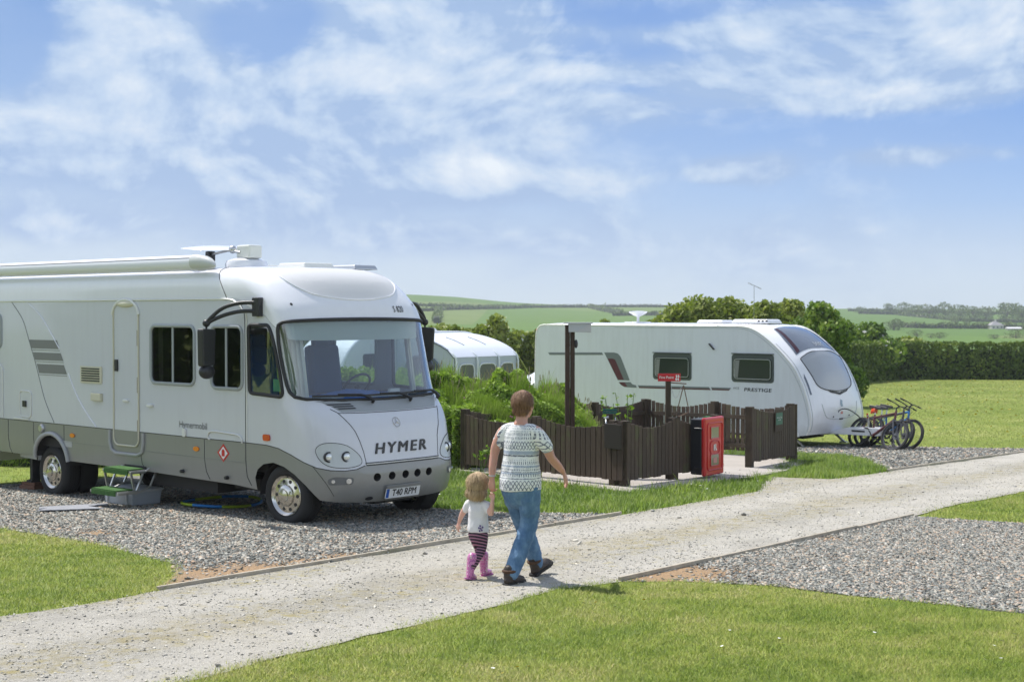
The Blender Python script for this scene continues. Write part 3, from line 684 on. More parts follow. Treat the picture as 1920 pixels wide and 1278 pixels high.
def motorhome():
    A = -42.0
    root = thing('motorhome', 'large white and grey motorhome on gravel with a roof satellite dish', 'motorhome', (-1.845, 17.07, -.53), math.radians(A))
    R = lambda name, o, m, **k: region(name, o, MF, m, root, cuts=MCUT, **k)
    XR, XL = -7.6, 2 * SC + 7.6
    greyl = [(-.69, .90), (-.3, .895), (-.12, .87), (.05, .81), (.20, .735), (.33, .68), (.47, .652), (.62, .645), (.75, .655), (.86, .69), (.90, .70)]
    ws_side = [(.07, 2.22), (.06, 2.09), (.08, 1.92), (.11, 1.75), (.14, 1.60), (.17, 1.52), (.24, 1.465), (.39, 1.44), (.81, 1.42)]
    cap_edge = [(-.75, 2.6), (-.64, 2.57), (-.53, 2.505), (-.37, 2.42), (-.18, 2.33), (-.03, 2.265)]
    ws_top = [(.07, 2.22), (.10, 2.28), (.21, 2.315), (.45, 2.33), (.78, 2.342), (1.1, 2.348)]
    cabw = rpoly([(-.62, 2.27), (-.17, 2.27), (-.05, 2.05), (.03, 1.72), (.045, 1.47), (-.60, 1.495)], [.05, .12, .1, .1, .07, .05])
    w1 = rrect(-2.61, 1.55, -1.70, 2.25, .08); w2 = rrect(-1.34, 1.53, -.755, 2.25, .08); w0 = rrect(-7.3, 1.93, -6.38, 2.39, .08)
    lw1 = rrect(2 * SC + .95, 1.5, 2 * SC + 1.75, 2.2, .08); lw2 = rrect(2 * SC + 2.2, 1.5, 2 * SC + 3.1, 2.2, .08)
    cabl = mir(cabw)
    mid = [(XR, .90)] + greyl + [(2 * SC - s, v) for s, v in greyl[::-1]] + [(XL, .90), (XL, 2.6)]
    mid += [(2 * SC - s, v) for s, v in cap_edge] + [(2 * SC - s, v) for s, v in ws_side] + [(1.45, 1.41)] + ws_side[::-1] + cap_edge[::-1] + [(XR, 2.6)]
    body = R('body', mid, paint_side, holes=[cabw, w1, w2, w0, lw1, lw2, cabl])
    cap = [(XR, 2.6)] + cap_edge + ws_top + [(2 * SC - s, v) for s, v in ws_top[::-1]] + [(2 * SC - s, v) for s, v in cap_edge[::-1]] + [(XL, 2.6), (XL, 3.2), (XR, 3.2)]
    R('roof_moulding', cap, paint_cap)
    # roof skin and rear wall
    ring = [mh_p(s, 3.2) for s in [XR] + list(np.linspace(-1.5, 2 * SC + 1.5, 50)) + [XL]]
    mb = MB(); mb.raw(ring, [tuple(range(len(ring)))]); mb.raw([mh_p(XR, v) for v in _v] + [mh_p(XL, v) for v in _v[::-1]], [tuple(range(2 * len(_v)))]); mb.build('roof_skin', paint_cap, root)
    fa = [(-.50, .36), (-.52, .50), (-.47, .60), (-.36, .67), (-.2, .70), (-.05, .665), (.08, .59), (.2, .48), (.3, .37), (.36, .31)]
    ra = [(-5.04 + .43 * math.cos(q), .40 + .36 * math.sin(q)) for q in np.linspace(PI, 0, 15)]
    bot = [(XR, .43), (-5.47, .42)] + ra + [(-4.61, .41), (-2.85, .41), (-.9, .385)] + fa + [(.5, .29), (.75, .27), (1.0, .26)]
    front_bot = [(1.2, .255)]
    sk = bot + front_bot + [(1.7, .255)] + [(2 * SC - s, v) for s, v in bot[::-1]] + [(XL, .90)] + [(2 * SC - s, v) for s, v in greyl] + greyl[::-1] + [(XR, .90)]
    doorhole = None
    holes5 = [ellipse(s, .55, .052, .047, 18) for s in (1.01, 1.23, 1.44, 1.63, 1.82)]
    skirt = R('skirt', sk, paint_skirt, holes=holes5)
    for h in holes5:                                            # dark ducts behind the five round openings
        c = (sum(p[0] for p in h) / len(h), .55); mb = MB(); n = len(h)
        mb.raw([MF(a, b, -.001) for a, b in h] + [MF(a, b, -.10) for a, b in h], [(i, (i + 1) % n, n + (i + 1) % n, n + i) for i in range(n)] + [tuple(range(n, 2 * n))]); mb.build('air_intake', dark, root)
    # wheel housings and underbody
    mb = MB()
    mb.lathe([(.43, 0), (.43, .42)], c=(-.06, -1.10, .28), axis='Y', n=24, a0=.25, a1=PI - .05); mb.box((-.06, -.68, .5), (.8, .02, .4))
    mb.lathe([(.43, 0), (.43, .62)], c=(-5.04, -1.12, .38), axis='Y', n=24, a0=-.1, a1=PI + .1)
    mb.box((-3.9, 0, .62), (7.0, 2.1, .12)); mb.box((-2.15, -.60, .36), (1.35, .75, .28)); mb.box((-1.05, -.5, .36), (.5, .7, .14)); mb.box((-3.0, .3, .40), (5.0, .8, .3)); mb.box((.0, 0, .36), (.3, 1.7, .1)); mb.box((.25, .1, .27), (.5, .6, .16)); mb.box((-6.3, 0, .5), (2.0, 1.5, .2))
    mb.tube([(-4.3, -.5, .33), (-3.6, -.5, .3), (-2.9, -.45, .3)], .05)
    mb.build('underbody', dark, root)
    for x, y, z, s, d in ((-.05, -1.07, .325, -1, False), (-.05, 1.07, .29, 1, False), (-5.17, -1.06, .215, -1, True), (-5.17, 1.06, .18, 1, True)): wheel(root, x, y, z, s, d, R=.37, steer=0 if d else .10)
    # arch trim (rear), thick satin flare
    mb = MB(); mb.tube([MF(a, b, .012) for a, b in ra], .030, 8); mb.build('arch_trim', mat('satin_grey_plastic', (.36, .37, .38), .4), root, sm=60)
    # shut lines in the skirt and body
    def line(name, pts, r, m, off=.001, n=6, closed=False, dens=.06):
        P = []; N = len(pts)
        for i in range(N if closed else N - 1):
            a, b = pts[i], pts[(i + 1) % N]; k = max(1, int(math.hypot(b[0] - a[0], b[1] - a[1]) / dens))
            P += [(a[0] + (b[0] - a[0]) * j / k, a[1] + (b[1] - a[1]) * j / k) for j in range(k)]
        if not closed: P.append(pts[-1])
        mb = MB(); mb.tube([MF(a, b, off) for a, b in P], r, n, closed=closed); return mb.build(name, m, root, sm=60)
    for x in (-6.2, -5.5, -4.7, -1.5): line('panel_gap', [(x, .89), (x, .66), (x + .03, .5), (x + .09, .41)], .004, gap_m)
    line('panel_gap', [(-2.86, .62), (-2.84, .5), (-2.76, .41)], .004, gap_m)
    line('panel_gap', [(-.70, 2.52), (-.69, 1.6), (-.69, .7), (-.67, .5), (-.60, .40)], .005, gap_m)
    line('body_crease', [(-4.66, .665), (-3.56, .665)], .003, mat('crease_grey', (.22, .23, .23), .5)); line('body_crease', [(-2.78, .665), (-.70, .66)], .003, MATS['crease_grey'])
    line('waist_gap', [(XR, .90)] + greyl[:-1], .005, gap_m); line('waist_gap', [(2 * SC - s, v) for s, v in greyl[:-1][::-1]], .005, gap_m)
    line('skirt_gap', [(.29, .70), (.42, .50), (.5, .36)], .003, gap_m)
    # white cant rail and the joint round the cab moulding
    line('cant_rail', [(XR, 2.585), (-.95, 2.585), (-.82, 2.57), (-.72, 2.50), (-.69, 2.42)], .013, trim_w, .004)
    line('pillar_trim', [(-.66, 2.42), (-.665, 1.6), (-.66, .92)], .010, trim_w, .004)
    line('roof_joint', [(-.95, 2.6), (-.95, 2.85), (-.93, 3.0), (-.9, 3.18)], .005, gap_m)
    line('roof_joint', [(-.72, 2.55), (-.6, 2.53), (-.37, 2.41), (-.18, 2.325), (.05, 2.24)], .003, mat('soft_grey', (.42, .44, .45), .5))
    # windows: glass, frame, blind
    def window(outline, name='side_window', tint=glass_tint, fr=.022, frm=None, mull=None, bar=True):
        f = R(name, offset_loop(outline, .004), tint, off=-.004)
        mb = MB(); L = offset_loop(outline, .010); mb.tube([MF(a, b, .003) for a, b in L], fr, 8, closed=True); o = mb.build('window_frame', frm or mat('grey_frame', (.33, .36, .38), .35), f, sm=60)
        if mull is not None:
            zz = [p[1] for p in outline]; mb = MB(); mb.box((mull, -1.149, (min(zz) + max(zz)) / 2), (.035, .012, max(zz) - min(zz))); mb.build('mullion', mat('grey_frame', (.33, .36, .38), .35), f)
            mb = MB(); xs = [p[0] for p in outline]; mb.box((sum((min(xs), max(xs))) / 2, -1.165, min(zz) - .005), (max(xs) - min(xs) - .1, .03, .03)); mb.build('sill', mat('grey_frame', (.33, .36, .38), .35), f, bevel=.005)
        return f
    a_ = window(w1, mull=-2.15); window(w2, mull=-1.06); window(w0)
    for L in (lw1, lw2): window(L, tint=glass_clear)
    window(cabw, 'cab_window', glass_clear, .022, rubber); window(cabl, 'cab_window', glass_clear, .022, rubber)
    # round shapes seen in the lounge window and a pale blind at its edges
    for cx_ in (-2.54, -1.76): mb = MB(); mb.box((cx_, -1.06, 1.9), (.07, .02, .70)); mb.build('curtain', mat('curtain_cloth', (.42, .38, .28), .9, bump=(30, .5)), root)
    # windscreen with black gasket
    ws = ws_side[::-1] and ([(.07, 2.22)] + ws_side[1:] + [(1.45, 1.41)] + [(2 * SC - s, v) for s, v in ws_side[::-1]] + [(2 * SC - s, v) for s, v in ws_top[1:]] + [(1.45, 2.35)] + ws_top[:0:-1])
    g = R('windscreen', ws, glass_clear, off=-.006)
    mb = MB(); mb.tube([MF(a, b, .002) for a, b in [p for i in range(len(ws)) for p in [ws[i], ((ws[i][0] + ws[(i + 1) % len(ws)][0]) / 2, (ws[i][1] + ws[(i + 1) % len(ws)][1]) / 2)]]], .020, 8, closed=True); mb.build('gasket', rubber, g, sm=60)
    # grey cowl below the windscreen with three louvres
    cowl = [(.46, 1.415), (.55, 1.40), (.62, 1.36), (.71, 1.295), (1.0, 1.287), (1.45, 1.283)]; cowl = cowl + [(2 * SC - s, v) for s, v in cowl[-2::-1]] + [(2 * SC - .81, 1.405), (1.45, 1.395), (.81, 1.405)]
    R('cowl', cowl, mat('cowl_grey', (.30, .32, .33), .4), off=.003)
    for a, b, v in ((.60, .90, 1.375), (.66, .915, 1.352), (.70, .925, 1.328)):
        R('louvre', [(a, v - .008), (b, v - .008), (b - .012, v + .006), (a - .02, v + .006)], blackp, off=.006)
    line('bonnet_gap', [(.60, 1.33), (.66, 1.29), (.75, 1.16), (.80, 1.07), (.84, .96), (.87, .84), (.885, .71)], .004, gap_m, dens=.03)
    line('bonnet_gap', [(2 * SC - .66, 1.29), (2 * SC - .75, 1.16), (2 * SC - .84, .96), (2 * SC - .885, .71)], .004, gap_m, dens=.03)
    line('bonnet_gap', [(.66, 1.283), (1.0, 1.275), (1.45, 1.272), (1.9, 1.275), (2.24, 1.283)], .004, gap_m)
    # dark gap and thin rail below the bonnet
    R('lower_grille', [(.885, .685), (2.015, .685), (2.03, .722), (.87, .722)], blackp, off=.004)
    line('grille_rail', [(.88, .703), (2.02, .703)], .006, trim_w, .012)
    # headlight pods
    for m_ in (0, 1):
        q = (lambda L: mir(L)) if m_ else (lambda L: L)
        pod = cubic([(.34, .87), (.40, .94), (.53, .957), (.68, .92), (.80, .82), (.83, .74), (.78, .695), (.62, .675), (.47, .695), (.38, .76)], 4, closed=True)
        p = R('headlight_pod', q(pod), mat('pod_grey', (.52, .56, .58), .3, coat=.5), off=.004)
        mb = MB(); mb.tube([MF(a, b, .004) for a, b in q(pod)], .0035, 5, closed=True); mb.build('pod_gap', gap_m, p)
        for s_ in (.475, .66):
            ss = 2 * SC - s_ if m_ else s_; c = MF(ss, .80, .002); nrm = (mh_n(ss, .80) * .5 + Vector((.9, 0, .05))).normalized(); Q = nrm.to_track_quat('Z', 'Y').to_matrix()
            mb = MB(); t = MB(); t.lathe([(.062, -.03), (.062, .004), (.050, .010), (.046, .0)], n=20); hb = MB().raw([Q @ Vector(v) + c for v in t.v], t.f)
            h = hb.build('headlight', blackp, root, sm=40)
            t = MB(); t.lathe([(.046, .0), (.040, .006), (.025, .012), (0, .014)], n=18); MB().raw([Q @ Vector(v) + c for v in t.v], t.f).build('lens', mat('lamp_lens', (.72, .74, .74), .08, metal=.6), h, sm=60)
        fog = rpoly([(.44, .485), (.70, .49), (.71, .565), (.50, .58), (.43, .55)], .03)
        p = R('fog_lamp', q(fog), mat('fog_surround', (.16, .165, .17), .5), off=.003)
        for s_, rr in ((.49, .020), (.65, .030)):
            ss = 2 * SC - s_ if m_ else s_
            region('lens', ellipse(ss, .53, rr, rr, 14), MF, MATS['lamp_lens'], p, off=.008, thick=.008)
    # number plate
    mb = MB(); Pc = MF(1.40, .355, .02); tan = (mh_p(1.55, .355) - mh_p(1.25, .355)).normalized(); nn = mh_n(1.40, .355); upv = nn.cross(tan)
    pf = lambda a, b, t: Pc + tan * a + upv * b + nn * t
    mb.prism(rrect(-.27, -.062, .27, .062, .012), .008, pf); pl = mb.build('number_plate', mat('plate_white', (.78, .79, .80), .35), root)
    MB().prism([(-.262, -.054), (-.218, -.054), (-.218, .054), (-.262, .054)], .0015, lambda a, b, t: pf(a, b, .008 + t)).build('blue_band', mat('plate_blue', (.02, .10, .42), .4), pl)
    lettering('registration', 'T40 RPM', .112, lambda a, b, t: pf(a + .022, b, .0102 + t), mat('plate_black', (.015, .015, .015), .5), pl, bold=.0022, sx=.92)
    mb = MB(); mb.prism(rrect(-.275, .062, .275, .095, .01), .02, pf); mb.build('plate_recess', paint_skirt, root)
    # towing eye hole
    R('towing_cover', ellipse(.92, .31, .055, .022, 14), blackp, off=.004)
    # raised lettering across the bonnet
    lettering('maker_lettering', 'HYMER', .17, lambda a, b, t: MF(1.410 + a, .863 + b, .001 + t), mat('letter_black', (.02, .021, .024), .3), root, bold=.0025, shear=.25, space=1.28, sx=1.26, thick=.012)
    lettering('model_lettering', 'S 820', .105, lambda a, b, t: MF(2.06 + a * .9, 2.462 + b, .004), MATS['letter_black'], root, bold=.001, shear=.12, sx=.9)
    lettering('side_lettering', 'Hymermobil', .115, lambda a, b, t: MF(-1.73 + a, 1.045 + b, .003), mat('letter_grey', (.30, .31, .32), .5), root, bold=.001)
    # round three-pointed badge
    mb = MB(); c = (1.415, 1.15); mb.tube([MF(a, b, .006) for a, b in ellipse(*c, .052, .052, 24)], .0035, 6, closed=True)
    for k in range(3):
        q = PI / 2 + 2 * PI * k / 3; mb.tube([MF(c[0], c[1], .007), MF(c[0] + .048 * math.cos(q), c[1] + .048 * math.sin(q), .006)], [.007, .002], 5)
    mb.build('bonnet_badge', chrome, root, sm=50)
    # shaped recess panel over the cab
    oval = cubic([(.50, 3.08), (.46, 2.93), (.54, 2.78), (.76, 2.655), (1.05, 2.60), (1.45, 2.575), (1.84, 2.60), (2.14, 2.655), (2.36, 2.78), (2.44, 2.93), (2.40, 3.08)], 6)
    R('roof_panel', oval, mat('pale_grey_gelcoat', (.64, .64, .65), .4), off=.003)
    mb = MB(); mb.tube([MF(a, b, .002) for a, b in oval], .010, 6); mb.build('panel_edge', paint_cap, root, sm=60)
    for s_ in (.43, 2 * SC - .43):
        R('marker_lamp', ellipse(s_, 2.52, .020, .016, 14), blackp, off=.004)
    # side marker lamps
    for s_, v in ((-1.66, .765), (-4.48, .765)): R('side_marker', ellipse(s_, v, .058, .030, 16), amber, off=.002, thick=.012)
    R('side_marker', rrect(-.35, .945, -.24, 1.02, .025), redlens, off=.002, thick=.018)
    # entrance door
    dr = rrect(-3.46, .71, -2.89, 2.53, .10)
    d = R('entrance_door', dr, paint_side, off=.004)
    low = [(-3.46, .905)] + [p for p in rrect(-3.46, .71, -2.89, 1.5, .10) if p[1] < .9] + [(-2.89, .905)]
    region('lower_panel', low, MF, paint_skirt, d, cuts=MCUT, off=.007)
    mb = MB(); mb.tube([MF(a, b, .010) for a, b in dr], .013, 6, closed=True); mb.build('door_frame', trim_c, d, sm=60)
    mb = MB(); mb.tube([MF(a, b, .010) for a, b in [(-3.56, .89), (-3.56, .74), (-3.52, .64), (-3.42, .60), (-2.93, .60), (-2.82, .64), (-2.79, .74), (-2.79, .89)]], .022, 8); mb.build('door_recess_trim', MATS['satin_grey_plastic'], d, sm=60)
    mb = MB(); mb.box((-3.385, -1.165, 1.74), (.055, .03, .15)); mb.build('door_handle', blackp, d, bevel=.006)
    mb = MB(); mb.tube([(-2.90, -1.165, 2.0), (-2.90, -1.165, 2.2)], .010); mb.tube([(-2.90, -1.165, 1.4), (-2.90, -1.165, 1.6)], .010); mb.tube([(-2.90, -1.165, .9), (-2.90, -1.165, 1.05)], .010); mb.build('hinge', mat('brown_hinge', (.25, .20, .14), .5), d)
    mb = MB(); mb.ball((-3.18, -1.15, 2.535), (.20, .05, .045)); mb.build('porch_lamp', trim_c, root, sm=60)
    mb = MB(); mb.tube([MF(-3.18 + .30 * math.cos(q), 2.40 + .19 * math.sin(q), .012) for q in np.linspace(0, PI, 12)], .02, 8); mb.build('rain_gutter', trim_w, root, sm=60)
    for x, z in ((-3.17, 1.29), (-2.63, 1.25)):
        mb = MB(); mb.box((x, -1.168, z), (.115, .035, .035)); mb.build('catch', trim_w, root, bevel=.01)
    # side furniture: vent grille, socket, locker, sockets, decals
    mb = MB(); mb.box((-4.0, -1.158, 1.60), (.52, .02, .23)); v_ = mb.build('vent_grille', trim_c, root, bevel=.006)
    mb = MB(); [mb.box((-4.0, -1.171, 1.52 + .032 * k), (.43, .008, .016)) for k in range(6)]; mb.build('vent_slots', blackp, v_)
    mb = MB(); mb.box((-3.85, -1.17, 1.31), (.24, .05, .105)); mb.build('socket_cover', trim_c, root, bevel=.012)
    lk = rrect(-5.86, .955, -5.55, 1.32, .06); l_ = R('locker_hatch', lk, paint_side, off=.005); mb = MB(); mb.tube([MF(a, b, .006) for a, b in lk], .010, 6, closed=True); mb.build('hatch_frame', trim_w, l_, sm=60)
    mb = MB(); mb.box((-5.72, -1.165, 1.14), (.085, .02, .085)); mb.build('hatch_lock', blackp, l_)
    line('rear_door_frame', [(-6.34, .92), (-6.34, 1.62), (-6.42, 1.68), (XR, 1.68)], .010, trim_w, .006)
    line('drip_strip', [(-6.02, .925), (-5.62, .925)], .012, trim_w, .01)
    lk = rpoly([(-1.43, .90), (-1.41, .985), (-1.30, 1.0), (-.86, .985), (-.76, .96), (-.74, .88)], .05); mb = MB(); mb.tube([MF(a, b, .008) for a, b in lk[:-2]], .011, 6); mb.build('step_locker', trim_w, root, sm=60)
    R('flap', rrect(-1.935, .90, -1.87, 1.0, .02), trim_w, off=.002, thick=.02)
    mb = MB(); mb.lathe([(.0, -.035), (.045, -.035), (.062, -.012), (.062, 0)], c=(-5.27, -1.15, .82), axis='Y', n=18); mb.build('fuel_cap', alu, root, sm=40)
    for i, (x0, x1, x2, x3, v0, v1) in enumerate(((-5.60, -4.86, -4.80, -5.55, 2.045, 1.925), (-5.50, -4.77, -4.70, -5.44, 1.87, 1.765), (-5.40, -4.69, -4.61, -5.34, 1.71, 1.585))):
        b_ = R('decal_block', [(x0, v0), (x1, v0), (x2, v1), (x3, v1)], paint_stripe, off=.003); line('decal_line', [(x3, v1 - .022), (x2, v1 - .022)], .005, paint_stripe, .001)
    line('decal_sweep', cubic([(-6.08, 2.575), (-5.78, 2.33), (-5.62, 2.06), (-5.45, 1.75), (-5.33, 1.5), (-5.18, 1.2), (-4.95, .91)], 5), .006, paint_stripe, .001)
    line('decal_sweep', cubic([(-5.66, 2.575), (-5.30, 2.38), (-4.98, 2.1), (-4.80, 1.93)], 5), .010, paint_cap, .002); line('decal_sweep', cubic([(-4.58, 1.60), (-4.38, 1.32), (-4.15, 1.1), (-3.90, .91)], 5), .010, paint_cap, .002)
    R('warning_sticker', [(-1.24, .75), (-1.12, .64), (-1.0, .75), (-1.12, .86)], mat('sticker_red', (.55, .03, .02), .5), off=.003)
    R('warning_sticker', [(-1.205, .75), (-1.12, .672), (-1.035, .75), (-1.12, .828)], mat('sticker_white', (.8, .8, .8), .5), off=.005)
    R('warning_sticker', rpoly([(-1.15, .71), (-1.09, .71), (-1.09, .78), (-1.12, .80), (-1.15, .78)], .01), MATS['sticker_red'], off=.007)
    R('rating_sticker', rrect(-4.72, .60, -4.50, .68, .004), mat('sticker_grey', (.45, .46, .45), .6), off=.003)
    for x, z in ((-1.95, .47), (-1.05, .46)):
        mb = MB(); mb.lathe([(0, -.05), (.02, -.05), (.025, 0)], c=(x, -1.135, z), axis='Y', n=12); mb.build('locker_lock', blackp, root)
    # awning case
    mb = MB(); pr = [(.0, .085), (.04, .09), (.075, .06), (.092, .015), (.085, -.04), (.05, -.075), (-.02, -.085), (-.06, -.085), (-.06, .07)]
    pr = cubic(pr, 3, closed=True); V = [(x, -1.10 - a, 3.035 + b) for x in (XR - .2, -1.74) for a, b in pr]; n = len(pr)
    mb.raw(V, [(i, (i + 1) % n, n + (i + 1) % n, n + i) for i in range(n)] + [tuple(range(n)), tuple(range(n, 2 * n))]); aw = mb.build('awning_case', mat('awning_alloy', (.76, .775, .85), .5), root, sm=40)
    mb = MB(); mb.tube([(XR, -1.18, 3.09), (-1.75, -1.18, 3.09)], .004, 4); mb.build('awning_joint', gap_m, aw)
    mb = MB(); V = []
    for x, k in ((-1.74, 1.03), (-1.66, 1.03), (-1.55, .93), (-1.45, .72), (-1.37, .42), (-1.33, .1)): V += [(x, -1.10 - a * k, 3.035 - .05 * (1 - k) + b * k) for a, b in pr]
    mb.raw(V, [(j * n + i, j * n + (i + 1) % n, (j + 1) * n + (i + 1) % n, (j + 1) * n + i) for j in range(5) for i in range(n)] + [tuple(range(n)), tuple(range(5 * n, 6 * n))]); mb.build('end_cap', mat('awning_cap', (.55, .57, .57), .4), aw, sm=50)
    mb = MB(); mb.ball((-2.75, -.9, 3.10), .045); mb.build('roof_vent_knob', trim_c, root, sm=60)
    # roof hatches, panel
    for c, s_, m in (((-1.15, .15, 3.01), (.55, .5, .07), trim_w), ((-1.75, -.1, 3.0), (.45, .5, .05), trim_w), ((-1.1, .8, 3.0), (.75, .4, .06), alu), ((-1.62, .6, 3.0), (.4, .35, .05), trim_c)):
        mb = MB(); mb.box(c, s_, taper=.9); mb.build('roof_hatch', m, root, bevel=.015)
    # folded satellite dish
    b = MB(); b.lathe([(.26, 2.96), (.26, 3.02), (.24, 3.06), (.16, 3.09), (.05, 3.10)], c=(-1.38, -.6, 0), n=28); ds = b.build('satellite_mount', paint_cap, root, sm=40)
    Q = Matrix.Rotation(.06, 3, 'Y') @ Matrix.Rotation(.05, 3, 'X'); t = MB(); t.lathe([(.0, .035), (.2, .025), (.42, .0), (.43, -.008), (.2, .015), (0, .022)], n=32)
    MB().raw([Q @ Vector((v[0] * 1.15, v[1], v[2])) + Vector((-1.98, -.6, 3.235)) for v in t.v], t.f).build('dish', paint_cap, ds, sm=50)
    b = MB(); b.box((-1.30, -.62, 3.17), (.26, .2, .16)); b.build('dish_drive', trim_w, ds, bevel=.02)
    b = MB(); b.tube([(-1.35, -.72, 3.16), (-1.55, -.74, 3.19), (-1.9, -.74, 3.15)], .016); b.ball((-1.50, -.72, 3.20), .05); b.build('dish_arm', alu, ds, sm=60)
    b = MB(); b.box((-1.93, -.74, 3.125), (.09, .10, .13)); b.ball((-1.93, -.74, 3.05), .045); b.build('receiver', blackp, ds, bevel=.015)
    # mirrors
    for s_ in (-1, 1):
        b = MB(); y0 = 1.15 * s_; b.box((-.42, y0 + .03 * s_, 2.49), (.12, .08, .22))
        mr = b.build('mirror', blackp, root, bevel=.01)
        up = cubic([(-.42, y0 + .04 * s_, 2.54), (-.60, y0 + .15 * s_, 2.535), (-.78, y0 + .25 * s_, 2.48), (-.90, y0 + .33 * s_, 2.37), (-.955, y0 + .36 * s_, 2.30)], 4)
        lo = cubic([(-.42, y0 + .04 * s_, 2.44), (-.58, y0 + .14 * s_, 2.44), (-.75, y0 + .24 * s_, 2.40), (-.90, y0 + .33 * s_, 2.33), (-.955, y0 + .36 * s_, 2.28)], 4)
        if s_ > 0: up = [(x + .62 * min(1, abs(y - y0) / .36) * .9, y, z) for x, y, z in up]; lo = [(x + .62 * min(1, abs(y - y0) / .36) * .9, y, z) for x, y, z in lo]
        ex = up[-1][0]; b = MB(); b.tube(up, .024, 7); b.tube(lo, .024, 7); b.ball(up[-1], .045); b.tube([(ex, up[-1][1], 2.28), (ex, up[-1][1], 2.16)], .012); b.build('mirror_arm', blackp, mr, sm=60)
        b = MB(); V = [(a, t, c) for a, c in rpoly([(-.115, -.22), (.10, -.20), (.125, .20), (-.125, .215)], .035) for t in (0,)]
        Qm = Matrix.Rotation(-.35 * s_, 3, 'Z'); cx = (ex + .02, up[-1][1] + .01 * s_, 2.02); b = MB()
        b.prism(rpoly([(-.10, -.225), (.085, -.21), (.105, .21), (-.11, .22)], .035), .10, lambda a, c, t: Vector(cx) + Qm @ Vector((.05 - t, a * s_ * .5 + a * .5, c)) if False else Vector(cx) + Matrix.Rotation(.12 if s_ < 0 else -.85, 3, 'Z') @ Vector((.05 - t, a, c)))
        b.build('mirror_housing', blackp, mr, bevel=.018)
        b = MB(); b.ball((cx[0], cx[1], 1.735), (.075, .105, .085)); b.build('lower_mirror', blackp, mr, sm=60)
    # wipers
    for p, k, a, e in (((1.21, 1.375), (1.06, 1.455), (.46, 1.468), (1.10, 1.452)), ((1.80, 1.37), (1.64, 1.45), (1.08, 1.45), (1.68, 1.452)), ((2.38, 1.37), (2.24, 1.46), (1.60, 1.45), (2.28, 1.47))):
        b = MB(); q = lambda c, o: MF(c[0], c[1], o)
        b.tube([q(p, .01), q(p, .05)], .018, 8); b.tube([q(p, .045), q(((p[0] + k[0]) / 2, (p[1] + k[1]) / 2), .06), q(k, .055), q(((k[0] + a[0]) / 2, (k[1] + a[1]) / 2 + .012), .045)], [.024, .020, .015, .010], 6)
        wp = b.build('wiper', blackp, root, sm=60)
        b = MB(); b.tube([q((a[0] + (e[0] - a[0]) * t, a[1] + (e[1] - a[1]) * t), .03) for t in np.linspace(0, 1, 10)], .013, 5); b.build('wiper_blade', rubber, wp)
    # interior seen through the glass
    bl2 = mat('dark_blue_seat', (.035, .10, .24), .9, bump=(80, .3)); beige = mat('beige_lining', (.50, .46, .38), .8)
    b = MB(); b.box((-2.65, 0, 2.50), (4.3, 2.1, .03)); b.build('ceiling_lining', beige, root)
    b = MB(); b.box((-4.8, 0, 1.8), (.04, 2.26, 1.7)); b.build('bulkhead', beige, root)
    b = MB(); b.box((-2.4, 0, .98), (4.8, 2.24, .04)); b.build('cabin_floor', mat('brown_floor', (.10, .08, .06), .8), root)
    b = MB(); V = []; F = []; nx, ny = 14, 30
    for i in range(nx + 1):
        for j in range(ny + 1):
            t = i / nx; y = -1.02 + 2.04 * j / ny; xe = .40 - .42 * abs(y / 1.02) ** 3.2; x = -.42 + (xe + .40) * t
            z = 1.39 + .10 * (1 - t) * (.6 + .4 * math.sin(y * 3.1 + 1)) + .018 * mnoise.noise(Vector((x * 9, y * 7, 0))) + .035 * max(0, mnoise.noise(Vector((x * 3, y * 3, 7)))); V.append((x, y, z - .02))
    F = [(i * (ny + 1) + j, (i + 1) * (ny + 1) + j, (i + 1) * (ny + 1) + j + 1, i * (ny + 1) + j + 1) for i in range(nx) for j in range(ny)]
    b.raw(V, F); b.build('dashboard_cover', mat('bright_blue_towel', (.04, .20, .62), .95, bump=(50, .6)), root, sm=60)
    b = MB(); b.box((-.44, 0, 1.2), (.06, 2.0, .5)); b.build('dashboard', blackp, root)
    b = MB(); b.prism([(.05, -.95), (.30, -.8), (.22, -.42), (.0, -.5)], .014, lambda a, c, t: (a, c, 1.43 + t)); b.prism([(.30, -.1), (.36, .35), (.28, .55), (.2, .0)], .02, lambda a, c, t: (a, c, 1.425 + t)); b.build('paper_sheets', mat('paper', (.7, .7, .68), .8), root)
    b = MB(); b.box((.30, .30, 1.47), (.04, .16, .09)); b.build('parking_card', mat('paper', (.7, .7, .68), .8), root)
    for y in (-.52, .52):
        b = MB(); b.box((-1.0, y, 1.18), (.5, .52, .18)); b.box((-1.24, y, 1.62), (.15, .50, .78), Matrix.Rotation(-.15, 3, 'Y')); b.box((-1.31, y, 2.06), (.11, .28, .2), Matrix.Rotation(-.1, 3, 'Y')); o = b.build('cab_seat', bl2, root, bevel=.05)
    b = MB(); Qs = Matrix.Rotation(-.9, 3, 'Y'); b.tube([Qs @ Vector((.2 * math.cos(q), .2 * math.sin(q), 0)) + Vector((-.62, .52, 1.50)) for q in np.linspace(0, 2 * PI, 25)[:-1]], .016, 7, closed=True); b.tube([(-.62, .52, 1.5), (-.45, .52, 1.3)], .03); b.build('steering_wheel', blackp, root, sm=60)
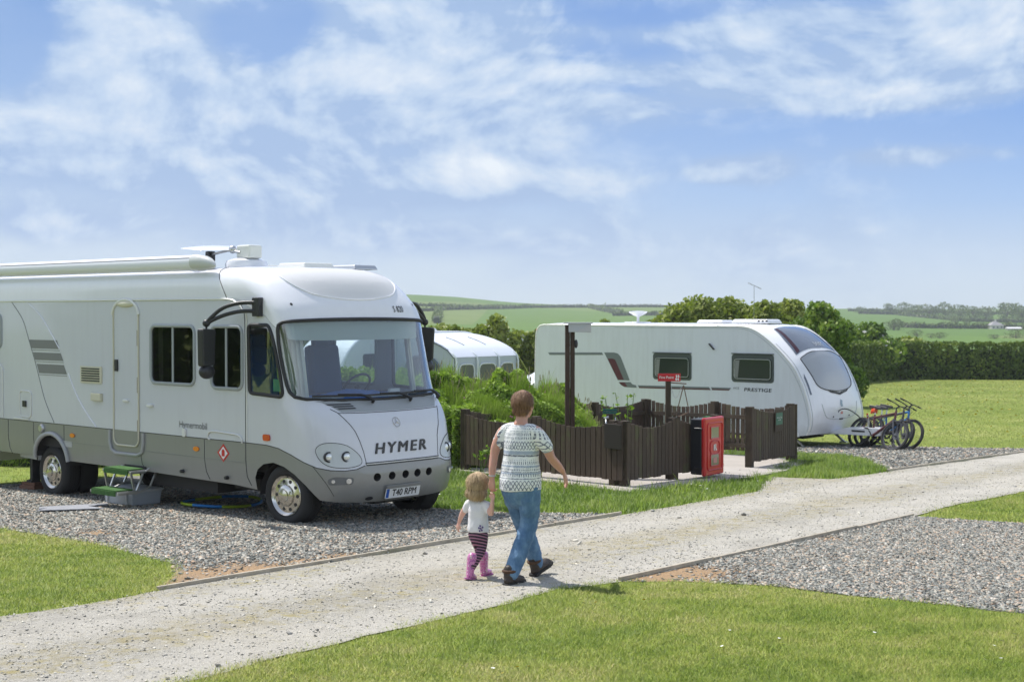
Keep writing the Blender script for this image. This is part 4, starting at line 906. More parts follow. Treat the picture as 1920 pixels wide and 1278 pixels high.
    for y in (-1, 1):                                           # gathered curtains by the screen pillars
        b = MB(); V = []; F = []; n = 40
        for i in range(n + 1):
            t = i / n; x = .06 - .14 * t if y > 0 else .14 - .30 * t; yy = y * ((.93 if y > 0 else .84) + .03 * math.sin(t * 38) + (.08 if y > 0 else .16) * t)
            V += [(x - .05, yy, 1.45), (x - .16 - .03, yy, 2.28)]
        F = [(2 * i, 2 * i + 2, 2 * i + 3, 2 * i + 1) for i in range(n)]; b.raw(V, F); b.build('curtain', mat('pleated_curtain', (.58, .57, .48), .9), root, sm=60)
    b = MB(); V = []; n = 40
    for j in range(n + 1):
        s_ = .22 + (2 * SC - .44) * j / n; p1 = MF(s_, 2.34, -.06); p2 = MF(s_, 2.13 , -.09); V += [p1, p2]
    b.raw(V, [(2 * j, 2 * j + 2, 2 * j + 3, 2 * j + 1) for j in range(n)]); b.build('sun_blind', mat('blind_cloth', (.46, .50, .44), .9), root, sm=60)
    b = MB(); b.box((-2.3, .85, 1.22), (.8, .5, .5)); b.box((-3.6, -.5, 1.9), (.4, 1.0, 1.1)); b.build('cupboard', mat('cabinet_wood', (.16, .12, .08), .6), root, bevel=.02)
    b = MB(); b.prism(rrect(-.20, 1.52, -.05, 1.66, .01), .004, lambda a, c, t: (a, -1.125 - t, c)); b.build('window_sticker', mat('green_sticker', (.10, .35, .20), .6), root)
    # entrance step with green mats
    st = link('entrance_step', None, parent=root); st.empty_display_size = .1
    for x in (-3.30, -2.70):
        b = MB(); b.beam((x, -1.02, .50), (x, -1.22, .40), .035, .02); b.beam((x, -1.20, .41), (x, -1.42, .41), .04, .03); b.beam((x, -1.22, .41), (x, -1.32, .18), .03, .02); b.beam((x, -1.40, .40), (x, -1.36, .20), .03, .02); b.beam((x, -1.02, .42), (x, -1.12, .22), .025, .02); b.beam((x, -1.12, .22), (x, -1.34, .14), .025, .02); b.beam((x, -1.30, .16), (x, -1.60, .16), .04, .03); b.build('step_side', alu, st, bevel=.003)
    for y0, y1, z in ((-1.18, -1.42, .425), (-1.34, -1.60, .175)):
        b = MB(); b.box((-3.0, (y0 + y1) / 2, z), (.60, abs(y1 - y0), .02)); b.build('tread', alu, st)
        b = MB(); b.box((-3.0, (y0 + y1) / 2 - .01, z + .018), (.54, abs(y1 - y0) - .02, .018)); b.box((-3.0, y1 - .008, z - .015), (.54, .014, .06)); b.build('tread_mat', mat('green_mat', (.05, .14, .03), 1.0, bump=(150, 1.0), var=(30, .3)), st)
    b = MB(); b.box((-3.0, -1.12, .50), (.50, .04, .16)); b.build('step_recess', dark, root)
    # mudflap and corner steady
    b = MB(); b.box((-5.68, -.88, .28), (.03, .40, .45)); b.build('mudflap', rubber, root)
    b = MB(); b.tube([(-6.05, -.85, .5), (-6.05, -.85, .02)], .045, 10); b.box((-6.05, -.85, .0), (.14, .14, .03)); b.build('support_leg', dark, root, sm=60)
    b = MB(); b.beam((-6.0, -1.05, .40), (-5.45, -1.08, .39), .05, .06); b.build('lower_rail', MATS['satin_grey_plastic'], root)
    return root
mh = motorhome()
MHM = Matrix.Translation((-1.845, 17.07, -.53)) @ Matrix.Rotation(math.radians(-42), 4, 'Z')
def mh_world(x, y, z=0): return MHM @ Vector((x, y, z))
# small things round the motorhome
def near_mh():
    p = mh_world(-6.05, -.85); z = gz(p.x, p.y)
    b = MB(); b.box((0, 0, .035), (.36, .24, .07), taper=.92); b.box((0, .01, .09), (.30, .2, .04)); o = b.build('wooden_chock', mat('red_brown_wood', (.17, .085, .055), .85, bump=(30, .4)), bevel=.005, loc=(p.x, p.y, z), rot=(0, 0, -.6)); tag(o, 'reddish brown wooden block under the rear corner steady of the motorhome', 'wooden block')
    x, y = G(218, 931); t = thing('storage_box', 'translucent grey plastic storage box lying below the motorhome entrance step', 'storage box', (x, y, gz(x, y)), math.radians(-42))
    t.location = (*mh_world(-3.25, -1.02).xy, gz(*mh_world(-3.25, -1.02).xy))
    pm = mat('cloudy_plastic', (.42, .47, .54), .35, coat=.3); b = MB(); b.box((0, 0, .10), (.62, .42, .19), taper=1.08); b.build('tub', pm, t, bevel=.015)
    b = MB(); b.box((0, 0, .205), (.70, .49, .02)); b.box((0, 0, .19), (.68, .47, .015)); b.build('rim', mat('pale_plastic', (.55, .58, .62), .4), t, bevel=.006)
    b = MB(); [b.box((sx * .22, -.235, .12), (.02, .02, .17)) for sx in (-1, 1)]; b.build('clip', mat('pale_plastic', (.55, .58, .62), .4), t)
    x, y = G(140, 953); b = MB()
    for (pts, zz) in (([(-.42, -.05), (.30, .22), (.36, .10), (-.02, -.02), (-.36, -.16)], .010), ([(-.30, -.30), (.46, -.16), (.10, .03), (-.20, -.02)], .016)):
        b.prism(wob([(a * 1.0, c * 1.8) for a, c in pts], .012, .08), .010, lambda a, c, t, zz=zz: (a, c, zz + t + SLOPE * c))
    o = b.build('ground_mat', mat('grey_felt', (.30, .31, .34), .95, bump=(90, .6), var=(8, .15)), loc=(x, y, gz(x, y) + .012)); tag(o, 'folded grey door mat lying flat on the gravel in front of the motorhome step', 'mat')
    # hoops made of coloured sections
    for i, ((px, py), r, lab) in enumerate((((416, 948), .40, 'blue and green play hoop lying on the gravel beside the motorhome front wheel'),)):
        x, y = G(px, py); t = thing('play_hoop', lab, 'hoop', (x, y, gz(x, y) + .055)); t.rotation_euler = (.03 - .032, 0, .2)
        for k in range(8):
            q0, q1 = PI / 4 * k, PI / 4 * (k + 1); b = MB(); b.tube([(r * 1.25 * math.cos(q), r * 1.25 * math.sin(q), .012 * math.sin(2 * q)) for q in np.linspace(q0, q1, 9)], .019, 8)
            b.build('hoop_section', mat('hoop_blue', (.01, .17, .48), .4) if k % 2 else mat('hoop_green', (.30, .42, .02), .4), t, sm=60)
    x, y = G(-5, 872); t = thing('water_carrier', 'turquoise rolling water carrier at the left edge of the view behind the motorhome', 'water carrier', (x, y, gz(x, y)))
    cy = mat('turquoise_plastic', (.01, .22, .34), .45); b = MB(); b.lathe([(0, -.24), (.14, -.24), (.18, -.2), (.18, .2), (.14, .24), (0, .24)], c=(0, 0, .18), axis='X', n=24); b.build('barrel', cy, t, sm=50)
    b = MB(); b.tube([(-.26, 0, .18), (-.26, .3, .5), (.26, .3, .5), (.26, 0, .18)], .012); b.build('pull_handle', dark, t, sm=60)
near_mh()
# ================================================================== CARAVAN
CV_O = Vector((6.86, 30.65, -.98)); CV_A = math.radians(-42)
CVF = Vector((math.cos(CV_A), math.sin(CV_A), 0)); CVL = Vector((-math.sin(CV_A), math.cos(CV_A), 0)); CW = 1.12
def cvS(px, py, Y=-1.15):
    """point of the picture on the caravan's near side, in the caravan's own length and height"""
    r = ray(px, py); c = Vector((0, 0, CAM_H)); t = ((CV_O - c).dot(CVL) + Y) / r.dot(CVL); P = c + r * t - CV_O; return (P.dot(CVF), P.z)
_E = [(-2.2, 2.575), (-1.9, 2.575), (-1.32, 2.54), (-.81, 2.26), (-.31, 1.81), (-.09, 1.48), (.06, 1.15), (.17, .75), (.17, .5), (.09, .30)]
_C = [(-2.2, 2.62), (-1.9, 2.62), (-1.3, 2.60), (-.82, 2.48), (-.30, 2.10), (-.07, 1.80), (.11, 1.46), (.27, .95), (.26, .6), (.15, .30)]
def _cat(Pp, t):
    n = len(Pp) - 1; t = min(max(t, 0), n - 1e-6); i = int(t); f = t - i
    p0, p1, p2, p3 = (Vector(Pp[k]) for k in (max(i - 1, 0), i, i + 1, min(i + 2, n)))
    return .5 * ((2 * p1) + (-p0 + p2) * f + (2 * p0 - 5 * p1 + 4 * p2 - p3) * f * f + (-p0 + 3 * p1 - 3 * p2 + p3) * f ** 3)
def cv_p(t, u, o=0.0):
    def q(t, u):
        e = _cat(_E, t); c = _cat(_C, t); k = abs(u) ** 2.6; p = c * (1 - k) + e * k; return Vector((p[0], u * CW, p[1]))
    p = q(t, u)
    if o:
        a = q(min(t + .03, 8.99), u) - q(max(t - .03, 0), u); b = q(t, min(u + .02, 1)) - q(t, max(u - .02, -1)); n = b.cross(a).normalized()
        if n.x < 0 and n.z < 0: n = -n
        p = p + n * (o if n.x + n.z > 0 else -o)
    return p
def caravan():
    root = thing('caravan', 'big white touring caravan with grey and maroon side stripes, bikes by its hitch', 'caravan', CV_O, CV_A)
    wh = mat('caravan_white', (.70, .73, .775), .32, coat=.35); wh2 = mat('caravan_front_white', (.81, .82, .86), .28, coat=.4)
    grime(wh, .12, .30); grime(wh2, .08)
    E = [Vector(p) for p in [(-7.38, .30), (-7.44, .60), (-7.46, 1.3), (-7.44, 2.2), (-7.42, 2.38), (-7.38, 2.48), (-7.30, 2.55), (-7.18, 2.575), (-5, 2.575), (-3, 2.575)]] + [_cat(_E, t) for t in np.linspace(0, 9, 64)]
    C = [Vector(p) for p in [(-7.42, .30), (-7.48, .60), (-7.50, 1.3), (-7.48, 2.2), (-7.46, 2.40), (-7.42, 2.52), (-7.32, 2.60), (-7.18, 2.62), (-5, 2.63), (-3, 2.63)]] + [_cat(_C, t) for t in np.linspace(0, 9, 64)]
    us = np.linspace(-1, 1, 31); V = []; n = len(E)
    for u in us:
        k = abs(u) ** 2.6
        for e, c in zip(E, C): p = c * (1 - k) + e * k; V.append((p[0], u * CW, p[1]))
    F = [(i * n + j, i * n + j + 1, (i + 1) * n + j + 1, (i + 1) * n + j) for i in range(30) for j in range(n - 1)]
    MB().raw(V, F).build('body_shell', wh2, root, sm=50)
    out = [(p[0], p[1]) for p in E] + [(-.1, .27), (-7.3, .27)]
    for s, nm in ((-1, 0), (1, 1)):
        b = MB(); b.raw([(a, s * CW, c) for a, c in out], [tuple(range(len(out)))]); b.build('side_panel', wh, root)
        b = MB(); b.tube([(a, s * (CW - .002), c) for a, c in [(p[0], p[1]) for p in E]], .017, 6); b.build('edge_trim', mat('trim_offwhite', (.74, .75, .74), .4), root, sm=60)
        b = MB(); b.tube([(a - .055 * (1 if a > -3 else 0), s * (CW + .002), c - .045) for a, c in [(p[0], p[1]) for p in E][8:-4]], .006, 5); b.build('panel_joint', mat('trim_grey', (.45, .48, .49), .5), root)
        b = MB(); b.box((-3.7, s * (CW - .02), .30), (7.2, .05, .09)); b.build('side_skirt', mat('trim_offwhite', (.74, .75, .74), .4), root, bevel=.01)
    b = MB(); b.box((-3.7, 0, .30), (7.1, 2.1, .05)); b.box((-3.4, 0, .22), (6.0, .9, .14)); b.build('floor_pan', dark, root)
    S = -CW
    def flat(name, pts, m, d=.004, par=root, px=True):
        L = [cvS(*p) if px else p for p in pts]; b = MB(); b.prism(L, d, lambda a, c, t: (a, S - t, c)); return b.build(name, m, par)
    grey = mat('stripe_grey', (.16, .185, .19), .4); mar = mat('stripe_maroon', (.095, .018, .028), .4)
    flat('stripe', [(1026, 660.5), (1127, 660.5), (1129.5, 665.2), (1029.5, 665.2)], grey)
    flat('stripe', [(1131.5, 660.5), (1150, 660.5), (1157, 662.5), (1162, 668), (1168, 683), (1179.5, 713), (1157, 712.5)], grey)
    flat('stripe_inset', [(1138, 672), (1148, 672), (1152, 674), (1168.5, 711.5), (1157.5, 711.5)], mar, .007)
    flat('stripe', [(1158.5, 716), (1180.5, 716), (1184, 720), (1191, 722), (1192.5, 726.7), (1170, 725.5), (1163, 721.5)], grey)
    flat('stripe_inset', [(1159.5, 716.5), (1170, 716.5), (1175, 724.6), (1168, 724.2), (1163, 720.5)], mar, .007)
    flat('stripe', [(1194.5, 722), (1328, 725.4), (1330, 728.6), (1196, 725)], grey); flat('stripe_inset', [(1196, 725), (1330, 728.6), (1331, 731), (1197, 727.2)], mar)
    flat('stripe', [(1331.5, 725.5), (1369.5, 727), (1367.5, 729.6), (1333, 728.6)], grey); flat('stripe_inset', [(1333, 728.6), (1367.5, 729.6), (1365.5, 731.8), (1334, 731)], mar)
    cp = cvS(1419, 731.3); lettering('model_name', 'PRESTIGE', .125, lambda a, b, t: (cp[0] + a, S - .004, cp[1] + b * .85), mat('letter_dark', (.05, .055, .06), .5), root, bold=.002, shear=.12, sx=1.28, space=1.05)
    cp = cvS(1379, 727.5); lettering('model_name', 'ACE', .06, lambda a, b, t: (cp[0] + a, S - .004, cp[1] + b), MATS['letter_dark'], root, sx=1.4)
    # windows with dark glass, frame and curtains
    for x0, x1, z0, z1 in ((-3.89, -2.83, 1.355, 1.95), (-1.77, -.71, 1.365, 1.97)):
        b = MB(); b.prism(rrect(x0, z0, x1, z1, .07), .012, lambda a, c, t: (a, S - t, c)); w_ = b.build('window', mat('window_seal', (.06, .075, .07), .4), root, bevel=.004)
        b = MB(); b.prism(rrect(x0 + .05, z0 + .05, x1 - .05, z1 - .08, .07), .020, lambda a, c, t: (a, S - .004 - t, c)); b.build('pane', mat('dark_acrylic', (.035, .045, .035), .05, coat=.6), w_, bevel=.008)
        b = MB(); b.tube([(a, S - .026, c) for a, c in rrect(x0 + .075, z0 + .075, x1 - .075, z1 - .105, .06)], .006, 5, closed=True); b.build('pane_edge', mat('pane_highlight', (.45, .48, .46), .3), w_)
        b = MB(); b.prism([(x0 + .08, z0 + .10), (x0 + .17, z0 + .10), (x0 + .21, z1 - .13), (x0 + .10, z1 - .13)], .002, lambda a, c, t: (a, S - .025 - t, c)); b.build('curtain', mat('curtain_grey', (.22, .23, .21), .8), w_)
        b = MB(); b.beam((x0, S - .018, z1 + .012), (x1, S - .018, z1 + .012), .03, .02); b.build('window_rail', mat('window_seal', (.06, .075, .07), .4), w_)
    h = cvS(1334, 650); b = MB(); b.beam((h[0] - .07, S - .02, h[1] + .07), (h[0] + .06, S - .02, h[1] - .06), .05, .03); b.build('awning_light', blackp, root, bevel=.008)
    # front glazing
    CT = (list(np.arange(2.4, 9, .15)), list(np.arange(-.9, .95, .1)))
    R = lambda nm, L, m, par=root, off=.006, **k: region(nm, L, lambda t, u, o: cv_p(t, u, o), m, par, cuts=CT, off=off, **k)
    smoke = mat('smoked_acrylic', (.11, .13, .17), .08, coat=.7); pan = mat('silver_acrylic', (.34, .355, .38), .10, coat=.7)
    up = [(2.62, -.60), (2.55, -.3), (2.55, .3), (2.62, .60), (3.3, .72), (3.96, .78), (3.98, 0), (3.96, -.78), (3.3, -.72)]
    a = R('roof_window', up, smoke); [R('window_stripe', L, mat('dull_maroon', (.045, .010, .018), .3), a, .010) for L in ([(2.64, -.57), (2.66, -.50), (3.9, -.62), (3.93, -.73)], [(2.64, .57), (2.66, .50), (3.9, .62), (3.93, .73)])]
    lo = rpoly([(4.20, -.76), (4.16, -.4), (4.16, .4), (4.20, .76), (5.2, .71), (6.1, .66), (6.42, .45), (6.56, 0), (6.42, -.45), (6.1, -.66), (5.2, -.71)], [.06, .1, .1, .06, .1, .25, .25, .3, .25, .25, .1])
    a = R('front_window', lo, pan); b = MB(); b.tube([cv_p(t, u, .008) for t, u in lo], .010, 6, closed=True); b.build('window_seal', rubber, a, sm=60)
    a = R('seal_band', [(6.35, -.46), (6.5, -.28), (6.58, 0), (6.5, .28), (6.35, .46), (6.55, .30), (6.68, 0), (6.55, -.30)], rubber, off=.010)
    for s in (-1, 1): R('side_trim_window', [(5.0, s * .86), (5.2, s * .90), (6.2, s * .90), (6.25, s * .86)], smoke, off=.008)
    b = MB(); hood = cubic([(6.85, -.66), (7.3, -.62), (7.75, -.52), (7.95, -.3), (8.0, 0), (7.95, .3), (7.75, .52), (7.3, .62), (6.85, .66)], 5); b.tube([cv_p(t, u, .003) for t, u in hood], .007, 5); b.build('locker_joint', mat('trim_grey', (.45, .48, .49), .5), root)
    b = MB(); b.tube([cv_p(8.0, u, .012) for u in (-.06, 0, .06)], .014, 6); b.build('locker_handle', dark, root)
    for u in (-.3, .3): b = MB(); b.tube([cv_p(7.75, u, .01), cv_p(7.85, u, .01)], .010, 6); b.build('locker_catch', dark, root)
    for s in (-1, 1): b = MB(); b.tube([cv_p(t, s * .95, .004) for t in np.linspace(3.2, 8.6, 30)], .006, 5); b.build('front_joint', mat('trim_grey', (.45, .48, .49), .5), root)
    b = MB(); g = [(7.22, 0), (7.12, .06), (7.02, .02), (6.93, -.03), (6.86, .02), (7.0, -.06), (7.1, 0), (7.18, .03)]; R('maker_badge', [(6.86, -.02), (6.92, .05), (7.03, .03), (7.20, .05), (7.24, -.02), (7.12, -.05), (7.0, -.04)], mat('badge_blue', (.25, .36, .44), .3), off=.006)
    R('maker_badge', [(7.52, -.02), (7.50, .03), (7.66, .05), (7.68, 0), (7.66, -.05)], mat('badge_red', (.65, .25, .22), .5), off=.006)
    lettering('maker_name', 'SWIFT', .115, lambda a, c, t: cv_p(3.80 - c * 2.6, .14 + a / CW, .016), mat('pale_letter', (.45, .47, .50), .4), root, sx=1.2)
    # roof: tail lamp, dish, roof lights
    b = MB(); b.box((-7.40, -1.06, 2.42), (.09, .10, .12)); b.build('tail_lamp', redlens, root, bevel=.02)
    for x, y, L, Wd, hh in ((-2.95, 0, .75, .5, .07), (-1.85, 0, 1.0, .6, .09), (-5.1, -.1, .6, .4, .02)):
        b = MB(); b.box((x, y, 2.63 + hh / 2), (L, Wd, hh), taper=.88); b.build('roof_light', wh2, root, bevel=.03)
    for k in range(3): b = MB(); b.box((-1.62 + .1 * k, -.28, 2.685), (.045, .02, .035)); b.build('vent_slot', dark, root)
    b = MB(); b.lathe([(.03, 2.62), (.03, 2.76), (.045, 2.78), (.10, 2.80), (.215, 2.87), (.225, 2.895), (.12, 2.905), (0, 2.91)], c=(-4.9, -.35, 0), n=24); b.build('aerial', wh2, root, sm=40)
    # wheel, steadies, hitch
    for s in (-1, 1):
        b = MB(); b.lathe([(.34, 0), (.34, .05), (0, .05)], c=(-3.9, s * CW - (0.0 if s > 0 else .0) - (.05 if s > 0 else 0), .33), axis='Y', n=26, a0=0, a1=PI); b.build('wheel_arch', dark, root)
        wheel(root, -3.9, s * (CW + .005), .25, s, R=.31)
    for x, y, dx in ((-.45, -.85, .32), (-.45, .85, .32), (-6.9, -.85, -.3), (-6.9, .85, -.3)):
        b = MB(); b.beam((x, y, .27), (x + dx, y, .03), .05, .04); b.box((x + dx, y, .02), (.16, .12, .03)); b.build('corner_steady', alu, root)
    b = MB(); b.prism(rpoly([(-.15, .30), (.25, .36), (.55, .44), (1.25, .46), (1.30, .42), (1.30, .30), (1.22, .29), (.2, .28), (-.1, .24)], .03), .46, lambda a, c, t: (a, -.23 + t, c)); hc = b.build('hitch_cover', wh2, root, bevel=.03)
    b = MB(); b.box((.80, -.235, .375), (.30, .012, .035)); b.build('cover_slot', blackp, hc)
    b = MB(); b.box((1.36, 0, .36), (.16, .07, .08)); b.ball((1.43, 0, .36), .05); b.build('coupling', dark, root)
    b = MB(); b.tube([(.98, -.12, .60), (.98, -.12, .16)], .024, 8); b.tube([(.98, -.12, .58), (.98, -.12, .70), (.98, -.2, .70)], .012, 6); jw = b.build('jockey_stem', alu, root, sm=60)
    b = MB(); b.lathe([(.04, -.03), (.10, -.035), (.112, -.02), (.112, .02), (.10, .035), (.04, .03)], c=(.90, -.12, .115), axis='Y', n=22); b.beam((.98, -.16, .17), (.88, -.16, .11), .03, .012); b.build('jockey_wheel', tyre_m, jw, sm=40)
    b = MB(); b.tube(cubic([(.20, -.1, .55), (.30, -.14, .78), (.5, -.15, .82), (.72, -.12, .70), (.9, -.08, .52)], 5), .012, 6); b.build('electric_cable', blackp, root, sm=60)
    b = MB(); b.beam((.9, .05, .45), (.86, .05, .74), .03, .03); b.build('handbrake', redlens, root)
    return root
caravan()

# ================================================================== FENCED TAP ENCLOSURE
def islandwood(name, dark_, pale):
    """stained boards, each weathered a little differently, with grain and green algae near the foot"""
    m = bpy.data.materials.new(name); m.use_nodes = True; w = NT(m.node_tree); b = w.n['Principled BSDF']; geo = w.add('ShaderNodeNewGeometry'); tc = w.add('ShaderNodeTexCoord').outputs['Object']
    g = w.noise(w.scalev(tc, (1, 1, .06)), 90, 4, .6); n = w.noise(tc, 4, 5, .65)
    c = w.mix(w.math('MULTIPLY', geo.outputs['Random Per Island'], w.mapr(n, .3, .7, .4, 1)), dark_, pale); c = w.mix(w.mapr(g, .45, .7, 0, .5), c, (dark_[0] * .4, dark_[1] * .4, dark_[2] * .4))
    s = w.add('ShaderNodeSeparateXYZ', {0: tc}); alg = w.math('MULTIPLY', w.mapr(n, .48, .62, 0, .6), w.mapr(geo.outputs['Random Per Island'], .55, .75, 0, 1)); c = w.mix(alg, c, (.085, .095, .035))
    w.put(b.inputs['Base Color'], c); b.inputs['Roughness'].default_value = .8; bn = w.add('ShaderNodeBump', {'Height': g, 'Strength': .5, 'Distance': .006}); w.put(b.inputs['Normal'], bn); MATS[name] = m; return m
wood_m = islandwood('dark_stained_wood', (.062, .042, .029), (.115, .080, .055)); wood_l = mat('dark_wood_post', (.050, .036, .022), .85, bump=(30, .7), var=(4, .45))
def fence(A, B, label, n, dips=True, gap=.012, rails_inside=1, H=.98, posts=None, low=.135, seed=0, pw=.098, hi=None):
    A, B = Vector(A), Vector(B); L = (B - A).length; t = (B - A) / L; nn = Vector((-t.y, t.x)) * rails_inside      # side the rails are on
    root = thing('picket_fence', label, 'fence', (A.x, A.y, gz(*A))); r = random.Random(seed); g0 = gz(*A)
    gzr = lambda x, y: gz(x, y) - g0
    for k in range(n):
        a, b = L * k / n, L * (k + 1) / n; m = int(round((b - a) / (pw + gap))); w = (b - a) / m; mb = MB()
        for i in range(m):
            s = a + w * (i + .5); u = (s - a) / (b - a); p = t * s; d = (.115 * math.sin(PI * u) ** 1.1 if dips else 0) + r.uniform(-.006, .006); z0 = gzr(A.x + p.x, A.y + p.y)
            lean = r.uniform(-.008, .008); hh = (w - gap * r.uniform(.6, 1.5)) / 2; P = []
            for zz, ll in ((low + r.uniform(-.01, .01), 0), (H - d, lean)):
                for q, dn in ((-hh, -.011), (hh, -.011), (hh, .011), (-hh, .011)):
                    c = p + t * (q + ll) - nn * (.03 + dn); P.append((c.x, c.y, z0 + zz))
            mb.raw(P, [(0, 3, 2, 1), (4, 5, 6, 7), (0, 1, 5, 4), (1, 2, 6, 5), (2, 3, 7, 6), (3, 0, 4, 7)])
        mb.build('pickets', wood_m, root)
        for zz in (.24, .78):
            p, q = t * a, t * b; mb = MB(); mb.beam((p.x + nn.x * .005, p.y + nn.y * .005, gzr(A.x + p.x, A.y + p.y) + zz), (q.x + nn.x * .005, q.y + nn.y * .005, gzr(A.x + q.x, A.y + q.y) + zz), .04, .075); mb.build('rail', wood_l, root)
    for s in (posts if posts is not None else [L * k / n for k in range(n + 1)]):
        p = t * s + nn * .03; z0 = gzr(A.x + p.x, A.y + p.y); mb = MB(); mb.box((p.x, p.y, z0 + (H + .01) / 2 - .1), (.12, .12, H + .21), math.atan2(t.y, t.x)); mb.build('post', wood_l, root, bevel=.006)
    return root
fence(E0, E1, 'dark slatted fence run facing the road, directly behind the walking woman', 2, seed=1, gap=.018, rails_inside=1, posts=[.02, 1.9, 3.72])
fence(E1, E2, 'dark slatted fence run that carries the red fire cabinet', 2, seed=2, gap=.014, rails_inside=1, posts=[.06, 1.46, 2.78])
fence(E3, E4, 'short dark slatted fence with the small green notice, right of the gateway', 1, seed=3, rails_inside=1, posts=[.06, 2.0], H=1.06, pw=.092)
fence(E5, E4, 'gappy dark fence run along the back of the enclosure, next to the caravan', 2, seed=4, rails_inside=-1, gap=.030, H=1.05)
fence(E0, E5, 'long dark fence run on the left of the enclosure, against the overgrown bank', 3, seed=5, rails_inside=-1, H=1.04)
def enclosure_things():
    tB = (E2 - E1).normalized(); nB = Vector((tB.y, -tB.x)); aB = math.atan2(tB.y, tB.x)
    # lamp post
    x, y = at(1068, 800, 22.6).xy; z = gz(x, y); t = thing('lamp_post', 'tall dark timber lamp post with a grey metal hood inside the fenced enclosure', 'lamp post', (x, y, z))
    b = MB(); b.box((-.035, 0, 1.20), (.075, .14, 2.44)); b.box((.045, .0, 1.16), (.07, .10, 2.33)); b.build('post', mat('lamp_wood', (.060, .038, .024), .85, bump=(25, .7), var=(3, .4)), t, bevel=.005)
    b = MB(); P = [(-.08, 2.44), (-.08, 2.46), (.33, 2.46), (.33, 2.30), (.10, 2.30), (.02, 2.30)]; b.prism([(-.02, 2.31), (.33, 2.30), (.33, 2.44), (-.02, 2.44)], .20, lambda a, c, q: (a, -.11 + q, c)); b.box((.13, 0, 2.452), (.46, .27, .018)); b.build('lamp_hood', mat('galvanised_hood', (.48, .50, .52), .5), t, bevel=.004)
    b = MB(); b.prism([(.10, 2.305), (.335, 2.305), (.335, 2.44), (.32, 2.44)], .21, lambda a, c, q: (a, -.118 + q, c)); b.build('lamp_panel', mat('lamp_panel_grey', (.50, .50, .50), .5), t)
    b = MB(); b.ball((.10, -.03, 2.12), (.03, .04, .07)); b.build('sensor', blackp, t)
    # drinking water tap and its sign
    x, y = at(1143, 840, 22.0).xy; z = gz(x, y); t = thing('water_tap', 'standpipe tap on a short post with a small green sign inside the fence', 'tap', (x, y, z))
    b = MB(); b.box((0, 0, .50), (.10, .10, 1.06)); b.build('post', wood_l, t, bevel=.005)
    b = MB(); b.box((.0, -.06, 1.075), (.22, .012, .075)); s_ = b.build('sign', mat('sign_green', (.01, .11, .085), .4), t, bevel=.003)
    lettering('sign_text', 'Drinking Water', .032, lambda a, c, q: (a, -.068, 1.075 + c), mat('sign_white', (.75, .77, .76), .5), s_, bold=.0005)
    b = MB(); b.tube([(-.06, -.07, .60), (-.06, -.07, .98), (-.02, -.07, 1.0)], .012, 7); b.tube([(-.07, -.07, .93), (-.07, -.18, .95), (-.07, -.21, .88)], .012, 7); b.tube([(-.1, -.1, .98), (-.02, -.1, .98)], .009, 6); b.tube([(.08, -.07, .98), (.1, -.1, .86), (.07, -.1, .8)], .010, 6); b.build('tap', alu, t, sm=60)
    # blank dark board on the corner
    tA = (E1 - E0).normalized(); nA = Vector((tA.y, -tA.x)); p = E1 - tA * .18 - Vector((-tA.y, tA.x)) * .062
    b = MB(); b.box((0, 0, 0), (.36, .018, .36), math.atan2(tA.y, tA.x)); o = b.build('blank_board', mat('black_brown_board', (.028, .021, .017), .6), bevel=.004, loc=(p.x, p.y, gz(*p) + .76)); tag(o, 'blank square dark board screwed to the front fence near its corner', 'board')
    # fire point sign on its post, with triangle gong
    q = E1 + tB * 1.53 - nB * .16; z = gz(*q); t = thing('fire_point_sign', 'red Fire Point sign on a timber post behind the fence', 'sign', (q.x, q.y, z), 0)
    b = MB(); b.box((0, 0, .78), (.08, .08, 1.60)); b.build('post', wood_l, t, bevel=.005)
    b = MB(); b.box((.01, -.055, 1.60), (.345, .014, .118)); s_ = b.build('sign_panel', mat('sign_red', (.50, .012, .022), .4), t, bevel=.003)
    lettering('sign_text', 'Fire Point', .056, lambda a, c, k: (a - .032, -.0645 - k, 1.60 + c), MATS['sign_white'], s_, bold=.0006)
    for k in range(2):
        b = MB(); xx = .115 + .03 * k; b.prism(cubic([(xx, 1.552), (xx + .016, 1.565), (xx + .006, 1.59), (xx + .02, 1.61), (xx + .004, 1.645), (xx - .006, 1.62), (xx + .002, 1.60), (xx - .012, 1.58)], 3, closed=True), .002, lambda a, c, d: (a, -.0625 - d, c)); b.build('flame_symbol', MATS['sign_white'], s_)
    g = thing('triangle_gong', 'rusty steel triangle gong hanging from a bracket beside the Fire Point sign', 'gong', (q.x + .02, q.y, z + 1.50))
    b = MB(); b.tube([(0, 0, 0.02), (.26, 0, .0)], .010, 6); b.build('bracket', mat('rusty_steel', (.19, .13, .10), .7, metal=.4), g)
    b = MB(); b.tube([(.215, -.02, -.02), (.10, -.02, -.48), (.145, -.02, -.50), (.30, -.02, -.43), (.215, -.02, -.02)], .0085, 6); b.build('triangle', MATS['rusty_steel'], g, sm=60)
    b = MB(); b.tube([(.02 + .17 * k / 8, -.02, -.02 - .26 * math.sin(PI * k / 8) * (1 - k / 16)) for k in range(9)], .004, 4); b.build('chain', alu, g)
    # fire extinguisher cabinet
    c = E1 + tB * 2.12 + nB * .045; z = gz(*c); t = thing('fire_cabinet', 'red and black fire extinguisher cabinet fixed to the dark fence', 'fire cabinet', (c.x, c.y, z - .08), aB)
    # local x along the fence, -y outwards
    b = MB(); b.box((0, -.12, .62), (.60, .20, .86)); b.build('case', mat('black_case', (.016, .017, .022), .4, coat=.2), t, bevel=.02)
    red = mat('signal_red', (.52, .012, .018), .32, coat=.4)
    b = MB(); b.box((0, -.25, .62), (.63, .07, .90)); d = b.build('door', red, t, bevel=.028)
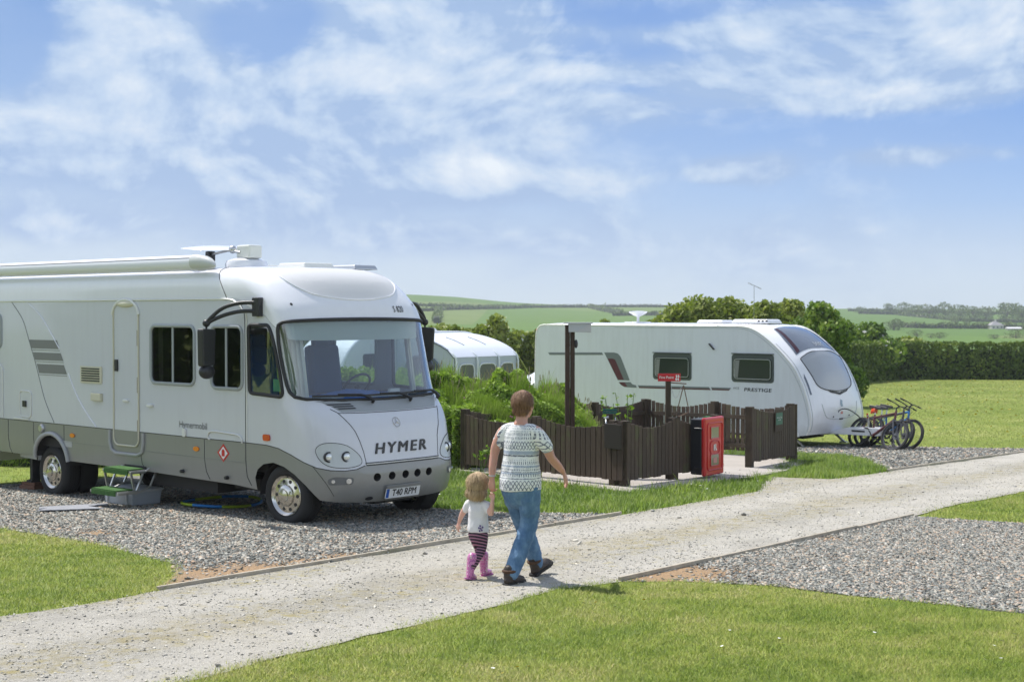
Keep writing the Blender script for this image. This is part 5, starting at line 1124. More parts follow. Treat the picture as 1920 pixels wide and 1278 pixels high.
    b = MB(); b.tube([(x, -.288, z_) for x, z_ in rrect(-.24, .26, .24, .98, .05)], .012, 6, closed=True); b.tube([(x, -.288, z_) for x, z_ in rrect(-.15, .50, .15, .70, .07)], .010, 6, closed=True); b.build('moulded_ribs', red, d, sm=60)
    for z0 in (.74, .32):
        b = MB(); b.prism(rrect(-.14, z0, .13, z0 + .18, .015), .006, lambda a, c_, k: (a, -.286 - k, c_)); w_ = b.build('window', mat('cabinet_window', (.23, .22, .16) if z0 > .5 else (.42, .38, .36), .15, coat=.5), d)
        b = MB(); b.tube([(x, -.290, z_) for x, z_ in rrect(-.14, z0, .13, z0 + .18, .015)], .009, 5, closed=True); b.build('window_rim', red, w_)
    b = MB(); b.box((.0, -.294, .40), (.11, .003, .08)); b.build('label', mat('label_pink', (.55, .25, .22), .6), d)
    b = MB(); b.prism(rrect(-.04, .555, -.012, .65, .010), .004, lambda a, c_, k: (a, -.290 - k, c_)); b.prism(rrect(.008, .575, .03, .65, .008), .004, lambda a, c_, k: (a, -.290 - k, c_)); b.box((.035, -.292, .565), (.03, .003, .03)); b.build('extinguisher_symbol', MATS['sign_white'], d)
    for z_ in (.30, .90): b = MB(); b.tube([(-.305, -.10, z_), (-.325, -.17, z_ + .005), (-.315, -.235, z_)], .016, 6); b.build('latch', blackp, t, sm=60)
    for z_ in (.3, .5, .7, .9): b = MB(); b.box((.325, -.25, z_), (.02, .03, .05)); b.build('hinge', red, d)
    b = MB(); b.box((.0, -.16, 1.06), (.10, .10, .02)); b.build('green_cap', mat('cap_green', (.03, .22, .05), .5), t)
    # little green notice on the short fence
    tC = (E4 - E3).normalized(); nC = Vector((tC.y, -tC.x)); p = E3 + tC * 1.18 + nC * .062; t = thing('notice', 'small green notice on a wooden backing, fixed to the short fence', 'notice', (p.x, p.y, gz(*p)), math.atan2(tC.y, tC.x))
    b = MB(); b.box((0, -.0, .80), (.36, .015, .40)); b.build('backing_board', wood_m, t, bevel=.003)
    b = MB(); b.box((0.0, -.012, .83), (.31, .006, .21)); g = b.build('green_panel', mat('notice_green', (.035, .13, .09), .5), t)
    lettering('notice_text', 'Please Keep Dogs\non a Lead', .040, lambda a, c_, k: (a, -.0165, .83 + c_), MATS['sign_white'], g, bold=.0008, sx=.88)
enclosure_things()

# ================================================================== BICYCLES
def bicycle(label, x, y, head, lean, colour, mark=None, group='bicycles by the caravan hitch', steer=.0, saddle=True):
    t = thing('bicycle', label, 'bicycle', (x, y, gz(x, y)), 0, group); Rm = Matrix.Rotation(head, 4, 'Z') @ Matrix.Rotation(lean, 4, 'X'); t.rotation_euler = Rm.to_euler()
    r = .335; fr = mat('bike_' + colour[0], colour[1], .35, coat=.4); bl = blackp
    for nm, wx, st in (('rear_wheel', -.52, 0), ('front_wheel', .54, steer)):
        w = link(nm, None, parent=t, loc=(wx, 0, r), rot=(0, 0, st)); b = MB(); b.lathe([(r - .05, 0), (r - .034, .030), (r - .006, .027), (r + .004, 0), (r - .006, -.027), (r - .034, -.030)], axis='Y', n=40, closed=True); b.build('tyre', tyre_m, w, sm=60)
        b = MB(); b.lathe([(r - .062, .012), (r - .044, .014), (r - .044, -.014), (r - .062, -.012)], axis='Y', n=40, closed=True); b.build('rim', mat('bike_rim', (.10, .10, .11), .35, metal=.6), w, sm=40)
        b = MB()
        for k in range(28): q = 2 * PI * k / 28; q2 = q + (.5 if k % 2 else -.5); b.tube([(.022 * math.cos(q2), .02 * (1 if k % 4 < 2 else -1), .022 * math.sin(q2)), ((r - .06) * math.cos(q), 0, (r - .06) * math.sin(q))], .0018, 3)
        b.build('spokes', mat('dull_spoke', (.20, .20, .21), .4, metal=.6), w); b = MB(); b.lathe([(0, -.05), (.016, -.05), (.024, -.02), (.024, .02), (.016, .05), (0, .05)], axis='Y', n=12); b.lathe([(0, .022), (.075, .022), (.075, .026), (0, .026)], axis='Y', n=20); b.build('hub', mat('dull_spoke', (.20, .20, .21), .4, metal=.6), w)
    bb = Vector((-.10, 0, .29)); st_ = Vector((-.24, 0, .74)); ht = Vector((.36, 0, .82)); hb = Vector((.39, 0, .68)); rh = Vector((-.52, 0, r)); fh = Vector((.54, 0, r))
    b = MB(); b.tube([bb, hb], .030, 8); b.tube([st_ + Vector((.01, 0, -.06)), ht], .024, 8); b.tube([bb, st_], .020, 8); b.tube([ht + Vector((-.01, 0, .05)), hb], .024, 8)
    for s in (-1, 1): b.tube([rh + Vector((0, .06 * s, 0)), bb + Vector((0, .02 * s, 0))], .010, 6); b.tube([rh + Vector((0, .06 * s, 0)), st_ + Vector((.02, .02 * s, -.1))], .009, 6)
    b.build('frame', fr, t, sm=60)
    b = MB(); [b.tube([Vector((.405, .055 * s, .66)), fh + Vector((0, .055 * s, 0))], [.019, .013], 7) for s in (-1, 1)]; b.tube([(.405, -.06, .66), (.405, .06, .66)], .02, 7); b.build('fork', mat('bike_fork', (.12, .12, .13), .35, metal=.5), t, sm=60)
    b = MB(); b.tube([(.355, 0, .84), (.33, 0, .93), (.40, 0, .98)], .016, 7); b.tube([(.40, 0, .98), (.38, .12, 1.0), (.34, .30, 1.01)], .012, 7); b.tube([(.40, 0, .98), (.38, -.12, 1.0), (.34, -.30, 1.01)], .012, 7); b.build('handlebar', bl, t, sm=60)
    for s in (-1, 1): b = MB(); b.tube([(.36, s * .22, 1.005), (.335, s * .32, 1.012)], .017, 8); b.tube([(.40, s * .17, 1.0), (.47, s * .24, .97)], .006, 5); b.build('grip', rubber, t, sm=60)
    b = MB(); b.tube([st_, (-.27, 0, .88)], .014, 7); b.build('seat_post', alu, t); b = MB(); b.prism(cubic([(-.42, -.07), (-.42, .07), (-.28, .05), (-.14, .02), (-.12, 0), (-.14, -.02), (-.28, -.05)], 4, closed=True), .05, lambda a, c, q: (a, c, .88 + q - .15 * max(0, a + .3) * .5)); b.build('saddle', bl, t, bevel=.015)
    b = MB(); b.lathe([(.05, .045), (.09, .045), (.09, .05), (.05, .05)], c=bb, axis='Y', n=24, closed=True); b.tube([bb + Vector((0, .06, 0)), bb + Vector((.12, .075, -.11))], .010, 6); b.tube([bb + Vector((0, -.06, 0)), bb + Vector((-.12, -.075, .11))], .010, 6); b.build('crankset', bl, t)
    for s, p in ((1, (.12, .115, -.11)), (-1, (-.12, -.115, .11))): b = MB(); b.box(bb + Vector(p), (.09, .08, .02)); b.build('pedal', bl, t, bevel=.004)
    b = MB(); b.tube([bb + Vector((-.02, .048, .085)), rh + Vector((.0, .05, .04))], .004, 4); b.tube([bb + Vector((-.02, .048, -.085)), rh + Vector((.0, .05, -.05))], .004, 4); b.tube(cubic([(.40, .08, .98), (.50, .06, .90), (.45, .04, .78), (.30, .02, .74)], 4), .003, 4); b.tube(cubic([(.40, -.08, .98), (.52, -.06, .88), (.44, -.04, .74), (.2, .02, .6)], 4), .003, 4); b.build('chain_and_cables', dark, t)
    if mark:
        b = MB(); b.box((-.36, 0, .80), (.03, .05, .07)); b.build('rear_light', redlens, t, bevel=.008)
        b = MB(); b.box((-.30, 0, .83), (.12, .10, .09)); b.build('saddle_bag', redlens if mark == 'red' else blackp, t, bevel=.02)
    return t
HB = math.atan2(-.89, .46)
bicycle('black and dark red mountain bike, nearest the caravan front of the three leaning bikes', 7.50, 29.58, HB, -.40, ('dark_red', (.075, .010, .014)), 'red', steer=.15)
bicycle('black mountain bike leaning between the two others by the hitch', 7.70, 29.78, HB + .05, -.42, ('black', (.03, .03, .035)), steer=-.15)
bicycle('mountain bike with bright blue frame, outermost of the three leaning bikes', 7.90, 29.98, HB + .08, -.36, ('blue', (.015, .15, .42)), steer=.1)
# pitch marker
p = Vector((*at(1655, 711, 84).xy, 0)); b = MB(); b.box((0, 0, .17), (.12, .05, .36)); b.box((0, -.03, .31), (.09, .006, .06)); o = b.build('pitch_marker', mat('marker_white', (.75, .76, .78), .6), bevel=.01, loc=(p.x, p.y, gz(p.x, p.y))); tag(o, 'small white pitch marker post standing on the far lawn before the clipped hedge', 'marker post')
# ================================================================== FAR CAMPING UNITS
def far_units():
    wh = mat('far_white', (.72, .75, .78), .35, coat=.3); gr = mat('awning_grey', (.42, .47, .53), .7); gd = mat('awning_dark', (.12, .15, .20), .5); cl = mat('awning_window', (.075, .085, .11), .12, coat=.5)
    C0 = Vector((-1.70, 42.0)); W = Vector((.64, .768)); Gd = Vector((-.768, .64)); rz = math.atan2(W.y, W.x)
    o = C0 + Gd * 2.4; t = thing('awning_caravan', 'white caravan with rounded ends behind the grey awning, partly hidden by the bank', 'caravan', (o.x, o.y, gz(*o)), rz)
    prof = cubic([(-2.3, .32), (-2.42, 1.0), (-2.1, 1.9), (-1.3, 2.5), (0, 2.6), (2.6, 2.6), (3.6, 2.52), (3.95, 2.2), (4.05, 1.2), (3.95, .32)], 6)
    b = MB(); b.prism(prof, 2.1, lambda a, c, q: (a, .02 + q, c)); b.build('body_shell', wh, t, bevel=.06)
    for x0, x1 in ((.6, 1.5), (-1.4, -.6), (2.2, 3.2)):
        b = MB(); b.prism(rrect(x0, 1.3, x1, 1.95, .08), .02, lambda a, c, q: (a, .02 - q, c)); b.build('window', mat('dark_acrylic', (.035, .045, .035), .05), t)
    b = MB(); b.prism([(.35, 0), (1.75, .12), (1.75, 1.0), (.35, .85)], .01, lambda a, c, q: (-2.46 + .42 * max(0, c - .1) ** 1.5, .35 + a * .8 + q, 1.15 + c * .8)); b.build('end_window', cl, t)
    b = MB(); b.lathe([(.03, 2.6), (.03, 2.76), (.24, 2.84), (.25, 2.88), (0, 2.9)], c=(.9, .5, 0), n=20); b.build('aerial', wh, t, sm=50)
    b = MB(); b.box((2.0, .7, 2.64), (.7, .5, .09), taper=.85); b.build('roof_light', wh, t, bevel=.02)
    for x in (.5, 1.1): b = MB(); b.lathe([(0, -.0), (.28, 0), (.3, .1), (0, .12)], c=(x + .6, .05, .30), axis='Y', n=18); b.build('wheel', tyre_m, t)
    # awning: x along the front, y towards the caravan
    t = thing('awning', 'grey and white caravan awning with arched clear windows beyond the bank', 'awning', (C0.x, C0.y, gz(*C0)), rz)
    L = 2.85; D = 2.4
    arc = lambda y: 1.82 + .68 * math.sin(min(1, y / D) * PI / 2) ** .62
    b = MB(); V = []; n = 10
    for i in range(n + 1):
        y = D * i / n
        for x in (-.05, L + .05): V.append((x, y - .03, arc(y)))
    b.raw(V, [(2 * i, 2 * i + 1, 2 * i + 3, 2 * i + 2) for i in range(n)]); b.raw([(v[0], v[1], v[2] + .012) for v in V], [(2 * i, 2 * i + 2, 2 * i + 3, 2 * i + 1) for i in range(n)]); b.build('roof', mat('awning_roof', (.66, .70, .78), .5), t, sm=60)
    b = MB(); b.raw([(0, -.02, 0), (L, -.02, 0), (L, -.02, 1.82), (0, -.02, 1.82)], [(0, 1, 2, 3)]); b.raw([(L, 0, 0), (L, D, 0)] + [(L, D * i / n, arc(D * i / n)) for i in range(n, -1, -1)], [tuple(range(n + 3))]); b.build('front_wall', gr, t)
    b = MB(); b.raw([(0, 0, 0), (0, D, 0)] + [(0, D * i / n, arc(D * i / n)) for i in range(n, -1, -1)], [tuple(range(n + 3))]); b.build('side_wall', gr, t)
    for i, (x0, x1) in enumerate(((.15, .85), (1.05, 1.85), (2.05, 2.7))):
        w = rpoly([(x0 + .05, .5), (x1 - .05, .5), (x1, 1.62), (x0, 1.62)], .22); b = MB(); b.prism(w, .01, lambda a, c, q: (a, -.03 - q, c)); f = b.build('window', cl, t)
        b = MB(); b.tube([(a, -.045, c) for a, c in w], .022, 5, closed=True); b.build('window_border', mat('awning_white', (.68, .72, .76), .6), f)
    for x in (0, .95, 1.95, L): b = MB(); b.tube(cubic([(x, -.06, 0), (x, -.07, 1.2), (x, -.06, 1.80), (x, .25, 2.02)], 4), .03, 6); b.build('awning_pole', mat('awning_white', (.68, .72, .76), .6), t, sm=60)
    for x in (.95, 1.95): b = MB(); b.tube([(x, D * q, arc(D * q) + .02) for q in (.2, .35, .5)], .025, 5); b.build('roof_strap', gd, t)
    w = cubic([(.45, .55), (.45, 1.3), (.8, 1.75), (1.3, 1.85), (1.8, 1.75), (2.05, 1.3), (2.05, .55)], 4); b = MB(); b.prism(w, .01, lambda a, c, q: (-.01 - q, a, c)); f = b.build('side_window', cl, t)
    b = MB(); b.tube([(-.025, a, c) for a, c in w], .03, 5); b.build('window_border', gd, f)
    b = MB(); b.tube([(-.02, D * i / n, arc(D * i / n)) for i in range(n + 1)], .03, 6); b.build('roof_hem', gd, t)
    b = MB(); b.tube([(L, 0, 1.95), (L + 1.5, -.2, 0)], .012, 4); b.build('guy_rope', mat('rope_yellow', (.5, .55, .15), .7), t)
    # parked white car mostly behind the big caravan
    x, y = (.10, 39.0); t = thing('parked_van', 'white parked van, only its sloping nose showing left of the big caravan', 'van', (x, y, gz(x, y)), .25)
    side = cubic([(0, .35), (.0, .8), (.12, 1.12), (.55, 1.34), (.75, 1.42), (1.45, 2.0), (1.9, 2.12), (3.2, 2.14), (4.2, 2.12), (4.4, 1.9), (4.45, .8), (4.4, .35)], 5)
    b = MB(); b.prism(side, 1.74, lambda a, c, q: (a, -.87 + q, c)); b.build('body', wh, t, bevel=.07)
    for s in (-1, 1):
        b = MB(); b.prism([(.95, 1.42), (1.50, 1.90), (2.15, 1.95), (2.15, 1.40)], .006, lambda a, c, q: (a, s * (.872 + q), c)); b.prism([(2.3, 1.40), (2.3, 1.95), (3.4, 1.95), (3.4, 1.40)], .006, lambda a, c, q: (a, s * (.872 + q), c)); b.build('side_glass', mat('dark_glass', (.03, .035, .04), .06), t)
        b = MB(); b.box((.95, s * .98, 1.45), (.12, .18, .11)); b.build('door_mirror', blackp, t, bevel=.02)
        b = MB(); b.box((.12, s * .66, .98), (.25, .3, .13)); b.build('headlight', MATS['lamp_lens'], t, bevel=.03)
        for wx in (.80, 3.35): b = MB(); b.lathe([(0, 0), (.2, .01), (.21, .0), (.31, .02), (.315, .1), (.3, .2), (0, .2)] if s < 0 else [(0, .2), (.2, .19), (.21, .2), (.31, .18), (.315, .1), (.3, 0), (0, 0)], c=(wx, -.89 if s < 0 else .69, .31), axis='Y', n=26); b.build('wheel', tyre_m, t, sm=40)
    b = MB(); b.raw([(.80, -.74, 1.47), (.80, .74, 1.47), (1.40, .68, 1.98), (1.40, -.68, 1.98)], [(0, 1, 2, 3)]); b.build('windscreen', MATS['dark_glass'], t)
far_units()

# ================================================================== FOLIAGE
def leaves(pts, size, nrm=None, flat=.5, aspect=1.6):
    """one bent quad per point, returned as arrays"""
    N = len(pts); a = rng.normal(0, 1, (N, 3)); a /= np.linalg.norm(a, axis=1)[:, None] + 1e-9
    if nrm is not None: a = a - nrm * (a * nrm).sum(1)[:, None] * flat; a /= np.linalg.norm(a, axis=1)[:, None] + 1e-9
    b = rng.normal(0, 1, (N, 3)); b -= a * (a * b).sum(1)[:, None]; b /= np.linalg.norm(b, axis=1)[:, None] + 1e-9
    S = (size * rng.lognormal(0, .3, N))[:, None]; c = np.cross(a, b)
    V = np.stack([pts - a * S * aspect / 2, pts - b * S / 2 + c * S * .12, pts + a * S * aspect / 2, pts + b * S / 2 + c * S * .12], 1)
    return V.reshape(-1, 3), np.arange(N * 4).reshape(-1, 4)
def crown_pts(blobs, n, shell=.55):
    """points through the outer part of several ellipsoids (cx, cy, cz, rx, ry, rz)"""
    B = np.array(blobs, float); vol = (B[:, 3] * B[:, 5]) ** 1.0; k = rng.choice(len(B), n, p=vol / vol.sum())
    d = rng.normal(0, 1, (n, 3)); d /= np.linalg.norm(d, axis=1)[:, None]; r = (shell + (1 - shell) * rng.random(n) ** .6)[:, None]
    lump = np.array([mnoise.noise(Vector(q * 2.3) + Vector((float(i), 0, 0))) for q, i in zip(d, k)])[:, None]
    P = B[k, :3] + d * B[k, 3:6] * r * (1 + .25 * lump)
    # drop leaves that sit deep inside a neighbouring clump
    keep = np.ones(n, bool)
    for j in range(len(B)):
        q = (P - B[j, :3]) / B[j, 3:6]; keep &= ~(((q ** 2).sum(1) < .30) & (k != j))
    return P[keep], d[keep]
tree_st = [(.05, (.055, .105, .016)), (.35, (.11, .19, .026)), (.65, (.18, .27, .04)), (1, (.31, .38, .08))]
lite_st = [(.05, (.12, .16, .030)), (.4, (.22, .27, .055)), (.75, (.32, .36, .08)), (1, (.44, .45, .14))]
hedge_st = [(.05, (.045, .08, .014)), (.4, (.10, .155, .024)), (.75, (.17, .23, .038)), (1, (.27, .31, .06))]
far_st = [(.05, (.07, .11, .03)), (.5, (.12, .17, .045)), (1, (.20, .24, .075))]
bark = mat('bark', (.09, .07, .05), .95, bump=(12, .8), var=(3, .3))
def tree(label, x, y, h, r, z0=None, n=9000, size=.11, st=tree_st, mname='tree_leaf', name='tree', seed=0, group=None, blobs=9, low=.25, squash=1.0, blossom=0, trans=.3):
    rn = random.Random(seed); z0 = gz(x, y) if z0 is None else z0
    t = thing(name, label, 'tree' if name != 'bush' else 'bush', (x, y, z0), group=group)
    B = []
    for i in range(blobs):
        q = rn.uniform(0, 2 * PI); rr = r * rn.uniform(.15, .68); zz = h * rn.uniform(low + .12, .80); s = r * rn.uniform(.34, .58) * (1.15 - .5 * max(0, zz / h - .5)); B.append((rr * math.cos(q), rr * math.sin(q), zz, s, s, min(s * .8, (h - zz) * 1.02)))
    B.append((0, 0, h * .55, r * .62, r * .62, h * .40)); B.append((rn.uniform(-.2, .2) * r, 0, h * .82, r * .42, r * .42, h * .18))
    P, d = crown_pts(B, n, .5); P[:, 2] = np.maximum(P[:, 2], h * low * .5 + .05); V, F = leaves(P, size, d)
    link('crown', npmesh('crown', V, F), leafmat(mname, st, trans), t)
    if blossom:
        k = rng.choice(len(P), blossom); k = k[P[k, 1] < .3 * r]; V, F = leaves(P[k] * 1.04, size * .8, d[k]); link('blossom', npmesh('blossom', V, F), mat('blossom_white', (.62, .60, .54), .8), t)
    b = MB(); b.tube([(0, 0, -.1), (.03 * h, 0, h * .2), (-.02 * h, .02 * h, h * .45), (0, 0, h * .75)], [.055 * r + .03, .045 * r + .02, .03 * r + .015, .012], 8)
    for i in range(5):
        q = rn.uniform(0, 2 * PI); z1 = h * rn.uniform(.18, .45); e = B[i]; b.tube([(0, 0, z1), (e[0] * .5, e[1] * .5, z1 + (e[2] - z1) * .6), (e[0], e[1], e[2])], [.025 * r + .01, .018 * r + .008, .006], 6)
    b.build('trunk', bark, t, sm=60); return t
def hedge(name, label, pts, h, th, n, size, st, mname, core=(.018, .032, .008), bumps=.12, jag=.0, cat='hedge', zf=gz, cuts=1.0):
    """pts: ground line (x, y); leaf-covered body with a dense core"""
    pts = [Vector(p) for p in pts]; seg = [(pts[i + 1] - pts[i]).length for i in range(len(pts) - 1)]; L = sum(seg); c0 = pts[0]; z0 = zf(*c0)
    t = thing(name, label, cat, (c0.x, c0.y, z0))
    def along(s):
        for i, l in enumerate(seg):
            if s <= l or i == len(seg) - 1:
                k = s / l; p = pts[i].lerp(pts[i + 1], k); d = (pts[i + 1] - pts[i]).normalized(); return p, d
            s -= l
    hh = (lambda s: h * (1 + bumps * mnoise.noise(Vector((s * .35 / cuts, 3.3, 0))) + jag * mnoise.noise(Vector((s * 1.3 / cuts, 8, 0))))) if not callable(h) else h
    m = max(8, int(L / max(.5, th * .5))); V = []; prof = [(-.42, -.05), (-.46, .5), (-.38, .90), (0, .955), (.38, .90), (.46, .5), (.42, -.05)]
    for i in range(m + 1):
        p, d = along(L * i / m); nn = Vector((-d.y, d.x)); H = hh(L * i / m)
        for a, b in prof:
            w = .86 + .10 * mnoise.noise(Vector((p.x + a * 3, p.y, b * 4))); q = p + nn * a * th * w; V.append((q.x - c0.x, q.y - c0.y, zf(q.x, q.y) - z0 + b * H * w))
    k = len(prof); F = [(i * k + j, i * k + j + 1, (i + 1) * k + j + 1, (i + 1) * k + j) for i in range(m) for j in range(k - 1)]
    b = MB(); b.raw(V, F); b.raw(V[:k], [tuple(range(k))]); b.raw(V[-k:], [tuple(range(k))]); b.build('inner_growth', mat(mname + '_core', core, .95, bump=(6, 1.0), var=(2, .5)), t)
    N = n; S = rng.uniform(0, L, N); U = rng.uniform(0, 2.35, N); P = np.zeros((N, 3)); D = np.zeros((N, 3))
    for i in range(N):
        p, d = along(S[i]); nn = Vector((-d.y, d.x)); H = hh(S[i]); u = U[i]; lump = 1 + .10 * mnoise.noise(Vector((S[i] * 1.6 / cuts, u * 2.5, 1)))
        if u < 1.0: a, b_ = -.5, u; dn = Vector((-nn.x, -nn.y, 0))
        elif u < 1.6: a, b_ = -.5 + (u - 1) / .6, 1.0; dn = Vector((0, 0, 1))
        else: a, b_ = .5, (u - 1.6) / .75; dn = Vector((nn.x, nn.y, 0))
        q = p + nn * a * th * lump * (1 - .10 * max(0, b_ - .75) * 4 * .5); P[i] = (q.x - c0.x, q.y - c0.y, zf(q.x, q.y) - z0 + b_ * H * (1 + (lump - 1) * .7)); D[i] = dn
    P += rng.normal(0, size * .35, (N, 3)); V, F = leaves(P, size, D); link('foliage', npmesh('foliage', V, F), leafmat(mname, st, .25), t); return t

# overgrown bank between the motorhome and the fence
def bank():
    top = lambda x: float(np.interp(x, [-12, -6, -3, -1.2, -.6, 0, .35, .7, 1.05, 1.35, 1.7], [1.6, 1.6, 1.52, 1.36, 1.28, 1.26, 1.24, 1.20, 1.03, .76, .3]))
    def surf(x, v):
        """v 0..1 from the front foot over the top to the back"""
        yf = 24.0 + .55 * max(0, x - .3) if x > -1 else 24.2 + .08 * (-1 - x)
        H = top(x) * (1 + .16 * mnoise.noise(Vector((x * 1.4, v * 3, 0))) + .12 * mnoise.noise(Vector((x * 3.7, v * 6, 5)))); D_ = 4.2
        if v < .6: k = v / .6; y = yf + D_ * .42 * k ** 1.5; z = H * math.sin(k * PI / 2) ** .75
        else: k = (v - .6) / .4; y = yf + D_ * (.42 + .58 * k); z = H * math.cos(k * PI / 2) ** .6
        return Vector((x, y, gz(x, y) + z))
    nx, nv = 90, 16; xs = np.linspace(-12, 1.75, nx); b = MB(); V = [surf(x, v) - Vector((0, 0, .08)) for x in xs for v in np.linspace(0, 1, nv)]
    b.raw(V, [(i * nv + j, (i + 1) * nv + j, (i + 1) * nv + j + 1, i * nv + j + 1) for i in range(nx - 1) for j in range(nv - 1)])
    o = b.build('bank', mat('bank_soil', (.035, .055, .015), .95, bump=(8, 1), var=(2, .5)), sm=60); tag(o, kind='structure')
    N = 130000; X = np.where(rng.random(N) < .72, rng.uniform(-2.2, 1.75, N), rng.uniform(-9, -2.2, N)); Vv = rng.uniform(0, .8, N)
    P = np.array([tuple(surf(x, v)) for x, v in zip(X, Vv)]); n_ = np.zeros((N, 3)); n_[:, 1] = -.6; n_[:, 2] = .8
    clump = np.array([mnoise.noise(Vector((a * 2.2, b_ * 2.2, c * 2.2))) for a, b_, c in P]); k = clump + rng.normal(0, .10, len(clump)) > -.26
    P2 = P[k] + n_[k] * (rng.random(k.sum()) * .16 + clump[k] * .34)[:, None]; Vx, F = leaves(P2, .042, n_[k], .3)
    bank_st = [(.05, (.11, .19, .024)), (.4, (.23, .34, .055)), (.75, (.33, .45, .08)), (1, (.46, .55, .17))]
    tag(link('bank_leaves', npmesh('bank_leaves', Vx, F), leafmat('bank_leaf', bank_st, .35)), 'broad green weeds and nettles covering the overgrown bank', 'weeds', kind='stuff')
    Q = P[~k]; M = len(Q); H = .10 * rng.lognormal(0, .4, M) + .04; a = rng.uniform(0, 2 * PI, M); w = .0045; lx = rng.normal(.05, .07, M); ly = rng.normal(-.06, .05, M)
    top_k = Q[:, 2] - gza(Q[:, 0], Q[:, 1]) > 1.15; H[top_k] *= 1.5
    dx, dy = np.cos(a) * w, np.sin(a) * w
    w = .008; dx, dy = np.cos(a) * w, np.sin(a) * w
    A = np.stack([Q[:, 0] - dx, Q[:, 1] - dy, Q[:, 2] - .08], 1); B = np.stack([Q[:, 0] + dx, Q[:, 1] + dy, Q[:, 2] - .08], 1)
    C_ = np.stack([Q[:, 0] + lx * .35 + dx * .7, Q[:, 1] + ly * .35, Q[:, 2] + H * .6], 1); D_ = np.stack([Q[:, 0] + lx, Q[:, 1] + ly, Q[:, 2] + H * .95], 1)
    tag(link('bank_grass', npmesh('bank_grass', np.stack([A, B, D_], 1).reshape(-1, 3), np.arange(M * 3).reshape(-1, 3)), leafmat('bank_blade', [(.05, (.14, .22, .03)), (.5, (.25, .36, .06)), (1, (.44, .50, .20))], .35)), 'long uncut grass growing over the bank', 'grass', kind='stuff')
    # seed heads and a few pink flowers
    b = MB()
    for i in range(150):
        x = random.uniform(-1.6, 1.65); p = surf(x, random.uniform(.35, .65)); h = random.uniform(.18, .42); q = p + Vector((random.uniform(-.08, .12), 0, h)); b.tube([p, q], .003, 3, cap=False); b.ball(q, (.009, .009, .04), 5, 4)
    tag(b.build('seed_heads', mat('seed_straw', (.30, .26, .15), .9)), 'thin grass seed heads standing above the bank', 'grass', kind='stuff')
    b = MB(); [b.ball(surf(random.uniform(-1.4, 1.5), random.uniform(.15, .6)) + Vector((0, -.06, .12)), .018, 6, 4) for _ in range(26)]
    tag(b.build('pink_flowers', mat('campion_pink', (.42, .10, .30), .8)), 'small pink flowers dotted over the bank', 'flowers', kind='stuff')
bank()
def sapling(label, x, y, h, seed):
    t = thing('leafy_plant', label, 'plant', (x, y, gz(x, y))); rn = random.Random(seed); b = MB(); st = []
    for i in range(4):
        e = Vector((rn.uniform(-.2, .2), rn.uniform(-.1, .1), h * rn.uniform(.8, 1.0))); b.tube([(0, 0, 0), e * .5 + Vector((.02, 0, 0)), e], .007, 5); st.append(e)
    b.build('stem', mat('green_stem', (.12, .20, .05), .8), t, sm=60)
    P = np.array([tuple(e * (1 - .35 * rn.random()) + Vector((rn.gauss(0, .05), rn.gauss(0, .05), rn.gauss(0, .03)))) for e in st for _ in range(7)]); V, F = leaves(P, .05, None, .3, 2.0); link('leaves', npmesh('leaves', V, F), leafmat('bright_leaf', [(0, (.16, .28, .03)), (1, (.26, .38, .05))], .4), t)
q = at(1146, 760, 26.6); sapling('bright green shoot showing above the fence, left of its neighbour', q.x, q.y, 1.28, 3)
q = at(1172, 760, 27.4); sapling('bright green leafy shoot above the fence, right of its neighbour', q.x, q.y, 1.24, 5)
def weed(label, px, py, h, seed):
    x, y = G(px, py); sapling(label, x, y, h, seed)
weed('wispy weed climbing the front of the fence at its left end', 900, 893, .52, 9)

# hedges and trees
hx = lambda px, y: (at(px, 700, y).x, y)
hedge('clipped_hedge', 'long clipped dark green hedge along the far side of the field', [hx(1440, 62), hx(1560, 76), hx(1660, 85), hx(1800, 85), hx(2150, 83)], 2.12, 1.6, 42000, .11, hedge_st, 'clipped_leaf', bumps=.02, jag=.02)
hedge('wild_hedge', 'tall bushy hedge behind the grey awning', [hx(480, 60), hx(760, 61), hx(900, 62), hx(1010, 62), hx(1120, 60), hx(1250, 56)], lambda s: 2.75 + .45 * mnoise.noise(Vector((s * .5, 1.3, 0))) + .35 * mnoise.noise(Vector((s * 1.4, 4, 0))), 2.2, 26000, .12, lite_st, 'wild_leaf', core=(.035, .05, .015))
def T(label, px, ytop, y, wpx, seed, **k):
    p = at(px, ytop, y); x = p.x; tree(label, x, y, p.z - gz(x, y), wpx / FPX * y, seed=seed, **k)
T('bushy hawthorn with pale blossom rising above the hedge left of the big caravan', 925, 590, 60, 48, 11, n=5000, size=.12, st=lite_st, mname='lite_leaf', blossom=130, name='bush')
T('low olive green bush on the left of the row behind the caravan roof', 1130, 596, 58, 34, 12, n=3000, size=.12, st=lite_st, mname='lite_leaf', name='bush')
G5 = 'row of trees behind the big caravan'
for i, (px, yt, y, w, lab, st, mn) in enumerate(((1262, 566, 52, 70, 'leftmost pale green tree of the row behind the caravan roof', lite_st, 'lite_leaf'), (1318, 553, 53, 84, 'tallest pale green tree behind the middle of the caravan roof', lite_st, 'lite_leaf'), (1378, 555, 54, 80, 'pale green tree below the roof aerial, behind the caravan', lite_st, 'lite_leaf'),
        (1432, 562, 52, 72, 'yellowish tree behind the raised roof vent of the caravan', lite_st, 'lite_leaf'), (1480, 560, 53, 70, 'light green tree just left of the dark tree behind the caravan front', lite_st, 'lite_leaf'), (1545, 562, 50, 76, 'dense dark green tree rising behind the sloping front of the caravan', tree_st, 'dark_leaf'))):
    T(lab, px, yt, y, w, 20 + i, n=20000 if i == 5 else 14000, size=.10, st=st, mname=mn, group=G5, blobs=12 if i == 5 else 9, low=.08)
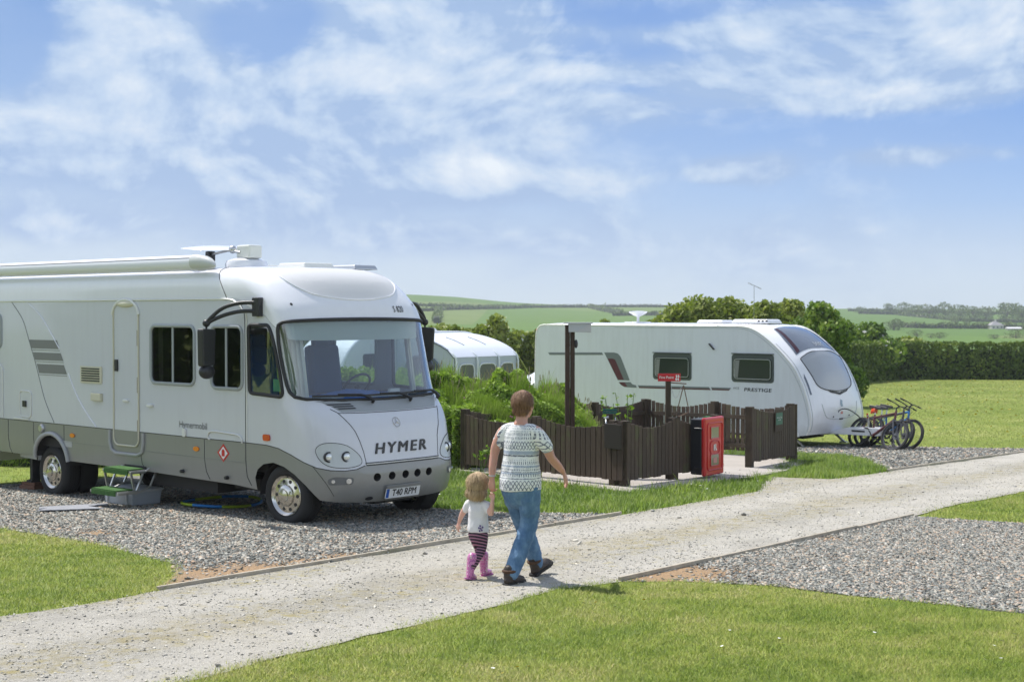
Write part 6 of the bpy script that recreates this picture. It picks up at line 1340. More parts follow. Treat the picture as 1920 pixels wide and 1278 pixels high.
T('rounded bush sloping down from the dark tree to the hedge', 1622, 604, 84, 70, 31, n=6500, size=.16, name='bush', blossom=90, low=.3)
T('low olive bush showing over the left end of the clipped hedge', 1690, 632, 88, 46, 32, n=3000, size=.16, st=lite_st, mname='lite_leaf', name='bush', low=.4)
T('tall tree standing far behind the hedge seen through the gap right of the motorhome', 830, 606, 64, 40, 33, n=3000, size=.13, st=lite_st, mname='lite_leaf', name='bush')
# television aerial
p = at(1414, 536, 51); t = thing('television_aerial', 'thin television aerial on a pole above the trees behind the caravan', 'aerial', (p.x, p.y, gz(p.x, p.y))); hh = p.z - gz(p.x, p.y)
b = MB(); b.tube([(0, 0, 0), (0, 0, hh)], .009, 6); b.build('pole', mat('dull_aerial', (.22, .23, .24), .5), t); b = MB(); b.tube([(-.22, 0, hh + .12), (.26, 0, hh - .10)], .009, 5); [b.tube([(x, -.12, hh - x * .45), (x, .12, hh - x * .45)], .006, 4) for x in np.linspace(-.2, .22, 7)]; b.build('antenna', MATS['dull_aerial'], t)

# far hillside: field boundaries, trees, farm
def fz(x, y): return far_z(x, y)
def row(label, pts, h, n, size=.9):
    w = [on_hill(*p) for p in pts]
    hedge('hedgerow', label, [(q.x, q.y) for q in w], h, h * 1.1, n, size, far_st, 'far_leaf', core=(.03, .045, .02), bumps=.25, jag=.3, zf=fz, cuts=8.0)
row('long dark hedgerow running level along the top of the left hill fields', [(700, 586), (800, 583), (870, 580), (1000, 576.5), (1110, 576), (1260, 576)], 1.7, 2600, .6)
row('hedgerow climbing the pale upper field on the left hill', [(700, 570), (770, 573), (850, 576), (900, 578), (960, 577)], 1.6, 1300, .6)
row('short hedgerow running down the left hill beside the motorhome roof', [(822, 583), (822, 593), (818, 606)], 2.4, 700, .6)
row('hedgerow dropping diagonally behind the caravan aerial', [(1105, 577), (1130, 583), (1165, 590)], 2.4, 700, .6)
row('low hedgerow across the middle of the hill behind the caravan aerial', [(1150, 592), (1200, 591), (1260, 592)], 1.8, 800, .6)
row('top hedgerow along the skyline of the right hill', [(1590, 583), (1660, 584.5), (1760, 587), (1850, 589), (1990, 590)], 1.7, 1600, .6)
row('hedgerow below the skyline trees on the right hill', [(1610, 588), (1680, 590), (1740, 596), (1800, 602), (1870, 604), (1990, 606)], 1.8, 1600, .6)
row('middle hedgerow leading to the white farmhouse', [(1675, 613), (1720, 615), (1800, 616), (1880, 616), (1990, 618)], 1.8, 1400, .5)
FG = 'trees on the far right hill'
ft = [(1612, 586, 12, 7), (1668, 587, 18, 8), (1690, 591, 24, 15), (1716, 593, 22, 12), (1742, 594, 24, 14), (1772, 594, 27, 16), (1800, 596, 26, 16), (1824, 598, 24, 14), (1848, 598, 24, 13), (1886, 600, 32, 20), (1915, 602, 30, 17), (1935, 602, 28, 16), (1676, 619, 22, 15), (1838, 616, 13, 11), (1762, 634, 12, 10), (1720, 631, 14, 13), (1745, 633, 10, 9), (1905, 634, 18, 15), (1864, 635, 10, 9), (1792, 606, 12, 8), (1812, 607, 12, 8)]
desc = ['tiny round tree alone on the right hill skyline', 'small tree at the left start of the skyline wood', 'broad olive tree at the left of the skyline wood', 'low tree left of centre in the skyline wood', 'round tree in the middle of the skyline wood', 'tallest tree of the skyline wood', 'broad tree right of the tallest one on the skyline', 'dark tree above the field left of the farmhouse', 'tree directly behind the farmhouse roof', 'large tree right of the farmhouse roof', 'last big tree at the right edge of the skyline', 'tree cut by the right edge of the view on the hill', 'lone dark round tree in the field above the clipped hedge', 'small tree beside the left wall of the farmhouse', 'low tree at the foot of the lower right field', 'blossoming bush clump at the foot of the right field', 'small dark bush in the clump below the right field', 'brownish tree below the farmhouse', 'little blossoming bush below the farmhouse', 'small tree on the slope left of the farmhouse wood', 'small tree on the slope nearest the farmhouse wood']
for i, ((px, py, hpx, wpx), d) in enumerate(zip(ft, desc)):
    q = on_hill(px, py); s = q.y / FPX; tree(d, q.x, q.y, hpx * s * 1.05, wpx * s * 1.5, z0=q.z - .2, n=1600, size=.055 * hpx * s, st=far_st, mname='far_leaf', seed=50 + i, group=FG, blobs=7, low=.05, blossom=50 if i in (15, 18) else 0)
def farm():
    q = on_hill(1862, 616); s = q.y / FPX; W = 27 * s; D_ = W * .8; H = 8 * s
    t = thing('farmhouse', 'white farmhouse with a grey hipped roof among trees on the right hill', 'house', (q.x, q.y - 2, q.z - .3), .2)
    b = MB(); b.box((0, 0, H / 2), (W * .9, D_ * .9, H)); b.build('wall', mat('lime_white', (.62, .60, .56), .9), t)
    b = MB(); w, d = W / 2, D_ / 2; b.raw([(-w, -d, H), (w, -d, H), (w, d, H), (-w, d, H), (-w * .2, 0, H * 1.95), (w * .2, 0, H * 1.95)], [(0, 1, 5, 4), (1, 2, 5), (2, 3, 4, 5), (3, 0, 4), (0, 3, 2, 1)]); rf = b.build('roof', mat('slate_roof', (.30, .29, .30), .8, var=(1, .1)), t)
    b = MB(); b.box((w * .1, 0, H * 2.05), (W * .07, W * .07, H * .5)); b.build('chimney', mat('lime_white', (.62, .60, .56), .9), rf)
    for x in (-.3, 0, .3): b = MB(); b.box((x * W, -D_ * .455, H * .55), (W * .1, .1, H * .35)); b.build('window', mat('dark_pane', (.05, .055, .06), .2), t)
    q = on_hill(1893, 618); t = thing('barn', 'long low barn with a pale roof right of the farmhouse', 'barn', (q.x, q.y - 4, q.z - .3), .1); W = 26 * s; H = 4 * s
    b = MB(); b.box((0, 0, H / 2), (W, W * .45, H)); b.build('wall', mat('barn_wall', (.30, .29, .27), .9), t)
    b = MB(); w, d = W * .52, W * .25; b.raw([(-w, -d, H), (w, -d, H), (w, d, H), (-w, d, H), (-w, 0, H * 1.7), (w, 0, H * 1.7)], [(0, 1, 5, 4), (2, 3, 4, 5), (1, 2, 5), (3, 0, 4), (0, 3, 2, 1)]); b.build('roof', mat('barn_roof', (.66, .66, .66), .7), t)
farm()
tree('added tree far left of the motorhome, unseen, there to darken its window reflections', -24, 15, 6.5, 3.4, n=4000, size=.3, seed=110, low=.02); tree('second added tree left of the motorhome, unseen, there to darken its window reflections', -27, 21, 7.5, 4, n=4000, size=.3, seed=111, low=.02); tree('third added tree left of the motorhome, unseen, there to darken its window reflections', -25, 28, 6, 3.6, n=4000, size=.3, seed=112, low=.02)  # unseen trees added to give the motorhome's side windows something dark to reflect
# hedge and trees at the photographer's back, the ones the windows mirror
for i, (x, y, h, r) in enumerate(((-16, 1, 6.5, 3.2), (-11.5, -7, 7.5, 3.6), (-5, -11, 7, 3.4), (2, -12, 6, 3.2), (9, -12, 7, 3.5), (16, -9, 6.5, 3.3), (22, -2, 6, 3))):
    tree(['tree at the far left behind the viewer', 'second tree behind the viewer', 'third tree behind the viewer', 'fourth tree behind the viewer', 'fifth tree behind the viewer', 'sixth tree behind the viewer', 'tree at the far right behind the viewer'][i], x, y, h, r, n=5000, size=.30, seed=90 + i, group='trees behind the viewer', low=.02)
# ================================================================== PEOPLE
def ell_tube(mb, path, radii, n=14, ends=True):
    """limb with an elliptical section: radii (side, depth) per point; depth follows local y"""
    path = [Vector(p) for p in path]; N = len(path); V = []; F = []
    for i, p in enumerate(path):
        t = (path[min(i + 1, N - 1)] - path[max(i - 1, 0)]).normalized(); yv = Vector((0, 1, 0)); yv = (yv - t * yv.dot(t)); yv = yv.normalized() if yv.length > .15 else (Vector((0, 0, 1)) - t * t.z).normalized(); xv = yv.cross(t)
        rx, ry = radii[i] if isinstance(radii[i], (tuple, list)) else (radii[i], radii[i])
        for k in range(n): q = 2 * PI * k / n; V.append(p + xv * rx * math.cos(q) + yv * ry * math.sin(q))
    F = [(i * n + k, i * n + (k + 1) % n, (i + 1) * n + (k + 1) % n, (i + 1) * n + k) for i in range(N - 1) for k in range(n)] + [tuple(range(n))[::-1], tuple((N - 1) * n + k for k in range(n))]
    mb.raw(V, F)
    if not ends: return
    mb.ball(path[0], [min(radii[0]) if isinstance(radii[0], (tuple, list)) else radii[0]] * 3, 10, 7); mb.ball(path[-1], [min(radii[-1]) if isinstance(radii[-1], (tuple, list)) else radii[-1]] * 3, 10, 7)
def smooth_path(path, radii, k=4):
    P = cubic([tuple(p) for p in path], k); R = cubic([tuple(r) if isinstance(r, (tuple, list)) else (r, r) for r in radii], k); return P, R
def limb(mb, path, radii, n=14, k=4): P, R = smooth_path(path, radii, k); ell_tube(mb, P, R, n)
def fuse(mb, name, m, parent, voxel, sm_it=6, disp=None):
    """voxel-fuse the collected pieces into one continuous skin"""
    me = bpy.data.meshes.new(name); me.from_pydata(mb.v, [], mb.f); me.update(); o = link(name, me, m, parent)
    r = o.modifiers.new('remesh', 'REMESH'); r.mode = 'VOXEL'; r.voxel_size = voxel; r.use_smooth_shade = True
    s = o.modifiers.new('smooth', 'SMOOTH'); s.factor = .5; s.iterations = sm_it
    dg = bpy.context.evaluated_depsgraph_get(); nm = bpy.data.meshes.new_from_object(o.evaluated_get(dg)); o.modifiers.clear(); o.data = nm
    if not nm.materials: nm.materials.append(m)
    if disp:
        sc, amt, zsc = disp; co = np.zeros(len(nm.vertices) * 3); nm.vertices.foreach_get('co', co); co = co.reshape(-1, 3); no = np.array([tuple(v.normal) for v in nm.vertices])
        d = np.array([mnoise.noise(Vector((c[0] * sc, c[1] * sc, c[2] * sc * zsc))) + .5 * mnoise.noise(Vector((c[0] * sc * 2.3 + 4, c[1] * sc * 2.3, c[2] * sc * zsc * 2.3))) for c in co]); co += no * d[:, None] * amt
        nm.vertices.foreach_set('co', co.ravel()); nm.update()
    smooth(o); return o
def hand(mb, wrist, tip, palm_n, s=1.0, curl=.5, thumb_side=1, r=.0088):
    """palm and five separate bent fingers; wrist->tip gives the direction, palm_n faces out of the palm"""
    w, t = Vector(wrist), Vector(tip); d = (t - w).normalized(); pn = Vector(palm_n); pn = (pn - d * pn.dot(d)).normalized(); sd = d.cross(pn) * thumb_side
    for k in range(4):
        a = sd * (.028 - .0185 * k) * s; ell_tube(mb, [w + d * .004 + a * .45, w + d * .05 * s + a * .9, w + d * .085 * s + a], [.016 * s, .0155 * s, .012 * s], 8)
        L = (.066, .073, .068, .053)[k] * s; c = curl * (1 + .12 * k); b0 = w + d * .085 * s + a; d1 = (d * math.cos(c * .4) + pn * math.sin(c * .4)); b1 = b0 + d1 * L * .42; d2 = (d * math.cos(c * 1.1) + pn * math.sin(c * 1.1)); b2 = b1 + d2 * L * .33; d3 = (d * math.cos(c * 1.7) + pn * math.sin(c * 1.7)); b3 = b2 + d3 * L * .25
        ell_tube(mb, [b0, b1, b2, b3], [r * s * 1.05, r * s, r * s * .92, r * s * .8], 8)
    a = sd * .030 * s; t0 = w + d * .03 * s + a * .8; t1 = t0 + (sd * .55 + d * .75 + pn * .25).normalized() * .034 * s; t2 = t1 + (sd * .2 + d * .9 + pn * .35).normalized() * .028 * s
    ell_tube(mb, [w + d * .01, t0, t1, t2], [.013 * s, .0135 * s, .0108 * s, .009 * s], 8)
def head(mb, c, s, face):
    """skull, jaw, nose, brow, ears; face: horizontal unit vector the face looks along"""
    c = Vector(c); f = Vector(face); r = Vector((f.y, -f.x, 0)); Rm = Matrix((r, f, Vector((0, 0, 1)))).transposed()
    L = lambda x, y, z: c + Rm @ Vector((x * s, y * s, z * s))
    mb.ball(L(0, -.012, .025), (.076 * s, .094 * s, .092 * s), 18, 12, R=Rm); mb.ball(L(0, .022, -.035), (.062 * s, .068 * s, .078 * s), 16, 10, R=Rm); mb.ball(L(0, .062, -.088), (.028 * s, .022 * s, .020 * s), 10, 7, R=Rm)
    mb.tube([L(0, .088, .012), L(0, .103, -.018), L(0, .108, -.030)], [.007 * s, .010 * s, .014 * s], 8)
    for q in (-1, 1):
        mb.ball(L(q * .030, .078, .026), (.018 * s, .010 * s, .007 * s), 8, 6, R=Rm); mb.ball(L(q * .040, .062, -.02), (.020 * s, .020 * s, .018 * s), 8, 6, R=Rm)
        mb.ball(L(q * .078, -.004, -.008), (.009 * s, .018 * s, .030 * s), 10, 8, R=Rm)
    return L
def face_parts(par, L, s):
    for q in (-1, 1): b = MB(); b.ball(L(q * .030, .083, .008), .0095 * s, 10, 8); b.build('eye', mat('eye_dark', (.08, .06, .05), .2), par, sm=60)
    b = MB(); b.ball(L(0, .086, -.056), (.022 * s, .008 * s, .007 * s), 10, 6); b.build('lips', mat('lip_pink', (.48, .20, .17), .5), par, sm=60)
def skin_mat(name, col):
    m = bpy.data.materials.new(name); m.use_nodes = True; w = NT(m.node_tree); b = w.n['Principled BSDF']; tc = w.add('ShaderNodeTexCoord').outputs['Object']
    n = w.noise(tc, 22, 4, .6); c = w.mix(w.mapr(n, .35, .7, 0, .35), col, (col[0] * 1.02, col[1] * .72, col[2] * .66)); w.put(b.inputs['Base Color'], c); b.inputs['Roughness'].default_value = .5
    b.inputs['Subsurface Weight'].default_value = .15; b.inputs['Subsurface Radius'].default_value = (.02, .008, .004); b.inputs['Subsurface Scale'].default_value = .5
    return m
def hair_strands(mb_pts, name, m, par):
    pass
def hair_mat(name, c1, c2):
    m = bpy.data.materials.new(name); m.use_nodes = True; w = NT(m.node_tree); b = w.n['Principled BSDF']; tc = w.add('ShaderNodeTexCoord').outputs['Object']
    n = w.noise(w.scalev(tc, (1, 1, .16)), 95, 4, .7); n2 = w.noise(tc, 9, 3, .5); f = w.math('ADD', w.math('MULTIPLY', n, .7), w.math('MULTIPLY', n2, .3)); w.put(b.inputs['Base Color'], w.ramp(f, [(.38, c1), (.62, c2)])); b.inputs['Roughness'].default_value = .45
    bn = w.add('ShaderNodeBump', {'Height': n, 'Strength': .9, 'Distance': .012}); w.put(b.inputs['Normal'], bn); return m
def shag(mb, c, rad, n, ln, down, seed, R, zmin=-1, zmax=1, face=None, wd=.006):
    """short locks lying over a head-shaped form"""
    rn = random.Random(seed); c = Vector(c)
    for _ in range(n):
        for _t in range(20):
            d = Vector((rn.gauss(0, 1), rn.gauss(0, 1), rn.gauss(0, 1))).normalized()
            if d.z < zmin or (face is not None and d.dot(face) > .45 and d.z < .45): continue
            break
        p = c + Vector((d.x * rad[0], d.y * rad[1], d.z * rad[2])); crown = Vector((0, -.25, 1)).normalized(); g = (d - crown * .0) ; tang = (Vector((0, 0, -1)) * down + Vector((d.x, d.y, 0)) * .45); tang = (tang - d * tang.dot(d) * .9).normalized() if tang.length else Vector((0, 0, -1))
        side = d.cross(tang).normalized() * wd * rn.uniform(.5, 1.2); l = ln * rn.uniform(.6, 1.3); j = Vector((rn.gauss(0, .12), rn.gauss(0, .12), 0)); tt = (tang + j).normalized()
        a = p; m_ = p + tt * l * .5 + d * l * .10; e = p + tt * l + d * l * .02
        mb.raw([a - side, a + side, m_ + side * .8, m_ - side * .8, e], [(0, 1, 2, 3), (3, 2, 4)])
skin_w = skin_mat('woman_skin', (.56, .31, .235)); skin_g = skin_mat('child_skin', (.68, .42, .34))
def shirt_mat():
    m = bpy.data.materials.new('ikat_print'); m.use_nodes = True; w = NT(m.node_tree); b = w.n['Principled BSDF']; tc = w.add('ShaderNodeTexCoord').outputs['Object']
    s = w.add('ShaderNodeSeparateXYZ', {0: tc}); x, y, z = s.outputs; ang = w.math('ARCTAN2', x, y)
    u = w.math('MULTIPLY', ang, .17)                                          # metres round the body
    wob_ = w.math('MULTIPLY', w.math('SUBTRACT', w.noise(tc, 45, 3, .7), .5), .018); z2 = w.math('ADD', z, wob_)
    def tri(v, per): return w.math('ABSOLUTE', w.math('SUBTRACT', w.math('FRACT', w.math('DIVIDE', v, per)), .5))         # 0..0.5
    def dia(pu, pz, k): return w.math('GREATER_THAN', w.math('ABSOLUTE', w.math('SUBTRACT', w.math('ADD', tri(u, pu), tri(z2, pz)), .5)), k)
    diamond = w.math('LESS_THAN', w.math('ABSOLUTE', w.math('SUBTRACT', w.math('ADD', tri(u, .032), tri(z2, .050)), .5)), .13)
    ticks = w.math('MULTIPLY', w.math('GREATER_THAN', tri(u, .020), .29), w.math('GREATER_THAN', tri(z2, .034), .12))
    dashes = w.math('MULTIPLY', w.math('GREATER_THAN', tri(u, .017), .26), w.math('GREATER_THAN', tri(z2, .026), .18))
    def band(a, b_): return w.math('MULTIPLY', w.math('GREATER_THAN', z2, a), w.math('LESS_THAN', z2, b_))
    navy = w.math('MULTIPLY', diamond, band(.79, .875))
    for a, b_, src in ((.90, .93, ticks), (.955, .985, dashes), (1.005, 1.045, ticks), (1.13, 1.20, diamond), (1.215, 1.285, ticks), (1.30, 1.36, dashes)): navy = w.math('MAXIMUM', navy, w.math('MULTIPLY', src, band(a, b_)))
    for a, b_ in ((1.072, 1.086), (.886, .892), (.940, .946)): navy = w.math('MAXIMUM', navy, band(a, b_))
    blue = w.math('MAXIMUM', band(1.090, 1.118), w.math('MAXIMUM', band(.985, .998), band(.925, .938)))
    base = w.mix(w.mapr(w.noise(tc, 30, 4, .7), .48, .62, 0, .30), (.82, .83, .82), (.40, .46, .56))
    c = w.mix(w.math('MULTIPLY', blue, .7), base, (.20, .28, .42)); c = w.mix(w.math('MULTIPLY', navy, w.mapr(w.noise(tc, 60, 3, .7), .35, .5, .35, .85)), c, (.035, .055, .12))
    w.put(b.inputs['Base Color'], c); b.inputs['Roughness'].default_value = .9; bn = w.add('ShaderNodeBump', {'Height': w.noise(tc, 14, 4, .55), 'Strength': .5, 'Distance': .02}); w.put(b.inputs['Normal'], bn); return m
def denim():
    m = bpy.data.materials.new('denim'); m.use_nodes = True; w = NT(m.node_tree); b = w.n['Principled BSDF']; tc = w.add('ShaderNodeTexCoord').outputs['Object']
    n = w.noise(w.scalev(tc, (1, 1, .6)), 11, 5, .6); c = w.ramp(n, [(.32, (.055, .125, .24)), (.5, (.095, .19, .33)), (.66, (.17, .29, .44))]); w.put(b.inputs['Base Color'], c); b.inputs['Roughness'].default_value = .85
    bn = w.add('ShaderNodeBump', {'Height': w.math('ADD', n, w.math('MULTIPLY', w.noise(tc, 160, 2), .15)), 'Strength': .6, 'Distance': .02}); w.put(b.inputs['Normal'], bn); return m
def woman():
    x, y = .075, 12.06; t = thing('person', 'woman with short brown hair in a blue and white patterned top and jeans, walking', 'person', (x, y, gz(x, y)), math.radians(-30))
    sh = MB(); T0 = [(0, 0, .86), (0, -.005, .94), (0, 0, 1.04), (0, .015, 1.16), (0, .01, 1.26), (0, 0, 1.325)]
    # body
    b = MB(); ell_tube(b, T0, [(.135, .10), (.145, .11), (.140, .11), (.145, .11), (.145, .098), (.10, .065)], 18)
    limb(b, [(0, .0, 1.30), (0, .012, 1.37), (0, .03, 1.43)], [.060, .052, .050], 12)
    L = head(b, (0, .05, 1.492), 1.0, Vector((.10, .995, 0)).normalized())
    limb(b, [(.10, 0, 1.295), (.165, 0, 1.265), (.225, .04, 1.15), (.250, .075, 1.06), (.262, .17, .985), (.268, .255, .925)], [.045, .053, .048, .039, .036, .024], 12)
    hand(b, (.268, .262, .92), (.285, .335, .80), (-.75, -.35, -.2), 1.0, .55, -1)
    limb(b, [(-.10, 0, 1.295), (-.165, 0, 1.265), (-.220, -.03, 1.15), (-.235, -.05, 1.06), (-.232, -.08, .96), (-.226, -.10, .875)], [.045, .053, .046, .037, .034, .023], 12)
    hand(b, (-.226, -.10, .868), (-.222, -.105, .72), (.25, .95, 0), .95, 1.15, -1)
    for hp, kn, an in (((.085, -.01, .84), (.075, .0, .48), (.03, -.235, .12)), ((-.085, 0, .84), (-.07, .15, .50), (.0, .285, .14))): limb(b, [hp, kn, an], [.070, .045, .030], 12)
    body = fuse(b, 'body', skin_w, t, .0062, 4); face_parts(body, L, 1.0)
    # hair
    hm = hair_mat('brown_hair', (.13, .058, .026), (.42, .23, .12)); b = MB(); hc = L(0, -.018, .034); b.ball(hc, (.088, .103, .098), 18, 12); b.ball(L(0, -.045, -.03), (.068, .062, .06), 14, 9); h = fuse(b, 'hair', hm, t, .008, 3, (30, .006, .5))
    b = MB(); shag(b, hc, (.086, .101, .097), 4200, .042, 1.0, 3, None, -.55, 1, Vector((.1, .99, 0)), .0028); shag(b, L(0, -.045, -.035), (.070, .062, .055), 1000, .030, 1.2, 4, None, -.6, .7, Vector((0, 1, 0)), .0028); b.build('hair_locks', hm, h)
    # patterned top: loose, short dolman sleeves
    b = MB(); ell_tube(b, [(0, -.01, .785), (0, -.012, .84), (0, -.005, .93), (0, 0, 1.04), (0, .012, 1.15), (0, .01, 1.24), (0, .004, 1.295), (0, .008, 1.325)], [(.192, .164), (.192, .162), (.180, .148), (.160, .132), (.160, .130), (.158, .115), (.130, .090), (.090, .072)], 24, False)
    limb(b, [(.07, 0, 1.30), (.145, .0, 1.275), (.195, .015, 1.215), (.228, .032, 1.150)], [.050, .056, .062, .058], 16); limb(b, [(-.07, 0, 1.30), (-.145, .0, 1.275), (-.190, -.01, 1.215), (-.216, -.02, 1.155)], [.050, .056, .060, .056], 16)
    fuse(b, 'patterned_top', shirt_mat(), t, .0085, 8, (9, .0085, .8))
    # jeans
    b = MB(); ell_tube(b, [(0, -.012, .74), (0, -.018, .80), (0, -.010, .86)], [(.160, .128), (.168, .142), (.145, .120)], 20)
    limb(b, [(.088, -.015, .82), (.090, -.010, .68), (.078, .0, .50), (.062, -.10, .31), (.035, -.225, .105)], [(.098, .108), (.094, .100), (.076, .082), (.073, .078), (.066, .070)], 16)
    limb(b, [(-.088, -.005, .82), (-.082, .055, .68), (-.068, .135, .50), (-.035, .205, .32), (.0, .275, .115)], [(.098, .108), (.094, .100), (.076, .082), (.070, .075), (.062, .066)], 16)
    jm = denim(); j = fuse(b, 'jeans', jm, t, .009, 6, (12, .007, 1.6))
    b = MB(); b.tube([(math.cos(q) * .154, -.006 + math.sin(q) * .122, .905) for q in np.linspace(0, 2 * PI, 30)[:-1]], .012, 6, closed=True); b.build('waistband', jm, j)
    # boots
    bt = mat('worn_boot_leather', (.045, .034, .028), .6, bump=(40, .5), var=(14, .3)); so = mat('boot_sole', (.018, .017, .016), .8); cu = mat('boot_cuff', (.085, .045, .025), .85, bump=(60, .5))
    for ax, ay, az, pitch, yaw in ((.03, -.235, .0, 0.0, -.02), (.0, .290, .018, .30, -.10)):
        M = Matrix.Translation((ax, ay, az)) @ Matrix.Rotation(yaw, 4, 'Z') @ Matrix.Rotation(pitch, 4, 'X'); q = lambda p: M @ Vector(p)
        e = link('boot', None, parent=t); e.empty_display_size = .05
        b = MB(); limb(b, [q((0, -.012, .135)), q((0, -.014, .09)), q((0, -.010, .052))], [.050, .048, .044], 12); limb(b, [q((0, -.035, .048)), q((0, .03, .055)), q((0, .10, .045)), q((0, .165, .038)), q((0, .188, .034))], [(.040, .036), (.044, .042), (.046, .036), (.044, .028), (.034, .020)], 12); fuse(b, 'upper', bt, e, .006, 4, (25, .003, 1))
        b = MB(); ol = cubic([(-.036, -.075), (.036, -.075), (.040, -.02), (.044, .06), (.052, .13), (.040, .20), (.0, .222), (-.040, .20), (-.050, .13), (-.040, .06), (-.038, -.02)], 3, closed=True); b.prism(ol, .030, lambda a, c, k: q((a, c, k))); b.build('sole', so, e, bevel=.004)
        b = MB(); b.tube([q((.050 * math.cos(k), -.012 + .050 * math.sin(k), .128)) for k in np.linspace(0, 2 * PI, 20)[:-1]], .014, 7, closed=True); b.build('cuff', cu, e, sm=60)
        b = MB(); [b.tube([q((-.03, .04 + .022 * k, .078 - .006 * k)), q((.03, .045 + .022 * k, .078 - .006 * k))], .004, 4) for k in range(4)]; b.build('laces', so, e)
    b = MB(); b.tube([(-.2285 + .027 * math.cos(k), -.096 + .027 * math.sin(k), .895) for k in np.linspace(0, 2 * PI, 20)[:-1]], .006, 6, closed=True); b.build('bracelet', alu, t, sm=60)
    return t
def child():
    x, y = -.292, 12.20; t = thing('person', 'small fair-haired child in white top, striped leggings and pink boots, holding a hand', 'person', (x, y, gz(x, y)), math.radians(-30))
    b = MB(); ell_tube(b, [(0, 0, .38), (0, 0, .44), (0, .003, .52), (0, 0, .60), (0, 0, .65)], [(.078, .068), (.082, .072), (.080, .066), (.082, .060), (.06, .045)], 16)
    limb(b, [(0, 0, .64), (0, .006, .69), (0, .012, .72)], [.034, .031, .031], 10); L = head(b, (0, .018, .802), .86, Vector((.15, .989, 0)).normalized())
    limb(b, [(-.05, 0, .645), (-.095, 0, .635), (-.140, .0, .575), (-.165, -.005, .53), (-.185, -.01, .475)], [.030, .032, .028, .023, .016], 10); hand(b, (-.186, -.012, .470), (-.212, -.015, .37), (.4, .9, 0), .60, .7, 1, .0095)
    limb(b, [(.05, 0, .645), (.095, 0, .635), (.130, -.02, .60), (.150, -.035, .575), (.165, -.045, .635), (.168, -.040, .685)], [.030, .032, .030, .027, .021, .017], 10); hand(b, (.168, -.040, .688), (.172, -.035, .80), (.1, -.9, .0), .58, 1.0, -1, .0095)
    for hp, kn, an in (((.04, 0, .38), (.036, -.005, .24), (.012, -.135, .10)), ((-.04, 0, .38), (-.032, .065, .24), (-.008, .120, .10))): limb(b, [hp, kn, an], [.042, .032, .026], 10)
    body = fuse(b, 'body', skin_g, t, .0048, 4); face_parts(body, L, .86)
    hm = hair_mat('fair_hair', (.32, .20, .10), (.74, .56, .32)); hc = L(0, -.02, .035); b = MB(); b.ball(hc, (.080, .092, .088), 16, 12); limb(b, [L(0, -.03, .0), L(0, -.045, -.05), L(0, -.045, -.105)], [(.080, .075), (.083, .062), (.066, .042)], 16); h = fuse(b, 'hair', hm, t, .007, 3, (34, .007, .5))
    b = MB(); shag(b, hc, (.080, .092, .088), 3800, .065, 1.2, 7, None, -.5, 1, Vector((.15, .98, 0)), .0028); shag(b, L(0, -.045, -.055), (.086, .066, .05), 2600, .060, 1.6, 8, None, -.7, .8, Vector((0, 1, 0)), .0028); b.build('hair_locks', hm, h)
    b = MB(); ell_tube(b, [(0, 0, .405), (0, 0, .45), (0, .002, .53), (0, 0, .60), (0, 0, .645), (0, .004, .672)], [(.100, .084), (.096, .082), (.090, .074), (.092, .070), (.074, .055), (.042, .038)], 20, False)
    limb(b, [(.05, 0, .648), (.09, 0, .632), (.122, -.012, .60)], [.036, .042, .038], 12); limb(b, [(-.05, 0, .648), (-.09, 0, .632), (-.122, 0, .59)], [.036, .042, .037], 12)
    ts = fuse(b, 'white_top', mat('white_cotton', (.74, .73, .75), .9, bump=(20, .5)), t, .006, 5, (16, .005, .9))
    for i, (px_, pz_) in enumerate(((.060, .425), (.068, .445), (.055, .450), (.075, .430), (.064, .468), (.080, .455))):
        yy = -.084 * math.sqrt(max(.05, 1 - (px_ / .100) ** 2)) - .006; b = MB(); b.ball((px_, yy, pz_), (.009, .003, .009), 8, 5); b.build('printed_flower', mat('print_purple', (.13, .09, .26), .8), ts)
    m = bpy.data.materials.new('striped_legging'); m.use_nodes = True; w = NT(m.node_tree); bs = w.n['Principled BSDF']; s = w.add('ShaderNodeSeparateXYZ', {0: w.add('ShaderNodeTexCoord').outputs['Object']})
    f = w.math('FRACT', w.math('DIVIDE', w.math('ADD', s.outputs[2], w.math('MULTIPLY', s.outputs[1], .35)), .026)); w.put(bs.inputs['Base Color'], w.mix(w.math('GREATER_THAN', f, .60), (.035, .022, .035), (.36, .17, .25))); bs.inputs['Roughness'].default_value = .9
    b = MB(); ell_tube(b, [(0, 0, .345), (0, -.004, .39), (0, 0, .43)], [(.080, .072), (.086, .078), (.078, .068)], 16); limb(b, [(.042, 0, .38), (.038, -.004, .26), (.014, -.125, .125)], [.052, .042, .036], 12); limb(b, [(-.042, 0, .38), (-.034, .062, .26), (-.009, .112, .125)], [.052, .042, .036], 12); fuse(b, 'leggings', m, t, .006, 5, (20, .004, 1))
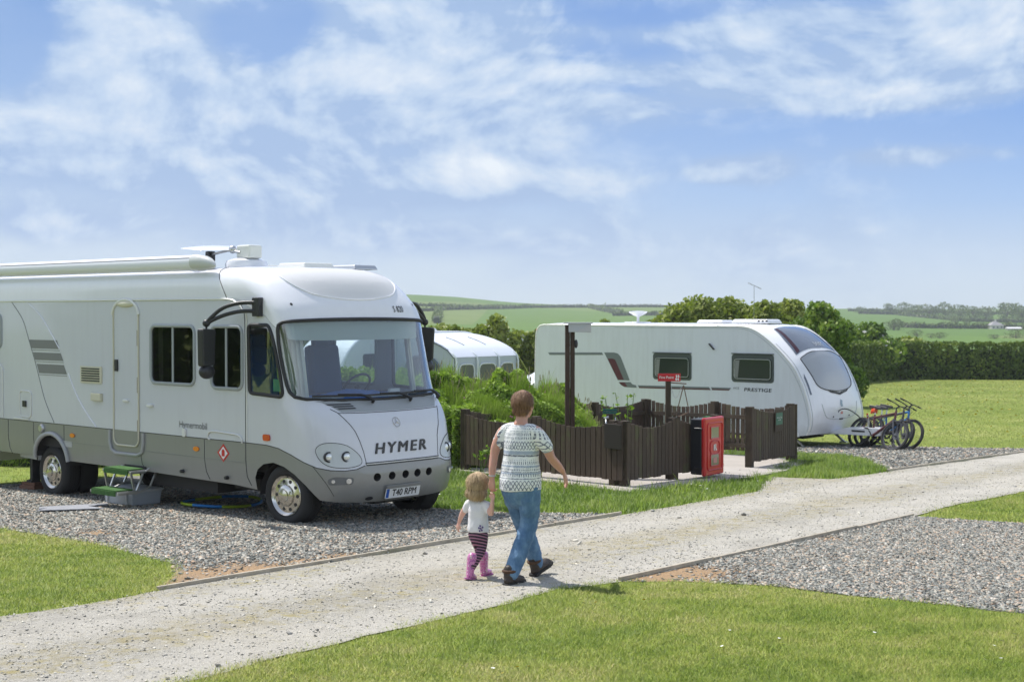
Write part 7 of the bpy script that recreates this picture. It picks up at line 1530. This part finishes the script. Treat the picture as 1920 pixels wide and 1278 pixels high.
    pm = bpy.data.materials.new('pink_floral_rubber'); pm.use_nodes = True; w = NT(pm.node_tree); bs = w.n['Principled BSDF']; v = w.add('ShaderNodeTexVoronoi', {'Vector': w.add('ShaderNodeTexCoord').outputs['Object'], 'Scale': 34.0}); c = w.ramp(v.outputs['Distance'], [(0, (.62, .55, .12)), (.13, (.62, .58, .62)), (.26, (.55, .13, .36)), (.5, (.62, .24, .45)), (.7, (.42, .10, .34))], 'CONSTANT'); w.put(bs.inputs['Base Color'], c); bs.inputs['Roughness'].default_value = .3; bs.inputs['Coat Weight'].default_value = .4
    for ax, ay, az, pitch, yaw in ((.006, -.150, .018, -.28, .05), (-.008, .118, .0, .05, -.05)):
        M = Matrix.Translation((ax, ay, az)) @ Matrix.Rotation(yaw, 4, 'Z') @ Matrix.Rotation(pitch, 4, 'X'); q = lambda p: M @ Vector(p); e = link('boot', None, parent=t); e.empty_display_size = .05
        b = MB(); limb(b, [q((0, -.004, .185)), q((0, -.005, .12)), q((0, -.006, .04))], [.045, .039, .033], 12); limb(b, [q((0, -.02, .028)), q((0, .03, .034)), q((0, .085, .026))], [(.029, .024), (.032, .028), (.027, .020)], 12); fuse(b, 'rubber_upper', pm, e, .0055, 3)
        b = MB(); ol = cubic([(-.028, -.045), (.028, -.045), (.032, .03), (.032, .09), (.0, .118), (-.032, .09), (-.032, .03)], 3, closed=True); b.prism(ol, .014, lambda a, c, k: q((a, c, k - .004))); b.build('sole', mat('pink_sole', (.42, .13, .32), .6), e, bevel=.002)
    return t
woman(); child()
# ================================================================== AIR
def haze():
    b = MB(); b.box((0, 800, 20), (5200, 1840, 110)); o = b.build('haze', None); o.data.materials.clear()
    m = bpy.data.materials.new('hazy_air'); m.use_nodes = True; w = NT(m.node_tree); w.n.clear(); v = w.add('ShaderNodeVolumePrincipled', {'Color': (.86, .92, 1.0), 'Density': .00034, 'Anisotropy': .2})
    out = w.add('ShaderNodeOutputMaterial'); w.l.new(v.outputs[0], out.inputs['Volume']); o.data.materials.append(m); tag(o, kind='stuff')
haze()
